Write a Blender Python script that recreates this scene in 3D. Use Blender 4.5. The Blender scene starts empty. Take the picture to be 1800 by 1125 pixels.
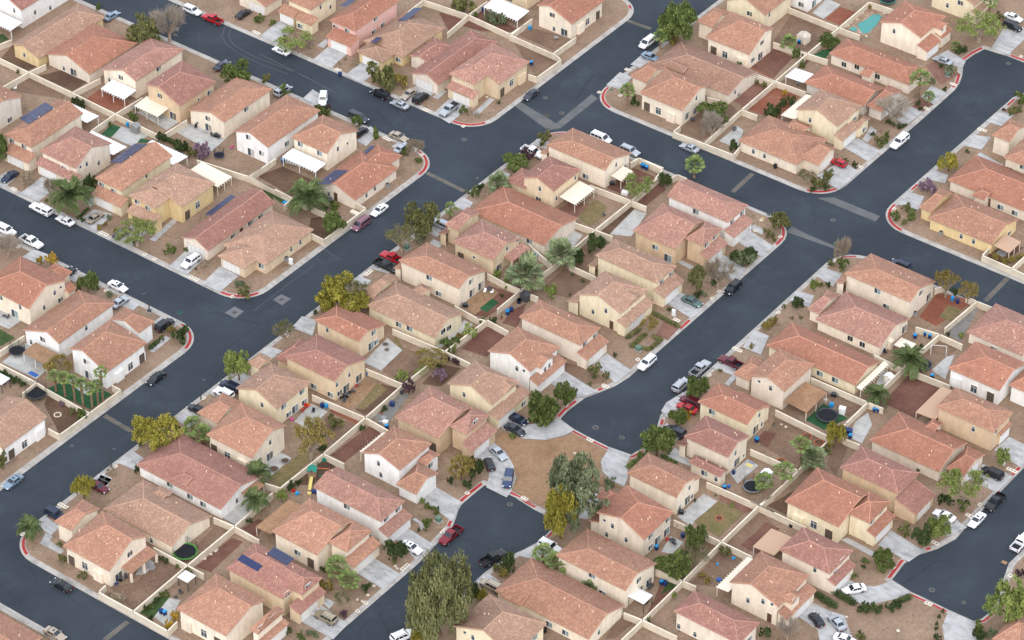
import bpy, math, random
import numpy as np
from mathutils import Vector, Matrix
from mathutils.geometry import tessellate_polygon
R = math.radians
CAMERA = [[0.799309, -0.372032, 0.471908, 317.957991], [0.600913, 0.490896, -0.630813, -425.023219], [0.003025, 0.78779, 0.615937, 415.0], [0.0, 0.0, 0.0, 1.0]]
S = bpy.context.scene
COL = S.collection
# ------------------------------------------------------------------ camera, sky, sun, exposure
cam = bpy.data.cameras.new('camera'); cam_o = bpy.data.objects.new('camera', cam); COL.objects.link(cam_o)
cam.sensor_width = 36.0; cam.lens = 36.0 * 5600 / 1800; cam.clip_start = 5; cam.clip_end = 4000
cam_o.matrix_world = Matrix(CAMERA)
S.camera = cam_o
W = bpy.data.worlds.new('World'); S.world = W; W.use_nodes = True
nt = W.node_tree; bg = nt.nodes['Background']
sky = nt.nodes.new('ShaderNodeTexSky'); sky.sky_type = 'NISHITA'; sky.sun_disc = False
SUN_EL, SUN_AZ = R(42), R(298)          # azimuth measured from +x towards +y
sky.sun_elevation = SUN_EL; sky.sun_rotation = R(90) - SUN_AZ
sky.air_density = 1.0; sky.dust_density = 1.5; sky.ozone_density = 1.0
# a high thin overcast: the clear-sky colours washed towards an even cloud white
wash = nt.nodes.new('ShaderNodeMix'); wash.data_type = 'RGBA'; wash.inputs[0].default_value = 0.75
nt.links.new(sky.outputs[0], wash.inputs[6]); wash.inputs[7].default_value = (4.6, 4.8, 5.2, 1)
nt.links.new(wash.outputs[2], bg.inputs[0]); bg.inputs[1].default_value = 0.15
sun = bpy.data.lights.new('sun', 'SUN'); sun_o = bpy.data.objects.new('sun', sun); COL.objects.link(sun_o)
sun.energy = 0.65; sun.angle = R(40); sun.color = (1.0, 0.95, 0.9)
d = Vector((math.cos(SUN_EL)*math.cos(SUN_AZ), math.cos(SUN_EL)*math.sin(SUN_AZ), math.sin(SUN_EL)))
sun_o.rotation_euler = d.to_track_quat('Z', 'Y').to_euler()
S.view_settings.view_transform = 'Standard'; S.view_settings.look = 'None'
S.view_settings.exposure = 1.25; S.view_settings.gamma = 1.0; S.view_settings.use_curve_mapping = False

# ------------------------------------------------------------------ measured places, in metres
HOUSE_PHRASES = ['the white top-left corner house', 'the gold gabled tan-roofed house', 'the orange-roofed house by the grey tree', 'the white-awning house with red brick patio', 'the house with beige slatted pergola', 'the cream house with grey furnished patio', 'the white house with small dark trampoline', 'the solar-roofed house by the navy car', 'the pink-roofed house behind the date palm', 'the solar-roofed house by the grey coupe', 'the grey gabled left-edge house', 'the house behind the top black saloon', 'the white-garaged house near the top saloon', 'the pink-walled house', 'the yellow-gold house with dark roof panels', 'the grey-garaged house by the old saloon', 'the boarded-window corner house', 'the house with scalloped white patio cover', 'the orange corner house with blue solar', 'the house above the upper white awning', 'the top house with lone blue bin', 'the yellow house by the top tree', 'the house under the big top tree', 'the brown-roofed house with dark paving', 'the upper corner house with the palm', 'the long house by the red hatchback', 'the cut-off white house at the top', 'the two-storey house beside the pool', 'the house with dark screened windows', 'the house with white side awning', 'the yellow-garaged tan-roofed far house', 'the low orange house by the round tree', 'the right-edge house above the driveways', 'the cut-off yellow top-right house', 'the gold-walled house by the thin tree', 'the house with dark solar array', 'the tan hipped corner house', 'the left-edge house with yellow bush', 'the white house with brown slatted cover', 'the white left kerb corner house', 'the low house right of the van', 'the speckled pink house by the roadside tree', 'the cream house behind the black pickup', 'the tan hipped house by the yellow-green tree', 'the house with white patio slab', 'the red-roofed house with cream pergola', 'the house at the central crossing', 'the white house by the cypress seedling', 'the deep-portal house with pink roof', 'the yellow house by the green saloon', 'the yellow house with pink driveway', 'the house behind the white wagon', 'the white house above the twin trees', 'the red-shuttered yellow house', 'the pillared-porch pink-roofed house', 'the white house with scalloped pergola', 'the house with red paved back yard', 'the low pink-roofed house', 'the low yellow house with cream awning', 'the house with brown shingle patio roof', 'the pink-roofed house by grey gravel', 'the white right-edge house', 'the house above the maroon gravel yard', 'the long orange house by the black SUV', 'the pink house by the driveway saloon', 'the orange house with driveway lettering', 'the house with smooth grey patio roof', 'the house above the round hedges', 'the plain pink-roofed bottom house', 'the bottom right corner house', 'the tan-roofed left-edge house', 'the house by the twin bushy palms', 'the house with toy-strewn patio', 'the dusty pink house with weedy yard', 'the orange house behind two red cars', 'the pink house with striped mat', 'the house with square dirt lawn', 'the bright orange house by the mustard tree', 'the house with white gazebo', 'the twin-hipped bottom house', 'the yellow house below the weeping tree', 'the bottom left corner house', 'the tan house beside the netted trampoline', 'the dusty red house with brown porch', 'the house with white sun shelter', 'the house with twin solar arrays', 'the house with brown back cover', 'the white house by the driveway bush', 'the cut-off bottom left house', 'the apricot corner house']
ISLANDS = [([(-300,50.3,0),(-47.7,50.3,7.5),(-48.2,118,7.5),(-300,118,0)],0.35,[((-55.22,49.98),(-48.14,54.19)),((-50.63,118.13),(-50.08,115.13))]),([(-300,131,0),(-48.2,131,7.5),(-48.2,300,0),(-300,300,0)],0.35,[]),([(-300,-30.6,0),(-47.7,-30.6,7.5),(-47.7,37.6,7.5),(-300,37.6,0)],0.7,[((-55.37,-30.45),(-47.71,-25.98)),((-53.98,37.59),(-48.14,29.74))]),([(-300,-300,0),(-47.7,-300,0),(-47.7,-42.6,7.5),(-300,-42.6,0)],0.8,[((-54.78,-43.52),(-48.03,-49.22))]),([(-35.7,76.4,7.5),(30.2,76.4,7.5),(30.2,118,0),(29.96,132.06,0),(29.44,135.01,0),(28.28,138.14,0),(26.54,141.66,0),(25.6,143.8,0),(25.88,147.69,0),(26.72,151.2,0),(32.51,151.9,0),(37.03,151.9,0),(70,165,0),(300,165,0),(300,300,0),(-36.2,300,0)],0.45,[((-35.82,83.89),(-30.27,76.44)),((24.53,76.29),(29.88,81.07)),((29.57,132.72),(28.18,138.87)),((25.64,144.23),(26.41,151.38)),((32.96,151.84),(37.03,151.9))]),([(42,76.4,7.5),(300,76.4,0),(300,160,0),(62,158,0),(46.5,150,0),(44.2,142.5,0),(42.3,137.5,0)],0.45,[((43.07,84.71),(48.85,76.86)),((42.76,91.35),(42.63,94.17)),((42.23,133.64),(43.25,136.77))]),([(-35.7,-116.5,7.5),(-35.7,64.6,7.5),(30.6,64.6,7.5),(30.81,2.48,0),(30.87,-0.61,0),(30.23,-4.83,0),(28.71,-8.89,0),(27.53,-11.51,0),(27.34,-14.41,0),(27.2,-17.38,0),(27.44,-19.81,0),(27.69,-20.4,0),(31.83,-21.12,0),(36.15,-21.32,0),(40.67,-21.33,0),(43.55,-21.16,0),(45.43,-20.56,0),(45.92,-18.18,0),(45.85,-15.16,0),(45.31,-11.99,0),(44.31,-9.74,0),(43.08,-7.05,0),(42.51,-4.45,0),(42.45,-0.82,0),(42.76,3.12,0),(42.61,7.22,0),(42.1,64.6,7.5),(110.4,64.6,0),(110.4,40,0),(110.21,0.86,0),(110.37,-3.18,0),(109.02,-7.78,0),(107.24,-11.04,0),(106.59,-12.51,0),(106.07,-15.3,0),(106.6,-20.61,0),(111.44,-21.33,0),(115.07,-21.23,0),(118.46,-21.3,0),(121.72,-21.19,0),(124.96,-21.08,0),(125.79,-19.67,0),(126.23,-16.46,0),(125.26,-11.93,0),(123.48,-7.41,0),(122.12,-3.04,0),(122.5,6,0),(122.5,64.6,0),(300,64.6,0),(300,-300,0),(43.2,-300,0),(43.2,-80,0),(43.15,-68.75,0),(43.12,-66.08,0),(43.36,-63.75,0),(44.15,-60.43,0),(44.56,-58.05,0),(45.26,-56.05,0),(46.01,-53.12,0),(46.06,-50.21,0),(45.83,-47.16,0),(45.35,-45.85,0),(43.87,-45.74,0),(39.99,-45.75,0),(34.9,-45.18,0),(36.58,-44.93,0),(33.03,-45.18,0),(29.45,-45.43,0),(27.66,-45.8,0),(27.53,-49.34,0),(27.53,-53.03,0),(28.09,-54.87,0),(29.35,-57.57,0),(30.19,-59.72,0),(31.4,-72,0),(31.4,-116.5,4)],0.35,[((-35.68,-111.54),(-30.55,-116.55)),((-35.85,58.93),(-33.42,63.83)),((27.7,63.08),(30.02,55.87)),((41.9,60.24),(45.99,63)),((29.94,22.65),(30.03,19.14)),((26.6,-13.93),(26.75,-20.33)),((32.04,-21.14),(40.62,-21.37)),((46,-18.3),(45.68,-20.9)),((28.68,-7.24),(28.37,-8.41)),((44.93,-9.28),(44.3,-7.94)),((27.18,-45.42),(27,-52.58)),((33.13,-44.81),(39.83,-45.53)),((46.2,-45.65),(46.21,-50.65)),((29.13,-58.02),(29.77,-60.04)),((105.73,-14.63),(105.72,-21.12)),((111.43,-21.6),(119.69,-21.68)),((126.23,-16.46),(126,-20.03)),((109.77,22.95),(109.83,19.23)),((107.97,-8.3),(107.38,-9.3))]),([(-300,-300,0),(31.4,-300,0),(31.4,-128.3,4),(-300,-128.3,0)],0.9,[])]
PATCHES = [
('driveway','concrete',[(-114,51.6),(-108.3,51.4),(-109.4,58.8),(-114.5,59.2)],2,3),
('driveway','concrete',[(-97.3,51.1),(-91.6,50.9),(-92.5,58.8),(-98,58.4)],2,3),
('driveway','concrete',[(-87.1,50.7),(-81.8,50.5),(-82.5,58.7),(-87.5,58.1)],2,3),
('driveway','concrete',[(-71.2,51.3),(-65.8,51.3),(-65.7,58.2),(-71,58.2)],2,3),
('driveway','concrete',[(-60.8,50.6),(-55.3,49.7),(-55.8,58.2),(-61.7,58.9)],2,3),
('driveway','concrete',[(-67.9,31.4),(-64.8,31.1),(-65.8,37.5),(-69.2,37.9)],2,3),
('driveway','concrete',[(-60.2,34.5),(-57.1,33.9),(-56.8,37.1),(-59.8,37.9)],2,3),
('driveway','concrete',[(-88.7,37.2),(-84,36.8),(-85,40.8),(-89.3,41.5)],2,3),
('path','concrete',[(-53.5,56.1),(-52.1,56.2),(-53,63.9),(-54.4,63.9)]),
('path','concrete',[(-100.4,56.5),(-98.5,56.5),(-99,59.3),(-100.6,60.1)]),
('path','concrete',[(-65.1,55.9),(-63.6,55.9),(-63.9,60),(-65.2,59.7)]),
('driveway','concrete',[(-36.4,94.8),(-33.5,95),(-33.7,100.6),(-36.8,101.9)],2,3),
('driveway','concrete',[(-35.9,84.3),(-32.1,84.7),(-32.9,90.7),(-36.5,90.7)],2,3),
('driveway','concrete',[(-34.9,54.5),(-31.2,55),(-31.9,57.9),(-35.7,56.9)],2,3),
('driveway','concrete',[(18.8,140),(26.8,140.8),(25.9,143.8),(20.1,145.5)],2,3),
('driveway','concrete',[(25.3,124.5),(29.3,123.6),(29.2,129.7),(24.8,130)],2,3),
('driveway','concrete',[(23.2,113.5),(28.7,112.4),(28.9,119.5),(23.2,119.8)],2,3),
('driveway','concrete',[(21.7,96.3),(29.2,94.9),(29.6,100.2),(22.4,101.3)],2,3),
('driveway','concrete',[(27.8,152.6),(32.6,152.1),(32.1,164.2),(24.9,165.8)],2,3),
('driveway','concrete',[(42.3,124.9),(46.2,125.4),(46.3,131.2),(43,130.5)],2,3),
('driveway','concrete',[(42.7,113.3),(47.4,114.4),(46.6,120.1),(42.9,118.4)],2,3),
('path','concrete',[(23.7,101.4),(25.2,101.4),(24.5,106.6),(22.3,107.3)]),
('path','concrete',[(47.6,111.4),(54.6,110.8),(54.4,112.1),(47.6,113.4)]),
('driveway','concrete',[(23,83.1),(30,81.4),(29.9,90.2),(24.4,91.6)],2,3),
('driveway','concrete',[(42.5,96.7),(47.6,98.1),(46.5,101.2),(42.8,101.1)],2,3),
('driveway','concrete',[(43.4,84.8),(48,85.7),(46.5,91),(42.2,90.2)],2,3),
('driveway','concrete',[(43.1,51.7),(48,50.6),(47.2,55.8),(42.8,55.2)],2,3),
('driveway','concrete',[(43.3,40.8),(47.9,41.5),(46.5,45.6),(42.5,44.8)],2,3),
('driveway','concrete',[(-114.6,-29.9),(-109.1,-29.6),(-110,-21.5),(-115.1,-22)],2,3),
('driveway','concrete',[(-97.2,-30.1),(-91.6,-29.9),(-92.7,-23.1),(-97.4,-24.2)],2,3),
('driveway','concrete',[(-87,-30.4),(-81.5,-29.8),(-82.1,-22.2),(-86.7,-22.8)],2,3),
('driveway','concrete',[(-70.2,-30),(-65.1,-29.7),(-65.9,-23.1),(-71.1,-23.2)],2,3),
('driveway','concrete',[(-60.4,-30.2),(-55.4,-30.2),(-55.9,-23.4),(-61.5,-23.2)],2,3),
('driveway','concrete',[(-122.9,-30.5),(-118.9,-30),(-119.5,-25.7),(-122.8,-25.7)],2,3),
('driveway','concrete',[(-97.8,-46.6),(-92.9,-46.3),(-93.2,-42.4),(-97.7,-43)],2,3),
('driveway','concrete',[(-87,-46.2),(-82.3,-46.2),(-84.4,-42.6),(-87.5,-42.9)],2,3),
('driveway','concrete',[(-71.5,-46.2),(-65.9,-46.4),(-66.2,-43.5),(-70.4,-43.4)],2,3),
('driveway','concrete',[(-59.9,-46.6),(-54.9,-46.4),(-55,-43.5),(-59.8,-43.9)],2,3),
('path','concrete',[(-80.1,-25.2),(-78.7,-24.9),(-79.8,-16.2),(-81.2,-16.3)]),
('path','concrete',[(-53.2,-48.4),(-54.7,-48.4),(-53.9,-54.3),(-52.9,-54)]),
('path','concrete',[(-101,-23.7),(-98.7,-23.8),(-99,-21.1),(-100.8,-21)]),
('driveway','concrete',[(-35.4,24.6),(-31.1,25),(-32.2,28.5),(-35.3,28.7)],2,3),
('driveway','concrete',[(-33.1,13.6),(-30.6,13.4),(-31.2,18.2),(-35,18.5)],2,3),
('driveway','concrete',[(-35,-4.1),(-30,-3.3),(-31,0.3),(-35.4,0.8)],2,3),
('driveway','concrete',[(-35.2,-9.3),(-31.7,-11.1),(-32.2,-7.4),(-35.3,-7.7)],2,3),
('driveway','concrete',[(-34.6,39.8),(-31.5,39.9),(-32.1,42.1),(-35.3,42.2)],2,3),
('path','concrete',[(-30.6,10.6),(-27.8,10.3),(-28.2,12.4),(-30.9,12.4)]),
('driveway','concrete',[(-35.3,-30.2),(-30,-29.8),(-32.7,-25.1),(-36.1,-26)],2,3),
('driveway','concrete',[(-35.2,-42.9),(-31.9,-42.8),(-31.7,-37.5),(-35,-37.8)],2,3),
('driveway','concrete',[(-34.1,-52.2),(-30,-52.2),(-30,-47.9),(-34.1,-47.9)],2,3),
('driveway','concrete',[(-34.7,-57.3),(-30.7,-57.1),(-30.7,-53.3),(-34.8,-53.4)],2,3),
('driveway','concrete',[(-34.9,-67.8),(-30.5,-67.8),(-30.9,-63.9),(-34.7,-63.8)],2,3),
('driveway','concrete',[(-35,-84.8),(-30.2,-84.4),(-31.1,-80.7),(-35.5,-80.2)],2,3),
('driveway','concrete',[(-35.1,-92.7),(-31.7,-92.5),(-32.3,-89.2),(-35.5,-89.6)],2,3),
('driveway','concrete',[(22.7,51.7),(30,50.3),(29.9,55.1),(22.9,56.8)],2,3),
('driveway','concrete',[(23.6,38.6),(30.1,39.5),(29.8,44.9),(22.8,45.9)],2,3),
('driveway','concrete',[(22.5,24.4),(30.2,23.1),(30.2,27.9),(22.7,29.5)],2,3),
('path','concrete',[(22,57.5),(25.6,57.1),(25,59),(22,59.3)]),
('path','concrete',[(16.5,37.7),(21.7,37.2),(21.6,38.5),(16.8,38.9)]),
('driveway','pink_slab',[(27.2,14.2),(30.3,14),(29.9,19.1),(25.8,19.6)]),
('driveway','concrete',[(22.2,-1.7),(29.9,-4.2),(30.2,1.2),(22.7,2.7)],2,3),
('driveway','concrete',[(18.9,-12.4),(26.6,-12.6),(28.6,-8.7),(19,-7.3)],2,3),
('driveway','concrete',[(44.1,21.6),(48.6,21.7),(46.5,28.1),(42.9,28)],2,3),
('driveway','concrete',[(42.7,11.9),(48.7,12.7),(47.5,17.1),(43.2,16.1)],2,3),
('driveway','concrete',[(45.2,-10.8),(45.6,-8.4),(50.3,-9),(50.3,-13.5)],2,3),
('path','concrete',[(47.9,9.2),(49,9.1),(48.7,13.5),(47.5,13.7)]),
('path','concrete',[(51.6,-17.2),(57,-16.6),(56.6,-15.2),(51.3,-13.6)]),
('driveway','concrete',[(42.5,-5.9),(41.8,-3.1),(42.6,1.9),(44.6,1.2),(44.7,-3.6),(44.8,-6.9)]),
('driveway','concrete',[(22.8,-26.5),(25.7,-23.1),(27.7,-20.4),(32,-21.4),(31.3,-24.1),(29.2,-27.4),(25.4,-29.9),(20.5,-30.1),(15.8,-27.9),(18.7,-25.7)]),
('driveway','concrete',[(40.8,-21.5),(45.5,-20.8),(46.5,-23.7),(48.9,-26.6),(50.1,-29.6),(47.4,-29.7),(44,-28.5),(41.8,-26.1)]),
('driveway','concrete',[(20.4,-40.3),(21,-34.3),(25.4,-35.6),(28.7,-37.7),(31.6,-40.7),(33.1,-44.2),(33.5,-46.3),(28.4,-46.3),(26.8,-43.2),(24,-40.1)]),
('driveway','concrete',[(20.1,-56.9),(29.4,-58.3),(27.1,-52.7),(19.6,-52.1)],2,3),
('driveway','concrete',[(23.4,-69.1),(30.6,-71.4),(30.7,-65.9),(23.8,-65.1)],2,3),
('driveway','concrete',[(23.6,-81.1),(30.8,-81.7),(30.6,-76.3),(24,-75.8)],2,3),
('driveway','concrete',[(24,-97.9),(31.8,-98.1),(31.4,-93.1),(24.1,-92.1)],2,3),
('driveway','concrete',[(43.2,-68.9),(47.6,-69.4),(47.1,-66.5),(43.9,-65.9)],2,3),
('path','concrete',[(22.6,-62.6),(24.3,-62.7),(25.9,-64),(26.9,-62.7),(22.9,-61.8)]),
('path','concrete',[(23.4,-90.2),(25.6,-89.9),(25.9,-92.1),(24,-91.6)]),
('driveway','concrete',[(44.8,-58.6),(49.1,-57.5),(51.2,-52),(46.6,-52.5)],2,3),
('path','concrete',[(42.2,-40.4),(50,-38.5),(50.1,-41.7),(45.1,-43.9)]),
('driveway','concrete',[(103.3,-1.5),(108.7,-3.8),(110.5,0.9),(104.1,2.8)],2,3),
('driveway','concrete',[(99.3,-13.9),(106.6,-14.5),(107.4,-10),(98.9,-8.7)],2,3),
('driveway','concrete',[(100.1,-28.8),(99.9,-25.7),(102.6,-25.8),(105.1,-24.3),(106.9,-21),(111.2,-21.6),(110.8,-24.1),(109,-27.2),(106.4,-29.6),(104.1,-30.3)]),
('driveway','concrete',[(97.8,-40.2),(97.8,-35.3),(101.9,-35.3),(104.8,-34.7),(109.6,-39.6),(104.7,-43.3),(102.8,-41.1)]),
('driveway','concrete',[(119.8,-21.8),(125,-21.3),(126.6,-23.1),(129.1,-26.4),(124.1,-30.2),(120.9,-25.9)]),
('path','concrete',[(92.7,-17),(100.9,-17.4),(101,-16.2),(93.5,-15.6)]),
('driveway','concrete',[(102.4,13.7),(109.9,13.4),(110.1,19.9),(103.3,19.3)],2,3),
('driveway','concrete',[(102.8,24.5),(110,22.9),(109,29.5),(103.2,29.9)],2,3),
('driveway','concrete',[(-35.3,-108.3),(-30.5,-108.7),(-30.7,-105.7),(-35.2,-105.2)],2,3),
('driveway','concrete',[(-33.9,-93),(-30.9,-92.9),(-32.5,-89),(-35.2,-89)],2,3),
('path','concrete',[(-30.5,-111.7),(-25.2,-111.5),(-25.4,-110.3),(-29.6,-109.9),(-30.1,-108.6),(-31.8,-108.8)]),
('paving','red_paver',[(-128.7,5.7),(-118.2,7.2),(-118.5,11.4),(-128.7,11.6)]),
('patio','patio',[(-115.5,9.8),(-105.2,8.5),(-105,13.9),(-113.6,13.2)]),
('patio','patio',[(-103,9.2),(-91.4,8.2),(-92.3,15.1),(-103.1,13.4)]),
('patio','patio',[(-87.3,14.3),(-77.1,11.6),(-77.5,15),(-87,16.1)]),
('lawn','turf',[(-116.1,-1.8),(-113.5,-1.6),(-113.8,3),(-116.8,2.8)]),
('patio','patio',[(-113.3,-1.2),(-107.2,-1.1),(-107,4.7),(-114.4,3.3)]),
('lawn','turf',[(-107.2,0.8),(-105,2.1),(-105.6,3.1),(-107.7,2.5)]),
('gravel_bed','brown_gravel',[(-146.1,-1.6),(-132.5,3.6),(-134.7,6.2),(-146.3,6.2)]),
('gravel_bed','dark_soil',[(-143.9,7.2),(-133.3,7.3),(-133.2,15.4),(-141.1,12.5)]),
('gravel_bed','dark_soil',[(-156.2,6.8),(-147.8,6.7),(-147,10.5),(-158.2,13.4)]),
('lawn','grass',[(-161.2,10.4),(-160.6,14.3),(-163.2,15),(-164.2,13.5)]),
('gravel_bed','red_gravel',[(-85.9,85.1),(-78.8,80),(-79.8,86.4),(-85.7,85.7)]),
('gravel_bed','red_gravel',[(-78.1,84.2),(-73.2,85),(-64.7,90.7),(-72.8,91.7),(-78.6,93.2)]),
('patio','patio',[(-75.9,14.7),(-68.9,16.4),(-67.9,21.6),(-75.7,20.9)]),
('gravel_bed','brown_gravel',[(-65,89.2),(-54.3,88.7),(-54.2,95.3),(-63.4,93.7)]),
('gravel_bed','brown_gravel',[(-66.3,87.3),(-51.3,77.5),(-50.8,86),(-52,86.7)]),
('paving','red_paver',[(-13.2,110.5),(-6.4,110),(-6.9,115.2),(-12.9,120.5)]),
('paving','pink_slab',[(-9.1,96.8),(-3.7,96.2),(-3.4,105.9),(-11.4,107.8)]),
('paving','red_paver',[(-3.8,95.7),(1.2,96.4),(0.4,104),(-4.4,107.5)]),
('patio','patio',[(-2.1,81.3),(2.9,81.3),(0,88.2),(-2.1,88.8)]),
('gravel_bed','brown_gravel',[(-12.2,78.9),(-5.1,79),(-5.6,94),(-11.2,96.8),(-13.9,90)]),
('gravel_bed','red_gravel',[(-13.1,111.3),(-6.3,110.4),(-7.5,120.4),(-13.2,121.5)]),
('paving','red_paver',[(-4.5,98),(4,96.6),(2.8,107.4),(-4.2,108.5)]),
('paving','red_paver',[(-10.6,139.3),(-6.3,139.2),(-6.3,146.4),(-10.5,146.2)]),
('patio','patio',[(-14.4,139.8),(-10.8,139.2),(-11,147.1),(-15.2,147.4)]),
('gravel_bed','brown_gravel',[(-15.1,123.8),(-6,124.9),(-6.5,136.9),(-18.2,136.5)]),
('paving','flagstone',[(-4.6,138.8),(1.9,138.7),(-0.5,150.8),(-5.7,150.3)]),
('lawn','turf',[(-4.3,124.1),(-1.2,124.8),(-1.9,129.6),(-3.7,127.4)]),
('gravel_bed','dark_soil',[(-4.4,117.9),(-3.1,118.1),(-3.7,121.7),(-4.6,121.5)]),
('paving','pink_slab',[(24.7,120.1),(28.2,118.9),(29.3,123.6),(25.6,124.7)]),
('paving','pink_slab',[(19.2,136.6),(26.3,131.6),(27.7,138.3),(20.7,140.3)]),
('gravel_bed','red_gravel',[(67.9,78.7),(72.9,79.8),(73.6,87.8),(70.4,86.8)]),
('gravel_bed','dark_soil',[(-77,7.3),(-65.8,5.9),(-64.8,13.6),(-74.7,13.5)]),
('lawn','grass',[(-72.9,4.1),(-66,2.5),(-65.4,4),(-71.9,4.2)]),
('gravel_bed','dark_soil',[(-54.3,-2.1),(-49.8,-1.9),(-48.9,4.8),(-55.1,5),(-57,2.1)]),
('lawn','grass',[(-59.8,6.5),(-56.2,6.4),(-56.4,7.7),(-59.3,7.5)]),
('gravel_bed','sand_gravel',[(-11.9,-2.7),(-6.8,-3.5),(-7.8,5.8),(-10.6,5.7)]),
('gravel_bed','red_gravel',[(-11.5,6.3),(-7.9,7),(-4,7.2),(-4.7,-2.5),(-7.1,-3.7),(-7.8,5.8)]),
('lawn','turf',[(-7.8,-1.2),(-5.7,-1.3),(-5.7,3),(-7.7,3.3)]),
('lawn','grass',[(-72.5,4.1),(-68.9,3.2),(-67.4,1.4),(-70.7,1.8)]),
('dry_lawn','dry_grass',[(-11.8,39.3),(-9.3,37.6),(-6.4,37),(-5.9,41.6),(-7.7,45.2),(-10.7,45.9),(-11.8,42.9)]),
('patio','patio',[(-1.1,37.1),(3.1,39.3),(0.9,48.2),(-2.7,48)]),
('gravel_bed','dark_soil',[(-3.6,37),(-1.2,37),(-2.2,48),(-3.5,48.5)]),
('gravel_bed','red_gravel',[(-11.8,50.9),(-6.8,51),(-5.5,60.8),(-11.3,60.8)]),
('patio','patio',[(-9.7,28.9),(-4.6,27.9),(-5.6,33.4),(-10.9,33.6)]),
('gravel_bed','brown_gravel',[(-1.9,23),(1.7,23.1),(4.1,24.2),(-2.5,32.2),(-4.7,28.5)]),
('gravel_bed','brown_gravel',[(-1.4,11.9),(5.9,13.4),(5.2,21.6),(-1.7,21.1)]),
('paving','pink_slab',[(-15.6,37.2),(-10.6,36.6),(-11,43.5),(-15,42.6)]),
('gravel_bed','red_gravel',[(-3,50.2),(-0.9,50.8),(-0.9,58.4),(-3.6,60)]),
('gravel_bed','red_gravel',[(-0.9,-2.2),(2.6,-1.6),(-0.9,6.3),(-1.9,2.2)]),
('patio','patio',[(-10.6,17.1),(-8.1,17),(-8.4,20.2),(-11.3,20.8)]),
('patio','patio',[(-15.9,-30.3),(-11.3,-30.2),(-11.9,-22.2),(-17,-20.9)]),
('gravel_bed','brown_gravel',[(-10.9,-30.2),(-5.2,-30.3),(-4.6,-19.9),(-12.6,-21.5)]),
('dry_lawn','dry_grass',[(-14.7,-22.4),(-12.1,-21.7),(-16.2,-19)]),
('dry_lawn','dry_grass',[(-6.7,-23.9),(-4.6,-19.9),(-5.5,-17.7),(-8.5,-19.6)]),
('gravel_bed','sand_gravel',[(-11,-44),(-8.3,-44),(-8.6,-34.1),(-11.7,-34.6)]),
('gravel_bed','dark_soil',[(-7.6,-43.2),(-4.7,-43.4),(-4.7,-32.4),(-8.6,-33.5)]),
('dry_lawn','dry_grass',[(-7.7,-42.6),(-6.1,-42.1),(-6.4,-34.3),(-9.4,-33.5)]),
('patio','patio',[(-15,-53.6),(-11.2,-53.8),(-11.6,-47.1),(-16,-47.1)]),
('paving','red_paver',[(-11.5,-46.8),(-4.3,-46.8),(-4.4,-45.6),(-11.4,-45.8)]),
('gravel_bed','brown_gravel',[(-9.4,-58.4),(-4.5,-57.6),(-4.3,-46.8),(-10.8,-48.1)]),
('dry_lawn','dry_grass',[(-7.8,-70.6),(-4.2,-71.1),(-4.7,-58.4),(-7.5,-59.3)]),
('patio','patio',[(-12.1,-69.8),(-7.8,-70.6),(-8.1,-62.7),(-11.1,-62.6)]),
('gravel_bed','red_gravel',[(-2.4,-57.2),(1.2,-57.4),(1.4,-46),(-1.9,-45.3)]),
('gravel_bed','red_gravel',[(-2.5,-14.4),(3.4,-13.2),(2.1,-5.2),(-2.8,-5)]),
('gravel_bed','dark_soil',[(-1.9,-28.4),(1.9,-26.8),(1.5,-19.6),(-2.6,-20.9)]),
('patio','patio',[(-7.1,-17.2),(-6,-17.1),(-5.5,-6.3),(-7.9,-6.3)]),
('gravel_bed','grey_gravel',[(-3.6,-43.2),(0.6,-43),(-1.8,-32.6),(-4.6,-33.6)]),
('gravel_bed','dark_soil',[(-3.8,-69.3),(0.3,-66.8),(0.7,-59.6),(-3.6,-58.7)]),
('paving','red_paver',[(68.2,52.8),(72.7,52.2),(74.8,65),(67,62.4)]),
('dry_lawn','dry_grass',[(71.6,55.3),(74.4,55.5),(74.1,60.5),(71,60.1)]),
('gravel_bed','grey_gravel',[(75.2,53.5),(78.5,55),(76.9,62.6),(75.1,64.5)]),
('gravel_bed','brown_gravel',[(74.4,42),(80.3,40.1),(80.2,48.9),(75.9,48.2)]),
('gravel_bed','grey_gravel',[(74.9,51),(79.4,50.9),(78.3,55.8),(75.2,59.3)]),
('patio','patio',[(79.6,38.9),(83.4,38),(80.8,46.1),(79.8,44.7)]),
('gravel_bed','red_gravel',[(77.2,23.7),(85.6,23.5),(85.9,36.8),(76.6,34.1)]),
('patio','patio',[(77.2,10.2),(80.6,10.1),(79.1,16.4),(76.4,19.2),(75.9,15.2)]),
('gravel_bed','brown_gravel',[(64.4,-2.5),(73.3,-3.4),(74.6,7),(62.4,6.2)]),
('lawn','turf',[(67.5,9.5),(72.2,9.1),(74.2,15.1),(67.6,16.2)]),
('gravel_bed','brown_gravel',[(66,18.7),(73.9,15.5),(75.1,20.6),(68,20.2)]),
('gravel_bed','brown_gravel',[(78.4,0.5),(81.8,-1.6),(79,7.4),(75.8,7.9)]),
('patio','patio',[(73.2,26),(75.2,26.3),(74.1,32.3),(71.5,32.8)]),
('gravel_bed','brown_gravel',[(17.5,-5),(18.8,-7.2),(25.2,-8.2),(28.2,-5),(22.9,-3.4)]),
('patio','patio',[(64.5,-13.6),(67.5,-15.3),(67.8,-8.2),(65,-7.9)]),
('gravel_bed','red_gravel',[(62.9,-1.9),(66.1,-2.4),(65.2,2.3),(62.8,1.6)]),
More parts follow.
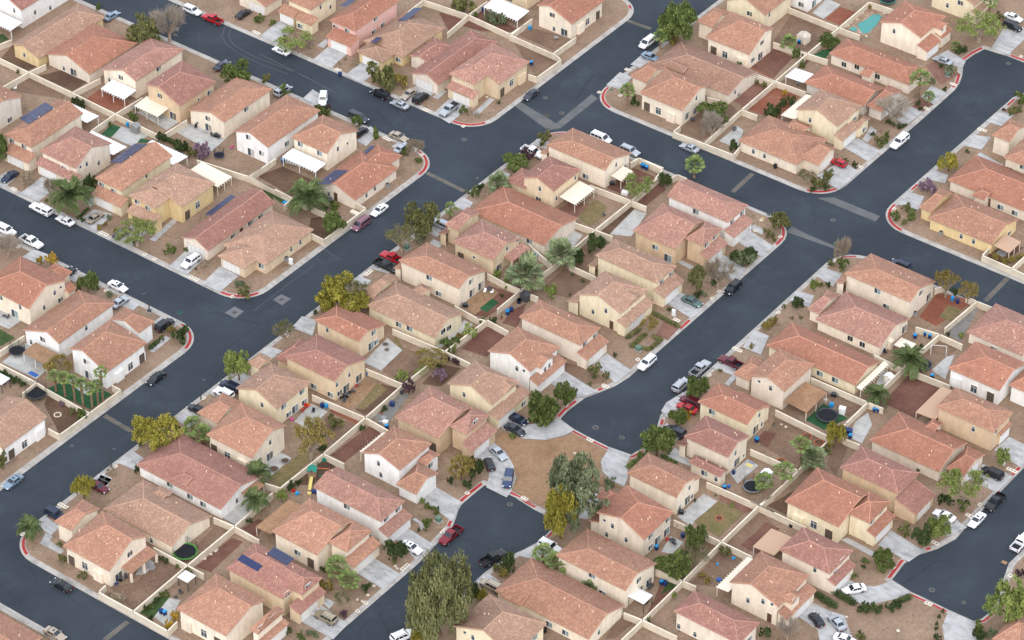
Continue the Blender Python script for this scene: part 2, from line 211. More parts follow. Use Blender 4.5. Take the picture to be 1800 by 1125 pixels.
('gravel_bed','sand_gravel',[(25.5,-30.1),(29.3,-27.6),(31.7,-24),(32.3,-22.4),(36.8,-22.7),(40.9,-22.9),(41.7,-26.2),(44,-30.2),(41,-37.4),(33.1,-43.3),(30.6,-39.8),(27.6,-37.4),(24.6,-35.6),(20.4,-34),(20.6,-30.3)]),
('gravel_bed','sand_gravel',[(29.8,-38.3),(43.3,-28.1),(43.9,-30),(47.4,-29.6),(50,-30.2),(46.2,-32.2),(39.8,-37.7),(40.3,-44),(33.1,-43.8),(31.1,-40.8)]),
('dry_lawn','dry_grass',[(66.9,-29.9),(73.5,-30.7),(73.3,-21.9),(67.5,-21.8)]),
('patio','patio',[(63.5,-30.5),(67.1,-31.4),(67.2,-22),(63.8,-21.8)]),
('paving','pink_slab',[(67.4,-21.6),(73.5,-21.8),(74.3,-19.8),(66,-19.6)]),
('gravel_bed','brown_gravel',[(69.4,-39.9),(73.8,-43.6),(74,-32),(71.6,-32.1)]),
('gravel_bed','brown_gravel',[(74.9,-31.8),(80.2,-34.4),(81.5,-21.9),(75.9,-19.4)]),
('gravel_bed','red_gravel',[(78,-30.1),(82,-30.3),(81.9,-22.7),(78.6,-21.3)]),
('gravel_bed','brown_gravel',[(76.4,-44.9),(81,-42.9),(80.7,-33.5),(75.7,-32.4)]),
('gravel_bed','red_gravel',[(75,-58),(73.5,-52.9),(72,-48.7),(74.5,-45.7)]),
('lawn','grass',[(73.7,-51.1),(74.3,-49),(75.2,-46.8),(72.7,-47.1)]),
('patio','patio',[(66.9,-40.9),(68.9,-40.2),(68.8,-35.9),(65.7,-36.1)]),
('gravel_bed','brown_gravel',[(72.4,-67.2),(73.8,-65.7),(74.1,-60.3),(70.4,-60)]),
('gravel_bed','red_gravel',[(78.9,-29.4),(81.4,-29.9),(81.5,-21.4),(78.1,-21.7)]),
('gravel_bed','dark_soil',[(75.9,-17.2),(80.2,-17.3),(76.6,-6.3),(77.7,-9.6)]),
('gravel_bed','tan_gravel',[(105.2,-34.1),(106.6,-29.9),(111.7,-22.4),(118.7,-22.3),(122.8,-29.1),(109.6,-39.1)]),
('gravel_bed','brown_gravel',[(-11.3,-112.8),(-3.5,-114.6),(-3.8,-100.4),(-9.4,-101.2),(-8.3,-108.4)]),
('gravel_bed','red_gravel',[(-2.1,-98.4),(1.3,-97.9),(0.5,-87.6),(-2,-87.9)]),
('gravel_bed','brown_gravel',[(-5.9,-94.1),(-3.7,-94.4),(-3.9,-86.6),(-7,-86.7)]),
('patio','patio',[(0.2,-113.6),(4.7,-114.3),(1.8,-107.2),(-0.3,-108.2)]),
('lawn','grass',[(-2.4,-114.5),(1.1,-114.5),(-0.5,-107.2),(-2.4,-109.8)]),
('patio','patio',[(-9.7,-107.3),(-8.4,-105.8),(-9,-102.5),(-11.9,-101.9)]),
('patio','patio',[(-7.2,-84.6),(-3.6,-84.7),(-3.3,-77.7),(-7.5,-77.5)]),
('gravel_bed','red_gravel',[(-2.1,-84.6),(1.8,-85),(0.2,-80.1),(-1.5,-80.8)]),
('patio','patio',[(-10.7,-98.9),(-7.9,-98.9),(-8.6,-96.8),(-10.9,-96.8)]),
('lawn','turf',[(-62.3,-76.7),(-50.5,-75.7),(-50.4,-69.5),(-60.9,-70)]),
('gravel_bed','dark_soil',[(-59.1,-80.4),(-50.5,-85.1),(-49.7,-77.5),(-60.8,-77.4)]),
('patio','patio',[(-75.7,-75.6),(-66.2,-75.3),(-67,-67.1),(-76.6,-68)]),
('lawn','grass',[(-80.2,-73.3),(-79.8,-72),(-79.2,-68),(-83.9,-67.7)]),
('lawn','turf',[(-73.6,-78.4),(-66.8,-78.2),(-67.2,-77.3),(-73.8,-77.3)]),
('patio','patio',[(-86.4,-67),(-82.4,-66.6),(-82.3,-62.6),(-89.8,-61.7)]),
('patio','patio',[(-60.5,-72.2),(-60.4,-69.6),(-55,-69.9),(-54.8,-72.9)]),
('pool','water',[(-3.1,142),(-0.1,139.3),(1.1,140.1),(0.8,144.6),(-0.2,148.5),(-1.2,149),(-2.4,147.7),(-2.5,145.1)]),
('pool','water',[(-3.3,138.9),(-1.9,138.8),(-1.6,139.9),(-2.7,140.7),(-3.6,140)])]
ROADMARKS = [('valley_gutter','pan',[(-48.49,64.8),(-36.47,61.52),(-34.56,64.5),(-48.78,66.93)],0.004),
('valley_gutter','pan',[(-35.83,61.24),(-34.02,63.76),(-34.29,78.72),(-36.51,79.4)],0.006),
('valley_gutter','pan',[(27.72,76.32),(42.63,76.52),(42.38,78.82),(30.39,78.7)],0.004),
('valley_gutter','pan',[(29.19,61.39),(31.94,61.72),(45.99,63),(40.65,63.45),(31.98,63.5),(28.89,63.98)],0.004),
('pavement_patch','patch',[(-50.01,-34.8),(-47.04,-34.9),(-47.12,-31.95),(-49.84,-31.9)],0.004),
('pavement_patch','patch',[(-44.88,-25.16),(-42.02,-25.45),(-42.03,-22.54),(-44.61,-22.63)],0.004),
('trench_patch','trench',[(-47.11,-75.9),(-39.68,-76.29),(-39.62,-75.2),(-47.05,-74.8)],0.004),
('trench_patch','pan',[(-47.11,-75.9),(-39.68,-76.29),(-39.68,-76.16),(-47.1,-75.77)],0.008),
('trench_patch','pan',[(-47.06,-74.93),(-39.63,-75.32),(-39.62,-75.2),(-47.05,-74.8)],0.008),
('trench_patch','pan',[(-47.18,-75.76),(-47.02,-75.77),(-46.98,-74.93),(-47.14,-74.93)],0.008),
('trench_patch','pan',[(-46.12,-75.82),(-45.96,-75.83),(-45.92,-74.99),(-46.08,-74.98)],0.008),
('trench_patch','pan',[(-45.06,-75.88),(-44.9,-75.89),(-44.86,-75.05),(-45.02,-75.04)],0.008),
('trench_patch','pan',[(-44,-75.93),(-43.84,-75.94),(-43.8,-75.1),(-43.95,-75.09)],0.008),
('trench_patch','pan',[(-42.94,-75.99),(-42.78,-76),(-42.73,-75.16),(-42.89,-75.15)],0.008),
('trench_patch','pan',[(-41.88,-76.05),(-41.72,-76.05),(-41.67,-75.22),(-41.83,-75.21)],0.008),
('trench_patch','pan',[(-40.82,-76.1),(-40.66,-76.11),(-40.61,-75.27),(-40.77,-75.26)],0.008),
('trench_patch','pan',[(-39.76,-76.16),(-39.6,-76.17),(-39.55,-75.33),(-39.71,-75.32)],0.008),
('trench_patch','trench',[(-47.48,30.81),(-36.55,30.3),(-36.5,31.4),(-47.43,31.91)],0.004),
('trench_patch','pan',[(-47.48,30.81),(-36.55,30.3),(-36.55,30.43),(-47.48,30.94)],0.008),
('trench_patch','pan',[(-47.44,31.78),(-36.51,31.27),(-36.5,31.4),(-47.43,31.91)],0.008),
('trench_patch','pan',[(-47.56,30.94),(-47.4,30.93),(-47.36,31.77),(-47.52,31.78)],0.008),
('trench_patch','pan',[(-46.19,30.88),(-46.03,30.87),(-45.99,31.71),(-46.15,31.72)],0.008),
('trench_patch','pan',[(-44.83,30.81),(-44.67,30.81),(-44.63,31.65),(-44.79,31.65)],0.008),
('trench_patch','pan',[(-43.46,30.75),(-43.3,30.74),(-43.26,31.58),(-43.42,31.59)],0.008),
('trench_patch','pan',[(-42.09,30.69),(-41.93,30.68),(-41.89,31.52),(-42.05,31.53)],0.008),
('trench_patch','pan',[(-40.73,30.63),(-40.57,30.62),(-40.53,31.46),(-40.69,31.47)],0.008),
('trench_patch','pan',[(-39.36,30.56),(-39.2,30.56),(-39.16,31.4),(-39.32,31.4)],0.008),
('trench_patch','pan',[(-37.99,30.5),(-37.83,30.49),(-37.8,31.33),(-37.96,31.34)],0.008),
('trench_patch','pan',[(-36.63,30.44),(-36.47,30.43),(-36.43,31.27),(-36.59,31.28)],0.008),
('trench_patch','trench',[(10.44,75.3),(10.81,66.79),(11.91,66.84),(11.54,75.34)],0.004),
('trench_patch','pan',[(10.44,75.3),(10.81,66.79),(10.94,66.79),(10.57,75.3)],0.008),
('trench_patch','pan',[(11.41,75.34),(11.78,66.83),(11.91,66.84),(11.54,75.34)],0.008),
('trench_patch','pan',[(10.57,75.38),(10.58,75.22),(11.42,75.26),(11.41,75.42)],0.008),
('trench_patch','pan',[(10.63,73.96),(10.64,73.8),(11.48,73.84),(11.47,74)],0.008),
('trench_patch','pan',[(10.69,72.55),(10.7,72.39),(11.54,72.42),(11.53,72.58)],0.008),
('trench_patch','pan',[(10.76,71.13),(10.76,70.97),(11.6,71),(11.59,71.16)],0.008),
('trench_patch','pan',[(10.82,69.71),(10.82,69.55),(11.66,69.59),(11.66,69.75)],0.008),
('trench_patch','pan',[(10.88,68.29),(10.89,68.13),(11.72,68.17),(11.72,68.33)],0.008),
('trench_patch','pan',[(10.94,66.87),(10.95,66.71),(11.79,66.75),(11.78,66.91)],0.008),
('trench_patch','trench',[(75.68,76.01),(75.97,66.18),(77.07,66.21),(76.78,76.04)],0.004),
('trench_patch','pan',[(75.68,76.01),(75.97,66.18),(76.1,66.18),(75.81,76.01)],0.008),
('trench_patch','pan',[(76.65,76.04),(76.94,66.2),(77.07,66.21),(76.78,76.04)],0.008),
('trench_patch','pan',[(75.81,76.09),(75.82,75.93),(76.65,75.96),(76.65,76.12)],0.008),
('trench_patch','pan',[(75.85,74.69),(75.86,74.53),(76.7,74.55),(76.69,74.71)],0.008),
('trench_patch','pan',[(75.89,73.28),(75.9,73.12),(76.74,73.15),(76.73,73.31)],0.008),
('trench_patch','pan',[(75.94,71.88),(75.94,71.72),(76.78,71.74),(76.77,71.9)],0.008),
('trench_patch','pan',[(75.98,70.47),(75.98,70.31),(76.82,70.34),(76.82,70.5)],0.008),
('trench_patch','pan',[(76.02,69.07),(76.02,68.91),(76.86,68.93),(76.86,69.09)],0.008),
('trench_patch','pan',[(76.06,67.66),(76.06,67.5),(76.9,67.53),(76.9,67.69)],0.008),
('trench_patch','pan',[(76.1,66.26),(76.11,66.1),(76.95,66.12),(76.94,66.28)],0.008),
('trench_patch','trench',[(-2.82,-117.63),(-2.88,-123.86),(-1.78,-123.87),(-1.72,-117.64)],0.004),
('trench_patch','pan',[(-2.82,-117.63),(-2.88,-123.86),(-2.75,-123.86),(-2.69,-117.63)],0.008),
('trench_patch','pan',[(-1.85,-117.64),(-1.91,-123.87),(-1.78,-123.87),(-1.72,-117.64)],0.008),
('trench_patch','pan',[(-2.69,-117.55),(-2.7,-117.71),(-1.86,-117.72),(-1.85,-117.56)],0.008),
('trench_patch','pan',[(-2.7,-118.59),(-2.7,-118.75),(-1.86,-118.76),(-1.86,-118.6)],0.008),
('trench_patch','pan',[(-2.71,-119.63),(-2.71,-119.79),(-1.87,-119.8),(-1.87,-119.64)],0.008),
('trench_patch','pan',[(-2.72,-120.67),(-2.72,-120.83),(-1.88,-120.83),(-1.88,-120.67)],0.008),
('trench_patch','pan',[(-2.73,-121.71),(-2.73,-121.87),(-1.89,-121.87),(-1.89,-121.71)],0.008),
('trench_patch','pan',[(-2.74,-122.75),(-2.74,-122.91),(-1.9,-122.91),(-1.9,-122.75)],0.008),
('trench_patch','pan',[(-2.75,-123.78),(-2.75,-123.94),(-1.91,-123.95),(-1.91,-123.79)],0.008),
('trench_patch','trench',[(-48.76,109.6),(-41.51,110.05),(-41.58,111.15),(-48.83,110.7)],0.004),
('trench_patch','pan',[(-48.76,109.6),(-41.51,110.05),(-41.52,110.18),(-48.77,109.73)],0.008),
('trench_patch','pan',[(-48.83,110.57),(-41.57,111.02),(-41.58,111.15),(-48.83,110.7)],0.008),
('trench_patch','pan',[(-48.85,109.73),(-48.69,109.74),(-48.75,110.57),(-48.9,110.56)],0.008),
('trench_patch','pan',[(-47.4,109.82),(-47.24,109.83),(-47.3,110.66),(-47.45,110.65)],0.008),
('trench_patch','pan',[(-45.95,109.91),(-45.79,109.92),(-45.84,110.75),(-46,110.74)],0.008),
('trench_patch','pan',[(-44.5,110),(-44.34,110.01),(-44.39,110.84),(-44.55,110.83)],0.008),
('trench_patch','pan',[(-43.05,110.09),(-42.89,110.1),(-42.94,110.93),(-43.1,110.92)],0.008),
('trench_patch','pan',[(-41.6,110.18),(-41.44,110.19),(-41.49,111.02),(-41.65,111.01)],0.008),
('tyre_mark','tyre_dust',[(-122.61,52.33),(-122.95,49.16),(-121.31,46.3),(-118.15,44.19),(-113.81,42.99),(-107.84,42.62),(-102.46,42.9),(-98.05,43.18),(-98.04,42.96),(-102.45,42.68),(-107.85,42.4),(-113.84,42.77),(-118.24,43.99),(-121.47,46.15),(-123.17,49.11),(-122.83,52.35)],0.004),
('tyre_mark','tyre_dust',[(-121.08,52.23),(-121.36,49.54),(-119.86,47),(-116.51,45.03),(-112.1,44.29),(-107.26,44.13),(-102.45,44.53),(-96.76,44.97),(-96.75,44.75),(-102.43,44.31),(-107.25,43.91),(-112.12,44.07),(-116.58,44.82),(-120.01,46.84),(-121.57,49.48),(-121.3,52.25)],0.004),
('tyre_mark','tyre_dust',[(-109.1,45.79),(-102.15,45.35),(-93.32,44.79),(-84.4,43.99),(-84.42,43.69),(-93.34,44.49),(-102.17,45.05),(-109.12,45.49)],0.004),
('tyre_mark','tyre_dust',[(-47.86,-4.59),(-42.53,-5.38),(-42.57,-5.62),(-47.9,-4.84)],0.004),
('tyre_mark','tyre_dust',[(-46.9,-8.37),(-44.11,-8.65),(-44.13,-8.85),(-46.92,-8.56)],0.004),
('tyre_mark','tyre_dust',[(-45.7,-30.67),(-45.88,-19.49),(-45.7,-10.55),(-45.5,-10.56),(-45.68,-19.49),(-45.5,-30.67)],0.004),
('oil_stain','iron',[(-40.31,65.55),(-39.2,65.22),(-38.73,66.35),(-40.03,66.93)],0.006)]
MANHOLES = [(-44.15,71.63,0.34),(-37.46,68.87,0.36),(-48.82,46.8,0.36),(34.86,71.34,0.36),(22.52,64.47,0.3),(34.75,-18.07,0.4),(40.89,-17.42,0.34),(35.04,-47.35,0.36),(114.18,-18.46,0.36),(120.8,-17.84,0.28),(34.23,149.29,0.32),(-48.47,-33.49,0.36),(-43.48,-23.97,0.34),(-37.25,36.52,0.2),(-45.87,-86.29,0.22)]
MANHOLE_LABELS = {(-44.15,71.63):'fourth from left round manhole in the main road',
(-37.46,68.87):'fifth from left round manhole in the main road',
(-48.82,46.8):'round manhole in the upper left road',
(34.86,71.34):'right round manhole in the upper right cross road',
(22.52,64.47):'left round manhole in the upper right cross road',
(34.75,-18.07):'left round manhole in the central dead-end road',
(40.89,-17.42):'right round manhole in the central dead-end road',
(35.04,-47.35):'round manhole in the lower dead-end road',
(114.18,-18.46):'left round manhole in the right dead-end road',
(120.8,-17.84):'right round manhole in the right dead-end road',
(34.23,149.29):'round manhole in the far right road',
(-48.47,-33.49):'round manhole in the left side road',
(-43.48,-23.97):'second from left round manhole in the main road',
(-37.25,36.52):'third from left round manhole in the main road',
(-45.87,-86.29):'leftmost round manhole in the main road'}
WALLS = [
([(-155.62,5.35),(-145.18,5.2),(-131.26,5.03),(-117.37,4.63),(-104.22,4.26)],1.75,'long cream block wall below #2'),
([(-145.18,5.2),(-144.3,9.89)],1.75,'short cream block wall left of #2'),
([(-131.26,5.03),(-130.18,13.38)],1.75,'short cream block wall below #2'),
([(-117.37,4.63),(-116.91,13.16)],1.75,'short cream block wall left of #4'),
([(-103,4.96),(-102.71,12.67)],1.75,'short cream block wall below #4'),
([(-145.79,-4.26),(-145.18,5.2)],1.75,'cream block wall upper right of #10'),
([(-117.12,-3.78),(-117.37,4.63)],1.75,'short cream block wall right of #7'),
([(-158.95,9.28),(-158.08,12.74)],1.75,'short cream block wall left of #1'),
([(-76.46,4.43),(-63.65,3.91),(-53.93,3.99)],1.75,'cream block wall left of #18'),
([(-51.85,-3.72),(-48.32,-3.84),(-48.39,10.76),(-51.64,10.94)],1.75,'cream block wall with corner turns below #18'),
([(-76.65,4.65),(-76.58,13.2)],1.75,'right short cream block wall below #6'),
([(-63.65,3.91),(-63.5,0.87)],1.75,'short cream block wall above #36'),
([(-12.48,7.92),(-7.55,7.61),(-3.21,7.76)],1.75,'cream block wall below #41'),
([(-11.22,-5.13),(-4.68,-5.75),(-2.68,-5.21)],1.75,'short cream block wall right of #43'),
([(-90.19,2.13),(-76.81,4.31),(-69.14,4.16)],1.75,'cream block wall right of #34'),
([(-76.81,4.31),(-76.67,8.32)],1.75,'left short cream block wall below #6'),
([(-91.18,85.59),(-78.5,86.96),(-64.98,86.24)],1.75,'right cream block wall right of #14'),
([(-77.63,77.71),(-78.5,86.96)],1.75,'left cream block wall right of #14'),
([(-90.51,75.05),(-91.18,85.59)],1.75,'cream block wall right of #13'),
([(-78.5,86.96),(-78.5,94.36)],1.75,'short cream block wall left of #19'),
([(-64.98,86.24),(-65.24,91.3)],1.75,'left short cream block wall left of #20'),
([(-65.38,85.93),(-51.09,85.5),(-49.15,84.54),(-49.24,75.21),(-51.55,75.05)],1.75,'cream block wall with corner turns right of #16'),
([(-65.38,85.93),(-65.25,94.65)],1.75,'right short cream block wall left of #20'),
([(-52.24,85.86),(-52.16,94.56)],1.75,'short cream block wall below #20'),
([(-11.26,78.99),(-11.24,76.1),(4.79,76.79),(4.22,80.11)],1.75,'cream block wall with corner turns by #24'),
([(-3.12,77.17),(-3.82,92.97)],1.75,'cream block wall right of #24'),
([(-3.82,92.97),(0.32,93.16)],1.75,'short cream block wall upper left of #25'),
([(-11.23,106.46),(-3.73,106.95)],1.75,'left short cream block wall right of #23'),
([(-11.91,60.4),(-11.52,62.92),(-5.02,63.03)],1.75,'left cream block wall right of #46'),
([(-12.89,92.49),(-10.09,93.04)],1.75,'short cream block wall right of #24'),
([(-3.83,93.11),(-4.08,107.49),(-4.49,121.94),(-4.56,135.94),(-4.86,150.1)],1.75,'long cream block wall right of #22'),
([(-4.08,107.49),(3.96,108.03)],1.75,'short cream block wall left of #29'),
([(-4.49,121.94),(0.81,122.46)],1.75,'short cream block wall left of #28'),
([(-4.56,135.94),(1.04,136.19)],1.75,'short cream block wall left of #27'),
([(-10.7,107.26),(-4.08,107.49)],1.75,'right short cream block wall right of #23'),
([(-18.93,136.17),(-4.56,135.94)],1.75,'cream block wall below #26'),
([(-13.41,121.08),(-4.49,121.94)],1.75,'short cream block wall right of #22'),
([(-4.86,150.1),(1.45,150.63)],1.75,'short cream block wall upper left of #27'),
([(-4.03,58.64),(-4.74,62.51),(-10.69,62.81)],1.75,'right cream block wall right of #46'),
([(-3.65,59.29),(-3.39,48.46),(-3.43,34.73),(-3.02,18.68),(-3.47,7.57),(-3.42,-0.54)],1.75,'long cream block wall right of #40'),
([(-10.39,34.03),(-3.43,34.73)],1.75,'short cream block wall right of #40'),
([(-14.11,47.71),(-3.39,48.46),(0.54,48.58)],1.75,'cream block wall lower right of #46'),
([(-3.43,34.73),(0.95,35.05)],1.75,'short cream block wall left of #48'),
([(-0.38,21.16),(6.57,21.01)],1.75,'short cream block wall left of #49'),
([(-1.43,60.24),(-0.94,62.81),(1.51,62.83)],1.75,'short cream block wall upper left of #47'),
([(-3.47,7.57),(0.95,7.85)],1.75,'short cream block wall above #51'),
([(-11.53,21.63),(-3.02,18.68)],1.75,'cream block wall right of #41'),
([(-2.9,-4.92),(-3.47,-18.65),(-3.57,-32.82),(-3.09,-45.27),(-2.69,-59.23),(-2.78,-72.02)],1.75,'long cream block wall left of #54'),
([(-16.75,-19.31),(-3.47,-18.65),(3.16,-18.68)],1.75,'cream block wall below #43'),
([(-12.83,-32.99),(-3.87,-32.43)],1.75,'short cream block wall right of #73'),
([(-16.22,-46.28),(-3.08,-45.38),(3,-45.75)],1.75,'cream block wall below #73'),
([(-2.69,-59.23),(2.49,-59.1)],1.75,'short cream block wall left of #55'),
([(-6.02,-73.05),(-2.54,-72.3)],1.75,'short cream block wall below #71'),
([(-2.9,-4.92),(3.05,-5.39)],1.75,'short cream block wall left of #51'),
([(-3.07,-74.45),(-2.56,-86.42),(-2.4,-100.35),(-2.02,-116.12)],1.75,'cream block wall with corner turns by #82'),
([(-7.4,-86.92),(-2.56,-86.42),(3.78,-86.59)],1.75,'cream block wall left of #86'),
([(-10.89,-100.44),(-2.4,-100.35),(1.62,-100.32)],1.75,'cream block wall below #82'),
([(-11.05,-114.01),(-10.84,-116.14),(-2.02,-116.12),(6.74,-116.22),(6.45,-113.35)],1.75,'cream block wall with corner turns left of #84'),
([(-50.93,-68.7),(-48.52,-68.72),(-48.58,-78.04),(-48.68,-86.68),(-51.79,-86.66)],1.75,'cream block wall with corner turns below #39'),
([(-61.15,-77.68),(-48.58,-78.04)],1.75,'cream block wall right of #70'),
([(-74.21,-77.5),(-64,-77.37),(-61.15,-77.68)],1.75,'cream block wall left of #39'),
([(-77.21,-74.41),(-76.79,-67.7)],1.75,'short cream block wall left of #38'),
([(-64,-77.37),(-63.84,-81.56)],1.75,'short cream block wall above #70'),
([(75.69,48.49),(75.22,39.2),(75.51,33.31),(75.46,25.08),(75.5,20.33),(75.54,11.88),(75.63,0.67)],1.75,'long cream block wall right of #58'),
([(70.47,47.64),(75.69,48.49),(81.17,48.35)],1.75,'left cream block wall left of #60'),
([(68.48,34.28),(75.12,33.95)],1.75,'short cream block wall below #57'),
([(77.64,34.61),(86.06,35.08)],1.75,'short cream block wall left of #61'),
([(62.11,20.04),(75.5,20.33),(78.99,20.54)],1.75,'cream block wall lower right of #58'),
([(61.96,6.9),(74.53,6.34)],1.75,'cream block wall below #59'),
([(64.75,-6.51),(75.76,-6.22)],1.75,'cream block wall right of #75'),
([(77.72,7.57),(81.28,7.9)],1.75,'short cream block wall left of #63'),
([(75.63,0.67),(75.76,-6.51)],1.75,'short cream block wall above #65'),
([(68.12,63.97),(66.79,61.49)],1.75,'short cream block wall right of #56'),
([(73.52,63.06),(76.13,63.05),(75.49,50.99)],1.75,'right cream block wall left of #60'),
([(76.13,63.05),(83.77,63.25)],1.75,'short cream block wall above #60'),
([(68.61,82.04),(68.76,77.88),(76.22,77.66),(79.75,77.36)],1.75,'cream block wall with corner turns lower right of #89'),
([(76.22,77.66),(76.3,83.39)],1.75,'short cream block wall lower right of #89'),
([(75.9,-15.22),(75.38,-19.58),(75.46,-32.98),(75.8,-46.68),(75.91,-60.16),(75.86,-66.74)],1.75,'long cream block wall left of #67'),
([(63.42,-20.11),(75.46,-19.69),(78.79,-19.64)],1.75,'leftmost cream block wall left of #65'),
([(64.64,-33.32),(75.46,-32.98),(82.5,-33)],1.75,'cream block wall right of #77'),
([(69.93,-47.11),(75.8,-46.68),(78.6,-46.42)],1.75,'short cream block wall right of #78'),
([(72.03,-60.6),(75.91,-60.16),(83.53,-59.91)],1.75,'cream block wall left of #68'),
([(62.56,-74.24),(62.72,-75.65)],1.75,'short cream block wall right of #80'),
([(73.5,-19.7),(75.67,-19.64),(86.18,-19.63)],1.75,'second from left cream block wall left of #65'),
([(75.67,-19.64),(75.86,-6.65)],1.75,'third from left cream block wall left of #65')]
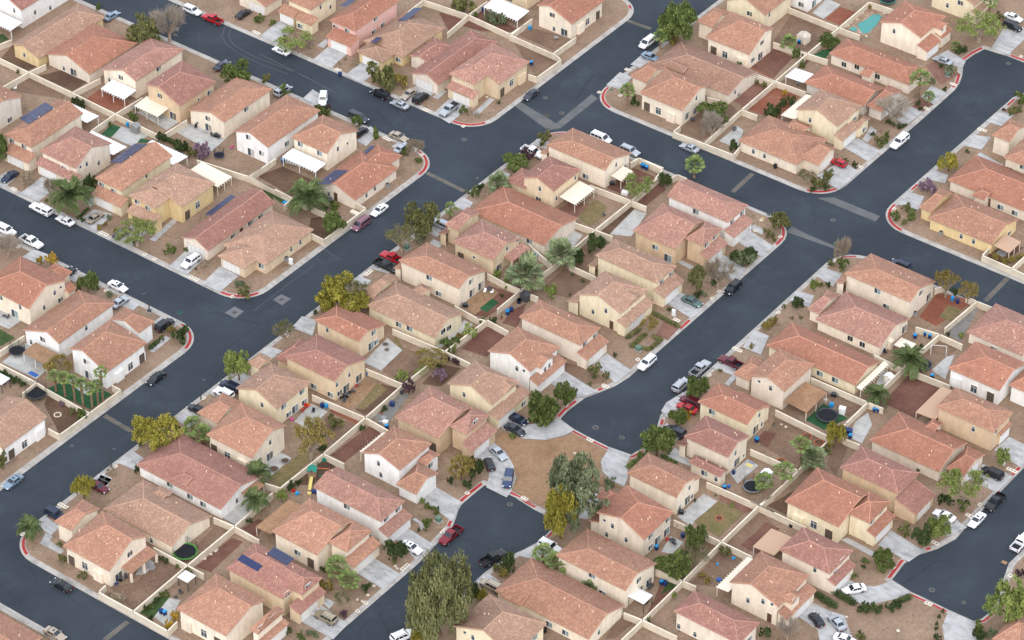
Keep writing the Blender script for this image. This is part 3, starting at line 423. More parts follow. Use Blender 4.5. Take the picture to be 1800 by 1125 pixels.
HOUSES = [
dict(l='white house with dusty pink roof, in the top left corner with a white patio cover',w='white',r='red',o=(-160.83,19.45),B=[('v',0,18.85,-11.47,5.7,-5.43,7.7,0,5.4,0,5.74)],W=[(-0.4,4.7,2.3,'E','n'),(-0.4,9.8,1,'E','n'),(-2.7,0.3,4.2,'S','n')],P=[(-7.54,0.79,-4.73,-0.78,2.75,'S','w',0.3)]),
dict(l='gold house with tan roof, with gold gable behind the silver blue driveway car',w='gold',r='tan',o=(-145.79,9.32),B=[('v',0,22.73,-8.57,3.5,-5.11,4.74,0,2.9,0,4.29),('v',12.83,22.73,-4.9,2.9,-2.4,3.8,0.1,2.9,2.5,2.5)],W=[(-0.4,5,1.5,'E','w'),(-0.4,8.7,1.4,'E','w'),(-5,0.3,1.9,'S','n')]),
dict(l='beige house with orange roof, left of the bare grey tree in the top left',w='beige',r='orange',o=(-131.84,11.7),B=[('v',0,16.52,-13.8,3.05,-7.11,5.46,0,2.9,0,6.9)],W=[(-8.6,0.3,1,'S','n'),(-5.5,0.3,1.1,'S','d')],V=[(-1.11,10.09,3.3)]),
dict(l='cream house with speckled pink roof, with white awning over red brick patio',w='cream',r='pink',o=(-118.89,13.63),B=[('v',0,16.81,-10.87,4.07,-3.95,6.76,0,5.2,0,5.44)],W=[(-5,0.3,4,'S','w'),(-8.8,0.3,1.9,'S','n'),(-0.4,8.2,4.2,'E','w')],P=[(-7.28,0.02,-4.21,-0.03,2.75,'S','w',0.3)]),
dict(l='sandy house with dusty pink roof, with beige slatted pergola and curved patio',w='sand',r='red',o=(-104.17,12.28),B=[('v',0,12.54,-10.31,6.73,-6.4,7.73,0,5,0,5.15)],W=[(-6.3,0.3,5.1,'S','w'),(-2.6,0.3,1.1,'S','d'),(-0.4,10.5,3,'E','w'),(-0.4,6.7,3.1,'E','e')],P=[(-11.08,-3.81,-3.48,0.92,2.75,'S','c',0.3)]),
dict(l='cream house with salmon roof, with grey patio and black barbecue furniture',w='cream',r='salmon',o=(-92.05,13.61),B=[('v',0,16.81,-10.86,3.76,-4.02,6.03,0,4.9,0,5.43)],W=[(-5.1,0.3,3.6,'S','w'),(-8.5,0.3,1,'S','e'),(-5.1,0.3,1.1,'S','d'),(-0.4,8.2,3.9,'E','w')]),
dict(l='white house with salmon roof, with blue round pool and pink toy behind',w='white',r='salmon',o=(-77.6,11.99),B=[('v',0,18.46,-10,5.17,-5.38,6.84,0,4.9,0,5)],W=[(-5.9,0.3,5,'S','w'),(-5.4,0.3,1.1,'S','d'),(-2.2,0.3,2.2,'S','w'),(-0.4,6.9,2,'E','w')]),
dict(l='cream house with salmon roof, with long solar strip above the navy driveway car',w='cream',r='salmon',o=(-119.34,-20.57),B=[('v',0,16.95,-8.24,5.4,-4.16,6.9,0,5.4,4.12,0)],K=[('u',-6.85,1,-2.34,2.75,0.45,3.67,0)],W=[(-6.4,0.4,4.1,'S','w'),(-2.7,0.4,4.2,'S','w'),(-3.5,-2,0,'S','g')],P=[(-9.96,0.45,17.49,21.34,2.75,'N','w',0.3)],SOL=[([-10.94,7.6,4.41],[0.2,8.26,0.07],[5.34,-2.35,1.96],[-0.34,0,0.94],4,3)]),
dict(l='beige house with speckled pink roof, with cross gable behind the spreading date palm',w='beige',r='pink',o=(-106,-20.27),B=[('u',-10.99,0,0,5.2,5.39,8.03,11.67,5.49,4.95,0),('v',-0.09,3.22,-5.44,5.2,-3.64,5.85,-1.84,5.2,0,1.49)],K=[('u',-10.84,1.28,-1.73,2.75,0.47,3.54,0)],W=[(-0.3,3.7,4.2,'E','n'),(-0.3,7.4,2.4,'E','n'),(-0.3,1.7,4.5,'E','e'),(-4,0.2,3.3,'S','w'),(-7.6,-1.4,0,'S','g')],P=[(-9.97,0.55,11.39,15.79,2.75,'N','w',0.3)]),
dict(l='pale yellow house with salmon roof, with blue solar strip beside the grey driveway coupe',w='yellow',r='salmon',o=(-91.96,-20.69),B=[('v',0,16.76,-7.89,5.4,-4.74,7.11,0,5.4,3.95,0)],K=[('u',-7.11,1.49,-2.21,2.75,0.45,3.63,0)],W=[(-6.3,0.4,4,'S','w'),(-2.8,0.4,3.8,'S','w'),(-0.4,8.5,4.5,'E','n'),(-3.7,-1.9,0,'S','g')],P=[(-10.67,-0.04,16.99,21.71,2.75,'N','w',0.3)],SOL=[([-11.01,7.86,3.7],[-0.83,9.55,-0.45],[5.18,-1.37,2.81],[-0.48,0,0.88],5,2)],V=[(-0.34,2.11,5.52)]),
dict(l='grey house with salmon roof, with grey gable at the left edge',w='grey',r='salmon',o=(-135.35,-19.41),B=[('u',-10.81,0,0,5.2,6.43,7.52,12.63,5.28,4.86,0)],W=[(-0.3,8.3,1,'E','w')]),
dict(l='cream house with salmon roof, behind the black saloon on the top driveway',w='cream',r='salmon',o=(-118.18,58.71),B=[('v',0,6.84,-9,2.9,-4.5,4.52,0,2.9,0,3.08)],W=[(-3,0.3,0,'S','g')]),
dict(l='pale yellow house with salmon roof, with white garage above the white kerbside saloon',w='yellow',r='salmon',o=(-106.03,61.3),B=[('v',0,10.03,-7.64,5.4,-3.82,6.78,0,5.4,3.82,3.82)],K=[('u',-8.53,-3.84,-2.21,2.75,0.45,3.66,0),('u',-3.35,1.89,-2.18,2.75,0.45,3.63,0)],W=[(-5.7,0.4,2.7,'S','w'),(-0.4,3.9,4.1,'E','n'),(-0.4,7.5,2.3,'E','n'),(-6.2,-1.9,0,'S','g',4),(-2,-1.9,1,'S','w')]),
dict(l='pink house with orange roof, with pink walls and white garage',w='pink',r='orange',o=(-91.81,60.43),B=[('v',0,16.65,-7.72,5.4,-3.86,6.79,0,5.4,3.86,3.86)],K=[('u',-6.5,0.99,-2.92,2.75,0.45,3.81,0)],W=[(-6.3,0.4,3.8,'S','w'),(-2.7,0.4,4.1,'S','w'),(-0.4,8.2,4.6,'E','w'),(-0.4,10.8,1.4,'E','w'),(-0.4,7.3,1.2,'E','w'),(-2.9,-2.6,0,'S','g')],SOL=[([-10.7,7.35,4.33],[-0.51,6.36,-0.18],[2.28,0.11,0.82],[-0.34,0,0.94],4,2)]),
dict(l='gold-walled house with yellow gold walls and two dark roof panels',w='gold',r='tan',o=(-78.16,61.3),B=[('v',0,15.99,-11.88,2.9,-5.94,5.04,0,2.9,5.94,5.94),('v',-4.47,0.55,-10.26,2.9,-6.37,4.3,-2.47,2.9,2.26,2.26)],W=[(-6.4,-4.1,0,'S','g'),(-1.7,0.4,1.4,'S','w'),(-0.4,8.9,1.6,'E','n'),(-0.4,11.9,1.7,'E','n')],SOL=[([-10,10.86,3.57],[-0.8,7.12,-0.29],[2.67,0.14,0.96],[-0.34,0,0.94],4,2),([-8.93,-1.08,3.96],[-0.43,3.09,-0.16],[1.86,-0.12,0.67],[-0.34,0,0.94],2,1)]),
dict(l='beige house with dusty pink roof, with grey garage behind the parked old saloon',w='beige',r='red',o=(-64.4,57.16),B=[('v',0,22.9,-8.21,2.97,-3.46,4.63,0,2.9,0,4.1),('v',5.62,15.24,-13.01,2.9,-10.01,3.98,-7.01,2.9,0,3)],W=[(-4.4,0.3,0,'S','g')]),
dict(l='tan house with speckled pink roof, on the corner with boarded windows and silver pickup',w='tan',r='pink',o=(-51.88,64.03),B=[('v',0,11.74,-10.93,5.48,-7.32,6.79,0,4.6,0,5.28),('v',-4.66,3.87,-10.99,5.5,-7.35,6.81,-3.71,5.5,3.64,3.64)],K=[('u',-10.51,-2.73,-6.36,2.75,-4.16,3.54,0)],W=[(-9,-4.2,4.7,'S','w'),(-5.8,-4.2,4.1,'S','w'),(-0.4,1.7,1.2,'E','o'),(-0.4,5.2,2.1,'E','t'),(-0.4,9.1,0,'E','b'),(-6.4,-6,0,'S','g')]),
dict(l='cream house with salmon roof, with scalloped white patio cover over brown yard',w='cream',r='salmon',o=(-65.42,18.07),B=[('u',-10.4,0,0,5,5.1,7.63,11.14,5.05,4.68,0)],W=[(-8.1,0.4,3.9,'S','w'),(-2.5,0.4,3.8,'S','w'),(-0.3,4.1,3.9,'E','n'),(-0.3,7.5,3.5,'E','e')],P=[(-9.58,0.18,-4.3,-0.61,2.75,'S','w',0.3)]),
dict(l='beige-walled house on the corner with blue L-shaped solar roof',w='beige',r='orange',o=(-51.13,10.37),B=[('v',0,15.42,-10.91,2.75,-5.7,4.8,0,2.75,0,5.46),('v',12.07,19.67,-9.46,2.75,-5.96,4.01,-2.46,2.75,0,3.42)],W=[(-0.4,4.4,1.5,'E','n'),(-0.4,7.4,1.6,'E','n'),(-7.8,0.3,1,'S','n'),(-5.8,0.3,1.1,'S','p')],SOL=[([-10.38,-0.67,2.96],[-0.11,6.85,-0.04],[3.78,-0.17,1.49],[-0.37,0,0.93],5,3),([-9.97,13.34,2.57],[-0.66,5.53,-0.24],[1.29,0.15,0.47],[-0.34,0,0.94],3,1)],V=[(-2.75,10.37,3.74),(-2.56,11.74,3.67)]),
dict(l='tan house with salmon roof, above the upper white patio awning',w='tan',r='salmon',o=(-69.68,99.03),B=[('v',0,14.6,-12.63,5,-6.32,7.27,0,5,0,6.32)],W=[(-5.7,0.3,1,'S','w')],P=[(-7.29,2.9,-8.07,-3.25,2.75,'S','w',0.3)]),
dict(l='cream house with orange roof, beside the top road with lone blue bin',w='cream',r='orange',o=(-53.59,94.93),B=[('v',0,13.3,-10.33,5.84,-6.66,7.21,0,4.5,0,5.16)],W=[(-6,0.3,4.6,'S','w'),(-5.4,0.3,1,'S','n'),(-2.4,0.3,1.1,'S','d'),(-0.4,6.9,1.6,'E','t'),(-0.4,4.1,0,'E','b'),(-0.4,11.1,1.2,'E','o')]),
dict(l='pale yellow house with salmon roof, with shuttered yellow wall right of the big top tree',w='yellow',r='salmon',o=(-18.8,125.38),B=[('v',0,12.56,-11.52,4.85,-6.22,7.52,0,5,0,5.65)],W=[(-4.6,0.3,3.5,'S','w'),(-0.4,2.4,3.8,'E','n')]),
dict(l='cream house with salmon roof, with red gravel yard under the big top tree',w='cream',r='salmon',o=(-12.85,109.62),B=[('u',-12.28,0,0,4.4,6.47,7.6,10.15,6.43,5.08,0),('u',-17.97,-13.55,4.49,4.4,8.49,5.84,12.49,4.4,1.99,0)],W=[(-7,0.4,1.4,'S','t'),(-10.2,0.4,1.2,'S','o'),(-2.5,0.4,0,'S','b'),(-0.3,5.7,4.7,'E','w'),(-0.3,5.3,1.1,'E','d'),(-0.3,2.1,1.7,'E','w')]),
dict(l='beige-walled house low and brown-roofed with dark paved back patio',w='beige',r='brown',o=(-8.38,94.47),B=[('u',-21.62,0,0,2.9,5.98,4.6,11.95,2.9,5.97,0),('u',-19.18,-13.05,0.1,3.6,1.85,4.23,3.6,3.6,1.75,0)],W=[(-0.3,3,2.1,'E','n')]),
dict(l='cream house with salmon roof, on the upper corner with palm and round shrub',w='cream',r='salmon',o=(-12.01,80.82),B=[('u',-11.99,0,0,4.5,6.89,7.06,10.06,5.99,5.03,0),('u',-17.76,-13.24,4.4,4.5,8.4,5.94,12.4,4.5,2.04,0)],W=[(-6.9,0.4,1.4,'S','t'),(-10.1,0.4,1.2,'S','o'),(-3.3,0.4,0,'S','b'),(-0.3,5.9,4.7,'E','n'),(-0.3,5.6,1.3,'E','t'),(-0.3,2.3,1.7,'E','t')]),
dict(l='cream house with salmon roof, long and low beside the red driveway car',w='cream',r='salmon',o=(19.37,80.52),B=[('u',-15.86,0,0,2.9,6.3,5.17,12.6,2.9,6.3,6.3),('u',-1.29,3.91,2.82,2.9,7.54,4.62,10.05,3.3,2.34,0),('u',-10.24,-5.4,10.54,3.2,12.54,3.92,14.54,3.2,2,0)],W=[(3.6,6.7,0,'E','g'),(-11.9,0.4,1.4,'S','n'),(-8.9,0.4,1.4,'S','n')]),
dict(l='white house with salmon roof, and partly cut off by the top edge',w='white',r='salmon',o=(-15.17,139.09),B=[('v',0,12.6,-9,4.6,-4.5,6.22,0,4.6,0,4.5)],W=[(-0.4,3.1,1.1,'E','d'),(-2.3,0.3,1.4,'S','w')]),
dict(l='cream house with orange roof, with grey garage beside the small pool',w='cream',r='orange',o=(16.24,138.53),B=[('v',0,11.48,-11.29,5.57,-5.68,7.62,0,5.6,0,5.17),('u',-1.27,1.9,6.2,5.4,7.9,6.01,9.6,5.4,1.43,0)],K=[('v',-0.56,5.62,2.4,2.75,-0.45,3.7,0),('v',6.47,11.21,2.25,2.9,0.25,3.62,0)],W=[(1.6,7.2,5,'E','n'),(-7.4,0.3,4.4,'S','n'),(2.1,2.4,0,'E','g'),(1.9,9.4,1,'E','w')]),
dict(l='beige house with orange roof, long and low with four dark screened windows',w='beige',r='orange',o=(22.61,123.35),B=[('u',-22.03,0,0,2.9,3.96,4.33,7.92,2.9,3.96,3.96),('u',-11.43,-8.82,-3.47,3.3,-1.72,3.93,0.03,3.3,1.18,0)],W=[(-18,0.4,1.2,'S','s'),(-14.5,0.4,1.9,'S','s'),(-11.3,0.4,1.2,'S','o'),(-8.8,0.4,1.5,'S','s')]),
dict(l='grey house with orange roof, low with white side awning behind the bare tree',w='grey',r='orange',o=(18.85,109.51),B=[('u',-16.19,0,0,2.9,4.55,4.54,9.09,2.9,4.55,0),('u',0.43,4.39,0.62,2.9,5.1,5.31,9.67,3.7,1.78,0)],W=[(4.1,5.7,0,'E','g')],P=[(-21.48,-16.51,-0.03,4.37,2.75,'W','w',0.3)]),
dict(l='pale yellow-walled house with tan roof and yellow garage facing the far road',w='yellow',r='tan',o=(20.25,95.62),B=[('v',0,10.44,-11.15,5.5,-5.66,7.75,0,5.4,0,4.7),('u',-2.94,0.27,4.39,5.4,7.02,6.35,9.65,5.4,1.44,0),('u',0.79,2.55,5.78,3,8.04,3.81,10.3,3,0.79,0)],K=[('v',-0.88,6.76,2.11,2.75,-0.18,3.54,0)],W=[(0,7.5,3.4,'E','w'),(-7.4,0.3,4,'S','n'),(1.8,2.8,0,'E','g'),(2.3,8.3,1,'E','w')],P=[(-14.92,-11.2,-0.07,10.62,2.75,'W','c',0.3)]),
dict(l='beige-walled house low and orange-roofed left of the round kerb tree',w='beige',r='orange',o=(71.24,96),B=[('u',-21.96,0,0,2.9,6,5.06,12,2.9,6,0),('u',-14.54,-11.39,-2.18,3.2,-0.18,3.92,1.82,3.2,1.42,0)],W=[(-14.6,0.4,1.1,'S','w'),(-8.6,0.4,1,'S','w'),(-5,0.4,1,'S','w'),(-11.7,0.4,1.1,'S','p')]),
dict(l='cream house with salmon roof, at the right edge above the far road driveways',w='cream',r='salmon',o=(70.74,108.65),B=[('u',-14.81,0,0,4.8,5.5,6.78,11,4.8,5.5,0),('u',-21.33,-16.78,6.09,4.8,10.09,6.24,14.09,4.8,2.05,0)],W=[(-13.1,0.4,1.2,'S','o'),(-10,0.4,4,'S','w')]),
dict(l='pale yellow house with tan roof, and cut off by the top right edge',w='yellow',r='tan',o=(18.71,159.34),B=[('v',0,11.56,-12.12,5,-6.06,7.18,0,5,0,5.21)],K=[('v',-0.28,4.79,1.01,2.75,-0.79,3.4,0)],W=[(-4,0.3,4,'S','w'),(-7.4,0.3,2,'S','n')]),
dict(l='gold house with tan roof, with gold walls behind the dark car under thin tree',w='gold',r='tan',o=(-78.01,-16.53),B=[('v',0,11.11,-11.3,5.48,-7.45,6.88,0,4.7,0,5),('v',-4.61,1.86,-11.36,5.5,-7.48,6.9,-3.61,5.5,2.91,2.91)],K=[('u',-10.45,-2.21,-6.67,2.75,-4.16,3.6,0)],W=[(-9.3,-4.2,4.5,'S','w'),(-6.2,-4.2,4,'S','w'),(-0.4,5.4,2,'E','t'),(-0.4,2,1.2,'E','o'),(-6.7,-6.3,0,'S','g')],P=[(-9.82,-0.9,12.69,17.6,2.75,'E','c',0.3)]),
dict(l='beige house with dusty pink roof, with dark solar array above the white driveway SUV',w='beige',r='red',o=(-64.51,-23.45),B=[('v',0,22.22,-7.61,3.24,-3.56,4.69,0,2.9,0,0)],W=[(-3.8,0.3,0,'S','g'),(-0.4,8.6,1.5,'E','w'),(-0.4,11.4,1.1,'E','p'),(-0.4,14.4,1.9,'E','w'),(-0.4,17.8,1.5,'E','w')],SOL=[([-9.48,9.88,2.58],[-0.49,9.06,-0.18],[1.99,-0.21,0.71],[-0.34,0,0.94],6,1)],V=[(-1.13,6.82,3.47)]),
dict(l='tan-walled house on the corner with hipped tan roof and empty driveway',w='tan',r='tan',o=(-51.35,-19.75),B=[('v',0,16.12,-11.91,2.9,-5.96,5.04,0,2.9,5.96,5.96),('v',-3.74,4.02,-10.23,2.9,-6.46,4.26,-2.7,2.9,3.49,3.49)],W=[(-6.9,-3.3,0,'S','g'),(-1.6,0.4,1.7,'S','w'),(-0.4,12,1.7,'E','n'),(-0.4,8.9,1.7,'E','n')]),
dict(l='cream house with orange roof, at the left edge with black SUV and yellow bush',w='cream',r='orange',o=(-79.12,-63.38),B=[('u',-13.46,0,0,5,5.63,7.78,11.61,5.55,5.8,0),('v',12.56,15.4,-7.12,4.4,-4.62,5.3,-2.12,4.4,0,1.28)],K=[('v',10.95,13.29,0.96,2.75,-1.24,3.54,0)],W=[(-3,0.4,3.8,'S','n'),(-8.5,0.4,3.7,'S','n'),(-4.9,0.4,1.1,'S','d'),(-0.3,8,4.2,'E','n'),(-0.3,9.9,4.5,'E','e'),(-0.3,4.6,2.4,'E','n'),(-0.3,9.5,1.4,'E','w')]),
dict(l='white house with salmon roof, with brown slatted cover and rectangular trampoline',w='white',r='salmon',o=(-65.98,-68.18),B=[('v',0,17,-10.45,3.63,-3.38,6.59,0,5,0,5.22)],W=[(-5,0.3,3.5,'S','w'),(-8.6,0.3,1.1,'S','n'),(-0.4,8.5,3.6,'E','n')],P=[(-6.27,0.36,-4.54,-0.64,2.75,'S','d',0.3)]),
dict(l='white house with salmon roof, by the left kerb corner above the palm row',w='white',r='salmon',o=(-51.99,-69.04),B=[('v',0,12.33,-9.99,6.06,-6.45,7.45,0,4.6,0,4.99),('v',13.83,18.6,-11.58,4.6,-7.58,6.04,-3.58,4.6,0,2.14)],W=[(-5.8,0.3,4.5,'S','w'),(-5.5,0.3,1.1,'S','d'),(-0.4,10.9,1.2,'E','o'),(-0.4,7.4,1.4,'E','t'),(-0.4,3.9,0,'E','b')],V=[(-3.5,11.11,6.15)]),
dict(l='beige house with orange roof, low with double front hips right of the van',w='beige',r='orange',o=(-7.85,22.06),B=[('u',-20.57,0,0,2.9,6.19,4.49,12.37,2.9,6.19,0),('u',-14.37,-8.64,2.34,2.9,5.34,3.98,8.34,2.9,2.58,0)],W=[(-4.3,0.4,1.9,'S','w'),(-0.3,3.3,1.1,'E','d')]),
dict(l='tan-walled house with speckled pink roof behind the dark roadside tree',w='tan',r='pink',o=(-12.04,9.23),B=[('u',-10.99,0,0,4.7,4.84,6.44,10.02,4.58,4.95,0),('u',-16.07,-12.48,3.93,4.7,7.93,6.14,11.93,4.7,1.62,0)],K=[('v',2.64,5.93,-16.84,2.75,-15.04,3.4,0)],W=[(-5.4,0.4,2.8,'S','e'),(-9,0.4,1.2,'S','o'),(-0.3,9,4.7,'E','n'),(-0.3,5.3,4.6,'E','n'),(-0.3,2.5,1.1,'E','d')],P=[(-0.38,1.83,4.33,10.75,2.9,'E','t',0.5)]),
dict(l='cream house with salmon roof, behind the black pickup with green turf rectangle',w='cream',r='salmon',o=(-11.27,-3.71),B=[('u',-16.31,0,0,5.3,3.43,6.53,9.79,4.24,4.89,0)],K=[('v',-0.15,3.37,-17.63,2.75,-15.86,3.37,0)],W=[(-8.3,0.4,4.1,'S','w'),(-9.2,0.4,1.1,'S','w'),(-5.8,0.4,1,'S','w'),(-0.3,4.6,4.3,'E','w'),(-0.3,4.9,1.1,'E','d'),(-0.3,8,1.1,'E','d')]),
dict(l='pale yellow house with tan roof, low and tan-hipped right of the yellow-green tree',w='yellow',r='tan',o=(-6.87,-17.71),B=[('u',-18.33,0,0,2.9,4.42,5.29,9.84,3.32,4.92,0),('u',-21.55,-18.6,2.67,2.9,7.17,4.52,11.67,2.9,1.33,0),('u',-13.42,-10.49,8.99,3.4,10.74,4.03,12.49,3.4,1.32,0)],W=[(-9.9,0.4,1.5,'S','w'),(-7,0.4,1.8,'S','w'),(-0.3,5.2,2.2,'E','w'),(-0.3,3.2,2.5,'E','w')]),
dict(l='tan house with orange roof, with white patio slab and bare brown back yard',w='tan',r='orange',o=(-16.98,-30.23),B=[('u',-11.89,0,0,5,2.82,6.01,7.27,4.41,3.63,0)],K=[('u',-8,-0.6,9.57,3.2,6.81,4.1,0)],W=[(-8.8,0.4,3.7,'S','n'),(-0.3,5.2,4,'E','w'),(-0.3,4.3,1.1,'E','d'),(-0.3,5.9,1,'E','w')]),
dict(l='tan house with dusty pink roof, with cream pergola over a round grass patch',w='tan',r='red',o=(-16.19,36.79),B=[('v',0,10.14,-8.76,5.3,-4.59,7.01,0,5.3,0,4.38),('u',-12.9,-7.65,-0.34,2.8,2.66,3.88,5.66,2.8,2.36,0)],W=[(-4,0.3,4.1,'S','n'),(-4.3,0.3,1,'S','w'),(-0.4,8.6,3.9,'E','n'),(-0.4,1.5,2.4,'E','n')],P=[(0.1,4.41,1.96,9.47,2.75,'E','c',0.3)]),
dict(l='cream house with salmon roof, beside the white pickup at the central crossing',w='cream',r='salmon',o=(-11.78,50.13),B=[('u',-16.28,0,0,5.3,2.96,6.81,10.09,4.27,5.04,0)],K=[('v',-0.5,3.09,-17.65,2.75,-15.83,3.4,0)],W=[(-5.6,0.4,1,'S','w'),(-0.3,4.6,4.1,'E','n'),(-0.3,8.5,1.1,'E','d')],P=[(0.16,2.96,2.05,6.68,2.75,'E','c',0.3)]),
dict(l='white-walled house white with salmon roof by the lone cypress seedling',w='white',r='pink',o=(21.02,50.15),B=[('u',-16.09,0,0,5.5,3.92,6.91,7.84,5.5,0,3.92)],K=[('v',-0.77,6.64,2.27,2.75,-0.45,3.63,0)],W=[(-8.7,0.4,4.3,'S','w'),(-0.4,2.2,4.1,'E','w'),(-0.4,6.1,4.2,'E','w'),(1.9,3.7,0,'E','g')]),
dict(l='sandy house with speckled pink roof, with deep portal facing the cul-de-sac road bend',w='sand',r='pink',o=(16.79,36.05),B=[('u',-11.05,0,0,4.7,7.47,6.87,11.3,5.48,3.83,0),('u',0.1,4.58,3.64,5.5,7.5,6.89,11.36,5.5,2.02,2.02)],K=[('v',3.22,10.76,6.5,2.75,4.13,3.56,0)],W=[(4.2,5.8,4.4,'E','w'),(4.2,9,4.6,'E','w'),(-2,0.4,1.1,'S','d'),(-5.4,0.4,2.5,'S','w'),(6.2,6.8,0,'E','g')]),
dict(l='pale yellow house with tan roof, behind the green driveway saloon',w='yellow',r='tan',o=(21.04,23.07),B=[('u',-16.01,0,0,5.4,3.67,6.72,7.33,5.4,3.67,3.67)],K=[('v',-0.57,7.04,2.33,2.75,-0.45,3.67,0),('v',-0.92,2.24,-17.45,2.6,-15.56,3.27,0)],W=[(-0.4,2.4,4,'E','w'),(-0.4,5.9,3.9,'E','w'),(2,3,0,'E','g')]),
dict(l='pale yellow house with tan roof, with pink driveway and clipped square hedges',w='yellow',r='tan',o=(21.04,9.75),B=[('v',0,10.17,-11.18,5.33,-5.91,7.58,0,5.4,0,4.58),('u',-3.87,-0.1,2.06,5.4,5.39,6.6,8.72,5.4,1.7,0)],K=[('v',-0.38,10.09,1.64,2.75,-0.56,3.54,0),('v',-0.38,4.05,-13.55,2.6,-10.73,3.57,0)],W=[(-0.4,5.2,3.2,'E','w'),(-3.9,0.3,4.2,'S','n'),(-7.2,0.3,2.4,'S','n'),(-2.4,0.3,1.1,'S','p'),(1.3,4.3,0,'E','g')]),
dict(l='beige house with salmon roof, with wide driveway behind the white roadside wagon',w='beige',r='salmon',o=(20.54,-3.88),B=[('u',-15.73,0,0,5.4,3.59,6.69,7.18,5.4,3.59,3.59)],K=[('v',-0.55,7.2,2.16,2.75,-0.45,3.62,0)],W=[(-0.4,2.2,4.2,'E','w'),(-0.4,5.8,3.9,'E','w'),(1.8,3.2,0,'E','g')]),
dict(l='white house with salmon roof, with garage wing above the twin front trees',w='white',r='salmon',o=(17.51,-17.12),B=[('v',0,10.18,-10.91,5.5,-5.25,7.63,0,5.4,0,4.58),('u',-2.27,1.08,2.18,5.4,4.63,6.28,7.08,5.4,1.51,0)],K=[('v',-0.08,9.79,2.06,2.75,-0.14,3.54,0)],W=[(0.8,4,3.8,'E','n'),(0.8,5.5,3.9,'E','n'),(-3.6,0.3,4.3,'S','n'),(-1.8,0.3,4.6,'S','e'),(1.7,7.1,0,'E','g'),(1.7,2.1,1.1,'E','w')]),
dict(l='pale yellow house with tan roof, with red shutters above two dark driveway cars',w='yellow',r='tan',o=(17.69,-30.43),B=[('v',0,9.24,-11.24,5.4,-5.39,7.88,0,5.4,0,4.16),('u',-3.32,0.12,3.9,5.4,6.38,6.29,8.85,5.4,1.55,0)],K=[('v',-0.43,6.01,2.03,2.75,-0.33,3.58,0),('v',5.94,10.44,2.02,2.9,-0.33,3.71,0)],W=[(-0.2,6.9,3.6,'E','w'),(-7.2,0.3,4.4,'S','n'),(1.7,2.8,0,'E','g'),(1.7,8.5,1,'E','w')]),
dict(l='sandy house with speckled pink roof, with pillared porch beside the curved car driveway',w='sand',r='pink',o=(15.05,-44.48),B=[('u',-11.06,0,0,4.7,7.42,6.74,11.17,5.38,3.76,0),('u',-0.06,4.26,3.66,5.4,7.45,6.76,11.23,5.4,1.94,1.94)],K=[('v',2.61,10.79,6.51,2.75,3.81,3.69,0)],W=[(3.8,5.1,5.1,'E','w'),(3.8,7.2,6,'E','w'),(-1.7,0.4,1.2,'S','o'),(6.2,6.1,0,'E','g')]),
dict(l='white house with salmon roof, with low garage wing and scalloped pergola',w='white',r='salmon',o=(15.41,-57.29),B=[('v',0,10.17,-9.62,4.86,-5.2,6.94,0,5.3,0,4.58),('u',-3.99,-0.43,3.42,5.3,5.19,5.94,6.95,5.3,1.6,0),('u',0.29,5.38,-1.57,2.9,1.84,4.87,5.45,3.57,2.29,0),('u',-0.27,2.19,5.87,3.6,7.96,4.35,10.06,3.6,1.11,0)],W=[(-0.7,5.9,3.7,'E','n'),(-5.6,0.3,4,'S','n'),(-5.1,0.3,1.3,'S','n'),(5.1,2.2,0,'E','g'),(1.9,7.3,2.6,'E','w')],P=[(-12.04,-10.54,2.23,9.7,2.75,'W','c',0.3)]),
dict(l='cream house with salmon roof, two-storey with red paved back yard by two yellow trees',w='cream',r='salmon',o=(67.15,50.1),B=[('u',-16.3,0,0,5.2,3.77,6.56,10.78,4.04,5.39,0)],K=[('v',-1,2.75,-17.75,2.75,-15.85,3.42,0)],W=[(-8.2,0.4,4,'S','w'),(-5.8,0.4,1,'S','w'),(-0.3,4.9,4.5,'E','w'),(-0.3,8.6,1.1,'E','d')]),
dict(l='cream-walled house low and pink-roofed below the two-storey corner house',w='cream',r='pink',o=(68.8,35.68),B=[('u',-15.82,0,0,2.9,6,5.06,12,2.9,6,0),('u',-19.05,-16.15,1.92,2.9,5.92,4.34,9.92,2.9,1.3,0)],W=[(-7.4,0.4,1.5,'S','s'),(-4.4,0.4,1.3,'S','s'),(-0.3,10.4,1.1,'E','d')]),
dict(l='pale yellow house with orange roof, low with yellow walls and cream back awning',w='yellow',r='orange',o=(71.42,22.03),B=[('u',-21.74,0,0,2.9,4.75,4.61,9.5,2.9,4.75,0),('u',-12.84,-9.89,2.78,3.3,4.78,4.02,6.78,3.3,1.33,0)],W=[(-8.8,0.4,1.4,'S','w'),(-5.1,0.4,1.5,'S','w')],P=[(0.34,1.51,-0.21,10.54,2.75,'E','c',0.3)]),
dict(l='beige-walled house with brown shingle patio roof over a trampoline yard',w='beige',r='salmon',o=(62.39,9.08),B=[('v',0,11.14,-8.55,5.13,-4.23,6.97,0,5.2,0,4.28),('u',-12.99,-9.06,0.96,2.9,4.46,4.16,7.96,2.9,1.77,0)],W=[(-3.5,0.3,4.2,'S','n'),(-6.3,0.3,4.6,'S','e')],P=[(0.14,5.46,0.02,7.93,2.75,'E','b',0.3)]),
dict(l='beige-walled house pink-roofed at the right edge beside grey gravel',w='beige',r='pink',o=(93.82,51.16),B=[('u',-13.29,0,0,2.9,6,5.06,12,2.9,5.98,0)],W=[(-6.9,0.4,1,'S','w')]),
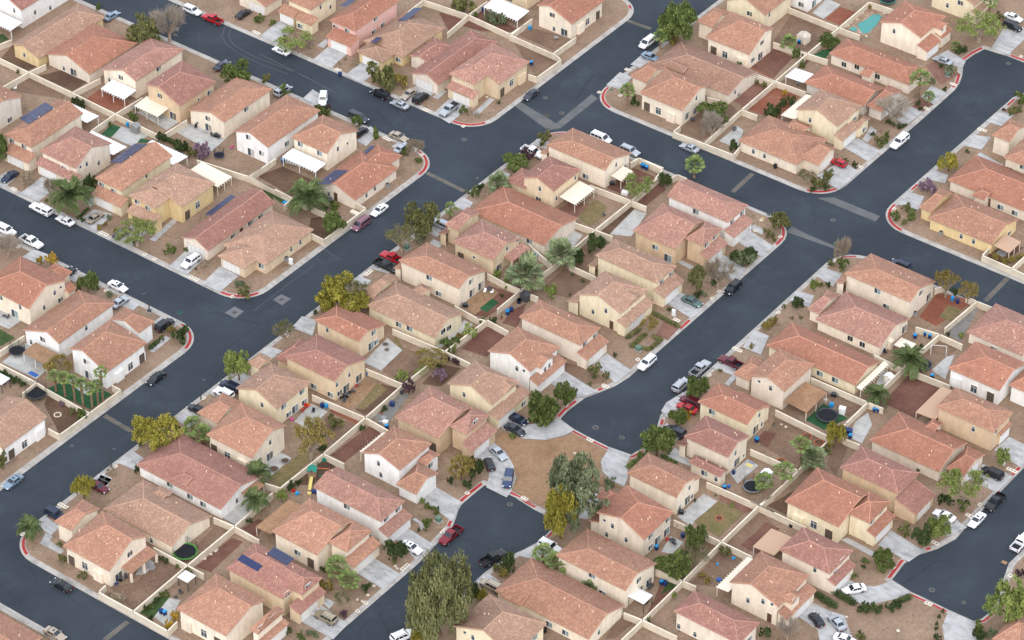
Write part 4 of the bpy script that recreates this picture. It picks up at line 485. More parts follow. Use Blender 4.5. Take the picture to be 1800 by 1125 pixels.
dict(l='white-walled house white with orange roof at the right edge',w='white',r='orange',o=(96.52,36.89),B=[('u',-12.12,0,0,4.2,5.5,6.18,11,4.2,5.46,0),('u',0.62,7.25,2.75,4.2,7.25,5.82,11.75,4.2,2.98,2.98)],W=[(-6,0.4,1.4,'S','t'),(-2.1,0.4,1.2,'S','o'),(-10.1,0.4,0,'S','b')]),
dict(l='sandy-walled house with flat brown patio roof over a maroon gravel yard',w='sand',r='salmon',o=(102.84,23.33),B=[('u',-13.24,0,0,5.4,3.83,6.78,7.67,5.4,3.83,3.83)],K=[('v',2.89,7.31,0.32,2.75,-1.68,3.47,0)],W=[(-4.7,0.4,3.6,'S','n'),(-0.4,1.8,4.3,'E','n'),(0,5.1,0,'E','g',3.7)],P=[(-17.44,-12.86,-0.76,9.55,2.75,'W','s',0.3)]),
dict(l='beige-walled house long and orange-roofed beside the black driveway SUV',w='beige',r='orange',o=(99.04,8.97),B=[('u',-16.13,0,0,2.9,5.5,4.88,11,2.9,5.5,0),('u',0.61,4.66,1.8,2.9,5.94,4.39,10.09,2.9,1.82,0),('u',-9.22,-6.78,8.89,3.3,10.89,4.02,12.89,3.3,1.1,0)],W=[(4.4,5.5,0,'E','g')]),
dict(l='sandy-walled house pink-roofed two-storey above the white driveway saloon',w='sand',r='red',o=(97.47,-4.31),B=[('u',-13.31,0,0,5.4,3.98,6.83,7.96,5.4,3.98,3.98)],K=[('v',-0.42,7.02,4.55,2.75,-0.45,4.33,0)],W=[(-0.4,2.4,3.3,'E','w'),(4.2,3.4,0,'E','g')]),
dict(l='pale yellow-walled house with orange roof and stained driveway lettering',w='yellow',r='orange',o=(93,-18.68),B=[('u',-12.37,0,0,4.7,7.55,6.89,11.42,5.48,3.87,0),('u',-0.4,4.52,3.67,5.5,7.58,6.91,11.48,5.5,2.21,2.21)],K=[('v',3.68,11.09,6.08,2.75,4.07,3.47,0)],W=[(-5.8,0.4,1.9,'S','t'),(-2.3,0.4,1.2,'S','o'),(-9.3,0.4,0,'S','b'),(4.1,5.6,4.5,'E','w'),(4.1,8.9,4.9,'E','w'),(5.8,7.2,0,'E','g')]),
dict(l='beige-walled house with smooth grey patio roof above the bulb driveway',w='beige',r='red',o=(99.12,-31.65),B=[('u',-11.31,0,0,5.3,4.09,6.77,8.17,5.3,4.08,4.08)],K=[('v',0.29,7.39,1.3,2.75,-0.7,3.47,0)],W=[(-3.5,0.4,4.2,'S','n'),(-0.4,2.8,3.4,'E','w'),(-0.4,5,4.9,'E','w'),(1,3.2,0,'E','g')],P=[(-17.6,-12.71,0.42,6.95,2.75,'W','s',0.3)]),
dict(l='cream house with salmon roof, with long cream back awning above round hedges',w='cream',r='salmon',o=(96.32,-45.08),B=[('v',0,10.83,-11.01,5.35,-6.34,7.57,0,5.2,0,4.87),('u',-1.37,1.58,2.14,5.2,3.89,5.83,5.64,5.2,1.33,0)],K=[('v',0.25,10.37,1.92,2.75,-0.28,3.54,0)],W=[(1.3,3.5,5.1,'E','w'),(-3.6,0.3,4.4,'S','n'),(-6.9,0.3,2.8,'S','n'),(-1.6,0.3,4.8,'S','e'),(-2,0.3,1.1,'S','p'),(1.6,6.1,0,'E','g')],P=[(-13.94,-11.22,0.03,10.79,2.75,'W','c',0.3)]),
dict(l='beige-walled house plain pink-roofed at the bottom with grey walls',w='beige',r='red',o=(95.55,-57.26),B=[('u',-14.62,0,0,4.6,3.48,5.85,6.96,4.6,3.48,3.48)],W=[(-13.6,0.4,1,'S','n'),(-9.9,0.4,1,'S','n'),(-0.4,4.4,2.2,'E','w')]),
dict(l='beige-walled house in the bottom right corner with hipped roof',w='beige',r='salmon',o=(137.04,-26.18),B=[('u',-5.4,0,0,2.9,5,4.7,10,2.9,2.43,2.43)]),
dict(l='white-walled house tan-roofed at the left edge beside a round trampoline',w='white',r='tan',o=(-52.15,-99),B=[('v',0,12.54,-10.71,4.3,-5.35,6.23,0,4.3,0,0)],W=[(-0.4,6.1,1.3,'E','t'),(-0.4,2.4,1.2,'E','o'),(-0.4,10.4,0,'E','b')]),
dict(l='cream-walled house between twin bushy palms and the wide orange roof',w='cream',r='salmon',o=(-10.83,-71.38),B=[('u',-11.84,0,0,4.5,6.46,7.44,10.56,5.88,5.28,0),('u',-17.93,-12.61,3.97,4.5,7.97,5.94,11.97,4.5,2.4,0)],W=[(-6.9,0.4,1.4,'S','t'),(-10.4,0.4,1.2,'S','o'),(-2.9,0.4,0,'S','b'),(-0.3,5.9,4.5,'E','n'),(-0.3,5.6,1.1,'E','d'),(-0.3,2.4,1.7,'E','t')],V=[(-4.41,1.49,5.18)]),
dict(l='pale yellow-walled house with tan roof and toy-strewn back patio',w='yellow',r='tan',o=(-16.22,-57.31),B=[('v',0,10.58,-10.88,5.16,-5.48,7.43,0,5.2,0,4.76),('u',-14.44,-11.19,7.7,5.2,9.7,5.92,11.7,5.2,1.46,0)],W=[(-4.2,0.3,4,'S','n'),(-0.4,8.3,4.1,'E','w'),(-0.4,2.5,4,'E','w'),(-0.4,5.9,1.1,'E','d'),(-0.4,8.8,1,'E','w'),(-0.4,3.9,1,'E','w')]),
dict(l='tan-walled house with dusty pink roof and weedy back yard',w='tan',r='red',o=(-12.26,-43.84),B=[('u',-13.37,0,0,5.5,4.18,7.01,10.38,4.77,5.19,0),('u',-16.73,-12.76,0.87,2.9,4.87,4.34,8.87,2.9,1.79,0)],W=[(-6,0.4,1,'S','w'),(-1.6,0.4,1,'S','w'),(-0.3,5,3.9,'E','n'),(-0.3,1,3.9,'E','n'),(-0.3,8,1.1,'E','d'),(-0.3,3.9,1.1,'E','d'),(-0.3,1.8,1.2,'E','w')]),
dict(l='pale yellow-walled house orange-roofed behind two red driveway cars',w='yellow',r='orange',o=(62,-4.04),B=[('u',-11.94,0,0,5,3.47,6.27,7.34,5.1,3.67,0)],K=[('u',-8,-0.6,9.64,3.4,6.88,4.3,0)],W=[(-8.7,0.4,3.7,'S','w'),(-0.3,4.9,4.2,'E','n'),(-0.3,6.1,1,'E','n'),(-0.3,3.9,1.1,'E','d')]),
dict(l='cream-walled house pink-roofed with one-storey side wing and striped mat',w='cream',r='red',o=(64.59,-14.7),B=[('u',-10.55,0,0,5,3.37,6.66,7.55,5.42,3.78,0),('u',-6.9,0.85,-3.79,2.9,-2.48,3.37,-1.17,2.9,1.31,0)],K=[('v',-0.67,2.45,-11.63,2.75,-9.83,3.4,0)],W=[(-3.2,-3.4,1.5,'S','w'),(-0.4,-3.4,1.5,'S','n'),(-0.3,3.1,3.9,'E','n'),(-0.3,6.2,1.1,'E','e'),(-0.3,3.8,1.1,'E','d')]),
dict(l='cream house with salmon roof, beyond the big grey tree with square dirt lawn',w='cream',r='salmon',o=(63.27,-30.76),B=[('u',-11.82,0,0,5,3.29,6.64,7.05,5.41,3.53,0)],K=[('u',-8,-0.6,9.45,3.4,6.59,4.3,0)],W=[(-0.3,4.9,4,'E','n'),(-0.3,4.4,1.1,'E','d'),(-0.3,1.7,1,'E','n'),(-0.3,6,1,'E','n')]),
dict(l='cream-walled house bright orange-roofed right of the mustard tree',w='cream',r='orange',o=(65.43,-44.91),B=[('v',0,10.01,-11.14,6.24,-5.44,7.92,0,5.2,0,4.51),('v',4.63,8.07,-14.91,5,-12.41,5.9,-9.91,5,0,1.55)],K=[('v',0.38,3.96,-13.22,2.75,-10.69,3.6,0)],W=[(-7.6,0.3,4.5,'S','n'),(-4.3,0.3,2.7,'S','n'),(-9.5,0.3,4.9,'S','e'),(-8.9,0.3,1.6,'S','n'),(-0.4,8.6,4.1,'E','w'),(-0.4,2.8,3.9,'E','w'),(-0.4,8.4,1.1,'E','d'),(-0.4,5.3,1.1,'E','d'),(-0.4,2.9,1,'E','w')]),
dict(l='cream-walled house with white gazebo below the bright orange roof',w='cream',r='salmon',o=(70.84,-58.59),B=[('u',-16.35,0,0,5.1,3.64,6.89,10.27,4.57,5.13,0)],W=[(-8.1,0.4,4.2,'S','w'),(-5.6,0.4,1,'S','w'),(-0.3,4.7,4.2,'E','w'),(-0.3,8.2,1.1,'E','d'),(-0.3,5.2,1.1,'E','d')]),
dict(l='cream house with salmon roof, low with two front hips at the bottom centre',w='cream',r='salmon',o=(71.65,-71.6),B=[('u',-21.85,0,0,2.9,5.75,4.97,11.5,2.9,5.75,0),('u',-20.25,-15.43,-0.59,2.9,2.41,3.98,5.41,2.9,2.17,0)],W=[(-9.4,0.4,1,'S','w'),(-5.6,0.4,1,'S','w'),(-0.3,3.7,1.7,'E','n')],P=[(-2.81,-0.27,8.05,11.65,2.75,'E','s',0.3)]),
dict(l='pale yellow house with tan roof, below the huge weeping tree',w='yellow',r='tan',o=(64.26,-85.73),B=[('v',0,10.91,-13.42,4.98,-6.49,7.99,0,5,0,4.91)],W=[(-11,0.3,4.6,'S','e'),(-9.1,0.3,4.4,'S','n'),(-0.4,6.6,4.2,'E','w'),(-0.4,7.8,3.6,'E','w')]),
dict(l='cream house with salmon roof, on the bottom left corner with small date palm',w='cream',r='salmon',o=(-10.86,-112.84),B=[('u',-11.9,0,0,4.5,6.73,7.82,11.02,5.57,5.36,0),('u',-18.03,-13.65,4.1,4.5,8.1,5.94,12.1,4.5,1.97,0)],W=[(-6.9,0.4,1.8,'S','t'),(-10.4,0.4,1.2,'S','o'),(-3.3,0.4,0,'S','b'),(-0.3,6.1,4.4,'E','w'),(-0.3,2.6,1.1,'E','d')],P=[(-0.3,2.12,3.57,10.98,2.9,'E','t',0.5)],V=[(-10.76,3.55,6.25),(-6.45,4.26,6.6)]),
dict(l='cream house with tan roof, low and tan beside the netted trampoline',w='cream',r='tan',o=(-7.33,-99.14),B=[('u',-17.9,0,0,2.9,5.52,4.75,11.54,2.45,5.77,0),('u',-13.38,-10.13,8.14,3.2,9.89,3.83,11.64,3.2,1.46,0)],W=[(-5.8,0.4,1,'S','n')],V=[(-13.25,2.87,3.86),(-4.72,4.41,4.38)]),
dict(l='white-walled house with dusty red roof and flat brown back porch',w='white',r='red',o=(-6.89,-85.38),B=[('u',-22.08,0,0,2.9,6.25,4.83,12.49,2.9,6.25,0),('u',-13.43,-9.66,0.72,3.4,2.72,4.12,4.72,3.4,1.7,0)],W=[(-8.4,0.4,1.5,'S','w'),(-5,0.4,1.3,'S','w'),(-13.7,0.4,1.9,'S','w'),(-0.3,5,1.6,'E','n')],P=[(-0.67,1.77,6.4,11.1,2.75,'E','b',0.3)]),
dict(l='cream house with salmon roof, with white sun umbrella and yellow bushes behind',w='cream',r='salmon',o=(18.59,-112.99),B=[('u',-12.15,0,0,4.7,7.28,6.78,11.14,5.38,3.86,0),('u',2.91,4.87,3.42,5.4,7.31,6.8,11.2,5.4,0.88,0.88)],K=[('v',4.05,11.12,5.75,2.75,3.75,3.47,0)],W=[(4.4,4.8,5.6,'E','w'),(4.4,8.1,5.6,'E','w'),(-6,0.4,1.6,'S','t'),(-2.6,0.4,1.2,'S','o'),(-10.2,0.4,0,'S','b'),(5.4,8.4,0,'E','g')],V=[(-6.49,4.55,6)]),
dict(l='tan house with dusty pink roof, with twin solar arrays behind the gold SUV',w='tan',r='red',o=(20.69,-99.15),B=[('u',-14,0,0,4.9,5.48,6.45,8.41,5.38,2.93,0),('u',-1.85,2.53,2.55,5.4,5.51,6.47,8.47,5.4,1.98,1.98)],K=[('v',0.28,8.07,3.76,2.75,1.16,3.69,0)],W=[(2.1,4.8,5.7,'E','w'),(-0.3,1.6,4.9,'E','w'),(3.4,3.5,0,'E','g')],SOL=[([-9.73,6.81,5.96],[5.24,-0.31,0.11],[-0.9,3.3,-1.2],[0,0.34,0.94],5,2),([-13.33,2.45,5.59],[5.23,-0.14,-0.04],[0.02,1.55,0.44],[0,-0.27,0.96],5,1)]),
dict(l='cream house with salmon roof, with brown back cover beside two fan palms',w='cream',r='salmon',o=(17.82,-85.68),B=[('u',-11.19,0,0,4.7,7.31,6.76,11.12,5.38,3.81,0),('u',-0.07,4.46,3.49,5.4,7.34,6.78,11.18,5.4,2.04,2.04)],K=[('v',3.11,11.44,6.45,2.75,4.01,3.58,0)],W=[(4,5.8,4.3,'E','w'),(4,9.2,4.4,'E','w'),(-5.3,0.4,2.1,'S','w'),(-2,0.4,1.2,'S','o'),(6.1,6.8,0,'E','g')],P=[(-16.35,-12.4,0.89,10.99,2.75,'W','b',0.3)]),
dict(l='white-walled house white with pink roof above the round driveway bush',w='white',r='pink',o=(22.1,-71.56),B=[('u',-16.73,0,0,5.5,3.76,6.85,7.51,5.5,0,3.76)],K=[('v',-0.33,7.26,1.96,2.75,-0.45,3.55,0)],W=[(-0.4,2.1,4.6,'E','w'),(-0.4,5.7,4.5,'E','w'),(-8.8,0.4,4.4,'S','w'),(1.6,3.7,0,'E','g')]),
dict(l='cream house with salmon roof, in the bottom left corner below the white saloon',w='cream',r='salmon',o=(-9.7,-143.8),B=[('u',-20,0,0,2.9,5.6,4.92,11.2,2.9,5.6,0)]),
dict(l='apricot house with salmon roof, on the right corner with apricot walls and pergola',w='apricot',r='salmon',o=(69.35,80.83),B=[('u',-16.11,0,0,3,5.75,5.07,11.5,3,5.75,0),('u',-19.71,-16.61,2.24,3,6.74,4.62,11.24,3,1.4,0)],W=[(-7.8,0.4,1.5,'S','n'),(-4.7,0.4,1.5,'S','n'),(-0.3,8.3,1,'E','w')],P=[(0.24,4.18,0.28,5.37,2.75,'E','s',0.3)],V=[(-10.21,2.64,3.95)])]
CARS = [
('sedan','ltblue',-147.41,35.93,1.57,'light blue saloon parked on the driveway right of #1',0.17,''),
('suv','white',-133.62,49.58,0,'white SUV on the upper left road by #11',0,''),
('pickup','red',-127.25,49.6,3.14,'bright red pickup truck on the upper left road',0,''),
('sedan','black',-122.78,55.82,1.57,'black saloon parked on the driveway by #11',0.17,''),
('sedan','dark',-112.17,35.7,1.57,'dark grey saloon parked on the driveway by #4',0.17,''),
('sedan','white',-105.22,49.13,3.14,'white saloon on the upper left road',0,'s'),
('suv','white',-84.29,39.26,-0.97,'white SUV on the upper left road by #6',0,''),
('suv','black',-75.1,48.91,3.14,'black SUV on the upper left road',0,''),
('sedan','champagne',-69.68,52.83,4.71,'silvery old saloon parked on the driveway by #15',0.17,''),
('suv','black',-66.36,53.17,1.57,'black SUV parked on the driveway by #15',0.17,''),
('sedan','silver',-68.8,48.33,3.14,'silver saloon on the upper left road',0,'s'),
('pickup','silver',-58.28,53.37,4.71,'silver pickup truck with black bed parked on the driveway by #16',0.17,'t'),
('van','dark',-73.06,38.42,0,'dark minivan on the upper left road',0,''),
('hatch','black',-68.71,34.16,1.57,'black hatchback parked on the driveway by #17',0.17,''),
('sedan','champagne',-60.91,38.04,0,'champagne saloon on the upper left road',0,''),
('sedan','silver',-57.37,34.81,1.57,'silver saloon parked on the driveway by #18',0.17,''),
('van','silver',-93.77,36.16,1.57,'silver minivan parked on the driveway by #5',0.17,''),
('sedan','dark',-47.07,69.93,4.71,'dark grey saloon on the main road',0,''),
('van','white',-38.17,104.34,4.71,'white van on the main road',0,''),
('sedan','ltblue',-33.88,99.59,0,'pale blue saloon parked on the driveway by #23',0.17,''),
('pickup','white',-32.72,51.35,0,'white pickup truck parked on the driveway by #46',0.17,''),
('van','white',-23.75,65.34,0,'white van on the upper right cross road',0,''),
('suv','silver',-15.56,65.12,0,'silver SUV with tail lights showing on the upper right cross road',0,''),
('sedan','silver',-5.56,74.42,3.14,'silver saloon on the upper right cross road',0,'s'),
('sedan','white',25.68,166.5,0,'white saloon parked on the driveway right of #33',0.17,''),
('suv','black',27.56,162.82,0,'black SUV parked on the driveway right of #33',0.17,''),
('sedan','silver',21.88,139.95,3.14,'white silver saloon parked on the driveway by #27',0.17,'s'),
('pickup','white',31.22,105.23,4.71,'white pickup truck with camper shell on the far right road',0,'c'),
('hatch','red',24.59,89.64,3.14,'red hatchback parked on the driveway by #25',0.17,''),
('sedan','navy',-120.35,-27.09,4.71,'navy saloon parked on the driveway by #7',0.17,''),
('pickup','white',-106.19,-31.81,3.14,'white pickup truck with camper shell on the left side road',0,'c'),
('sedan','white',-99.11,-31.58,3.14,'white saloon on the left side road',0,''),
('sedan','champagne',-94.52,-26.85,1.57,'grey brown coupe parked on the driveway by #9',0.17,''),
('sedan','dark',-85.94,-27.53,1.57,'dark purple grey saloon parked on the driveway by #34',0.17,''),
('suv','white',-67,-26.38,4.71,'white SUV with black roof rails parked on the driveway by the house with dark solar',0.17,''),
('pickup','white',-99.51,-41.82,0,'white pickup truck on the left side road',0,''),
('suv','white',-106.89,-42.06,0,'white SUV on the left side road',0,''),
('suv','black',-85.44,-45.6,1.57,'black SUV parked on the driveway right of #37',0.17,''),
('sedan','white',-73.8,-42.16,0,'white saloon with sunroof on the left side road',0,'s'),
('sedan','silver',-69.59,-46.11,1.57,'silver saloon parked on the driveway by #38',0.17,''),
('suv','black',-56.66,-46.33,1.57,'black SUV parked on the driveway right of #39',0.17,''),
('van','purple',-46.42,6.61,4.71,'old maroon van with faded purple roof on the main road',0,''),
('sedan','white',-46.57,13.16,4.71,'white saloon with black sunroof on the main road',0,'s'),
('suv','silver',-32.5,17.01,3.14,'silver grey SUV parked on the driveway by #41',0.17,''),
('pickup','red',-33.15,0.94,3.14,'red pickup truck parked on the driveway by #42',0.17,''),
('pickup','black',-32.43,-2.07,0,'black pickup truck parked on the driveway by #42',0.17,''),
('suv','black',31.47,36.71,4.71,'shiny black SUV on the central dead-end road',0,''),
('sedan','green',27.22,27.54,0,'grey green saloon parked on the driveway by #49',0.17,''),
('suv','navy',55.74,65.46,3.14,'dark blue SUV with white roof bars on the upper right cross road',0,''),
('sedan','black',-46.4,-60.54,4.71,'black saloon on the main road',0,''),
('sedan','ltblue',-47.09,-101.94,4.71,'steel blue saloon on the main road',0,'s'),
('suv','navy',-32.29,-53.54,3.14,'dark navy SUV parked on the driveway left of #72',0.17,''),
('suv','white',-31.76,-56.04,3.14,'white SUV parked on the driveway left of #72',0.17,''),
('sedan','black',-32.66,-63.14,3.14,'black saloon parked on the driveway left of #72',0.17,''),
('sedan','dark',22.66,-29.13,0,'slate grey saloon parked on the driveway lower right of #53',0.17,''),
('hatch','navy',21.39,-26.25,0,'very dark blue hatchback parked on the driveway right of #53',0.17,''),
('sedan','silver',24.37,-36.97,-0.3,'silver saloon parked on the driveway right of #54',0.17,''),
('hatch','black',24.98,-40.79,2.5,'black hatchback with red tail lamps parked on the driveway by #54',0.17,''),
('suv','blue',30.83,-42.27,-1.06,'blue SUV with white roof bars parked on the driveway by #54',0.17,''),
('suv','white',31.55,4.66,4.71,'white estate wagon on the central dead-end road',0,''),
('pickup','silver',41.38,9.79,1.57,'silver pickup truck on the central dead-end road',0,''),
('suv','silver',41.3,2.98,1.59,'silver SUV on the central dead-end road',0,''),
('pickup','maroon',45.51,15.17,3.14,'maroon pickup truck parked on the driveway by #59',0.17,''),
('suv','maroon',45.97,-0.53,3.14,'maroon SUV parked on the driveway by #74',0.17,''),
('sedan','red',46.51,-2.5,3.14,'bright red coupe parked on the driveway by #74',0.17,'s'),
('suv','dark',48.87,-10.18,3.14,'dark grey SUV parked on the driveway by #75',0.17,''),
('suv','black',106.48,17.33,3.14,'black SUV parked on the driveway below #62',0.17,''),
('sedan','black',-18.71,-118.13,3.14,'black saloon on the bottom left road',0,''),
('sedan','champagne',-10.28,-128.83,0,'cream saloon with sunroof parked on the driveway by #88',0.17,'s'),
('suv','navy',-33.34,-104.15,0,'navy SUV parked on the driveway upper left of #81',0.17,''),
('sedan','maroon',-32.5,-92.91,0,'dark red saloon parked on the driveway by #82',0.17,''),
('sedan','white',28,-69.62,0,'white saloon with black sunroof parked on the driveway by the white house by the driveway',0.17,'s'),
('pickup','darkred',31.86,-62.25,4.71,'dark red pickup truck on the lower dead-end road',0,''),
('pickup','black',42.3,-62.35,1.33,'black pickup truck on the lower dead-end road',0,''),
('suv','gold',27.23,-94.76,3.14,'beige gold SUV parked on the driveway by #85',0.17,''),
('suv','champagne',46.75,-68.93,3.14,'pale silver SUV parked on the driveway left of #79',0.17,''),
('suv','white',41.95,-89.85,1.22,'white SUV on the lower dead-end road',0,''),
('suv','white',49.25,-53.31,0,'white SUV parked on the driveway left of #78',0.17,''),
('van','white',48.97,-37.09,3.14,'white van parked on the driveway by #77',0.17,''),
('sedan','white',105.44,0.65,3.14,'white saloon parked on the driveway by #64',0.17,''),
('sedan','white',111.13,3.53,4.71,'white saloon with sunroof on the right dead-end road',0,'s'),
('pickup','black',111.27,10.18,4.71,'black pickup truck on the right dead-end road',0,''),
('pickup','white',121.28,3.07,1.57,'white pickup truck on the right dead-end road',0,''),
('sedan','white',102.6,-27.98,-2.2,'white saloon parked on the driveway by #66',0.17,''),
('hatch','black',101.37,-39.42,2.65,'black hatchback parked on the driveway right of #67',0.17,''),
('sedan','silver',104.85,-37.72,2.71,'silver saloon parked on the driveway right of #67',0.17,''),
('sedan','white',108.74,-40.7,0.18,'white car roof parked on the driveway by #67',0.17,'')]
TREES = [
('olive',-132.8,31.9,7.2,4.1,'leafy dark olive tree above #3'),
('bare',-129.5,36.8,7.9,3.7,'bare grey twiggy tree above #3'),
('green',-104.3,32.4,5.6,3.5,'dense green tree above #5'),
('green',-126.5,-23.6,7.1,2,'green tree left of #7'),
('wispylime',-104.3,52.7,3.4,4.6,'sparse spiky tree below #12'),
('barepink',-52.8,33.7,4.8,1.9,'pinkish bare tree right of #18'),
('green',-33,44.7,2.7,3.2,'dense round green tree left of #45'),
('green',-33.7,110.3,9.4,5.1,'very large dense green tree left of #22'),
('green',-7.7,87.7,3.8,4,'dark green leafy tree right of #24'),
('bare',-4.1,81.3,5.9,2.6,'bare pale twiggy tree right of #24'),
('green',-3.6,130,3,2.6,'bushy green tree left of #28'),
('wispylime',24,153,6.2,5.2,'wide airy pale green tree right of #27'),
('bare',25.5,111.8,5.8,3.7,'leafless young tree right of #29'),
('yellowgreen',45.7,102.5,4.3,2.4,'round yellow-green tree left of #31'),
('wispylime',-80.7,-28.4,5.3,4.1,'wispy pale green tree lower left of #34'),
('gold',-90.7,-44.9,3.1,1.5,'yellow flowering shrub tree above #37'),
('green',-78.1,-46.9,4.5,2.3,'bushy green tree right of #37'),
('bare',-100.2,-48.1,4.8,3,'leafless brown tree above #37'),
('barepink',-107.8,-27,4.6,1.7,'leafless pinkish shrub tree lower left of #8'),
('green',-49.4,0.9,4.9,2.9,'round green tree right of #36'),
('olive',-33.8,12,7.7,3.7,'dark olive drooping tree left of #41'),
('wispy',-33.1,4.2,6.4,3.5,'grey-green bare spreading tree left of #42'),
('yellowgreen',-31,-19.1,7.3,5.6,'broad yellow-green tree above #44'),
('wispy',-28.9,-16.3,6.4,2.6,'brownish half bare tree above #44'),
('wispy',-33.3,-34.9,4.6,2.4,'thin pale twiggy tree left of #44'),
('wispylime',-4.2,52.2,4.8,3.6,'pale yellow-green bush tree right of #46'),
('dark',-1.7,59.2,3.7,1.5,'small dark tree upper left of #47'),
('dark',-0.4,30.4,3.6,2.4,'dark olive round tree left of #49'),
('dark',-0.3,24.3,3.9,1.5,'slim dark tree left of #49'),
('dark',27.9,46.3,3.8,2.8,'dark shrub tree lower right of #47'),
('grey',28.7,45.6,3.5,2.3,'pale grey-green shrub tree right of #48'),
('olive',25.5,31.7,6.1,2,'olive green young tree right of #49'),
('barepink',28.6,35.3,6.4,3.1,'pinkish leafless tree right of #49'),
('wispyyellow',26.2,13.1,4.2,1.9,'thin yellowing tree right of #50'),
('olive',27.4,61.6,3.4,2.4,'dark olive round tree right of #47'),
('wispy',22.7,79.2,3.2,1.8,'brownish sparse tree below #25'),
('olive',26.5,82.5,3.4,1.3,'small olive tree right of #25'),
('barepink',45.2,58.7,6.1,1.8,'leafless reddish young tree left of #56'),
('lime',45.8,46.7,3.2,1.1,'small lime green tree left of #56'),
('dark',46,39.9,2.6,1.5,'round dark citrus tree left of #57'),
('wispyyellow',69.1,62,6.6,2.5,'pale yellow budding tree right of #56'),
('wispyyellow',74,63.1,5.1,2.3,'pale yellow budding tree upper left of #60'),
('wispyyellow',-62.7,-72,4.9,2.7,'thin yellowish tree left of #39'),
('lime',-32.7,-50.2,6.8,2.9,'lime green upright tree left of #72'),
('flat',-32.1,-76.2,6.5,4.9,'flat-topped yellow-green tree upper left of #83'),
('flat',-32.7,-96.8,5.1,2.4,'olive flat-topped tree left of #82'),
('wispyyellow',-4.3,-61,9.5,3.9,'drooping olive tree right of #71'),
('mustard',23.1,-47.5,5.7,2.8,'mustard olive tree right of #55'),
('dark',24.8,-45.3,4.7,1.8,'dense dark green tree right of #55'),
('purple',0.5,-25.4,2.9,1.7,'purple flowering shrub tree left of #53'),
('plum',-1.9,-32.7,3.5,1.5,'dark plum shrub tree above #54'),
('wispyyellow',-3.6,-23.5,3.9,3.2,'dry sprawling bush tree left of #53'),
('green',25.3,-23.7,7.6,3.3,'large dense green tree right of #53'),
('green',25.5,-16.3,5.4,2.4,'dense green tree lower right of #52'),
('green',46,2.3,4.9,2.6,'round green tree left of #74'),
('green',47.5,-7.5,4,1.9,'small green tree left of #74'),
('green',49.8,-17.9,6.7,3.5,'large rounded green tree left of #75'),
('euca',48.9,-43.8,15.3,5.5,'tall grey-green gum tree left of #77'),
('yellowgreen',49,-49.5,11.6,3.4,'mustard green drooping tree upper left of #78'),
('yellowgreen',76.6,6.1,5.9,2.2,'yellow-green tree upper left of #64'),
('lime',106.2,21.5,3.9,1.6,'lime green small tree lower right of #62'),
('wispylime',106.4,5.6,8,4.1,'wide airy pale olive tree right of #64'),
('lime',107.4,-5.1,5.4,2.6,'pale leafy tree lower right of #64'),
('dark',106.2,-9.3,5.3,1.9,'dark green shrub tree lower right of #64'),
('green',103.3,-18.6,4.3,1.9,'green shrub tree right of #66'),
('lime',130.1,-17.9,9.6,4.1,'large pale green tree above #69'),
('bare',99.7,-46.8,4.4,2,'leafless brown tree below #67'),
('weep',46.9,-85,18.2,6.3,'huge weeping willow-like tree left of #80'),
('dark',27.3,-73.4,4.8,2.1,'round dark green tree lower right of #87'),
('dark',46.3,-74.5,5.2,1.5,'slim dark tree above #80'),
('yellowgreen',47.5,-73.1,3,1.3,'yellow-green shrub tree above #80'),
('col',46.5,-62.9,4.9,1.3,'green conical tree upper left of #79'),
('lime',-1.1,-73.8,2.9,1.2,'small lime green tree above #86'),
('wispy',27.6,-90.5,3.6,1.5,'dry sparse tree right of #85'),
('yellowgreen',45,-89,2.6,2,'yellow-green bush tree left of #80'),
('green',71.9,-36.3,5.8,2.5,'leafy green tree right of #77'),
('green',72.4,-45.7,5.7,3.5,'broad leafy green tree right of #78'),
('wispy',74.3,-40.5,4.4,2.5,'tangled leafless tree right of #77'),
('olive',-51.4,-100.2,4.7,1.1,'slim green tree below #70')]
TREES = [a + ("tree", "garden trees") for a in TREES]
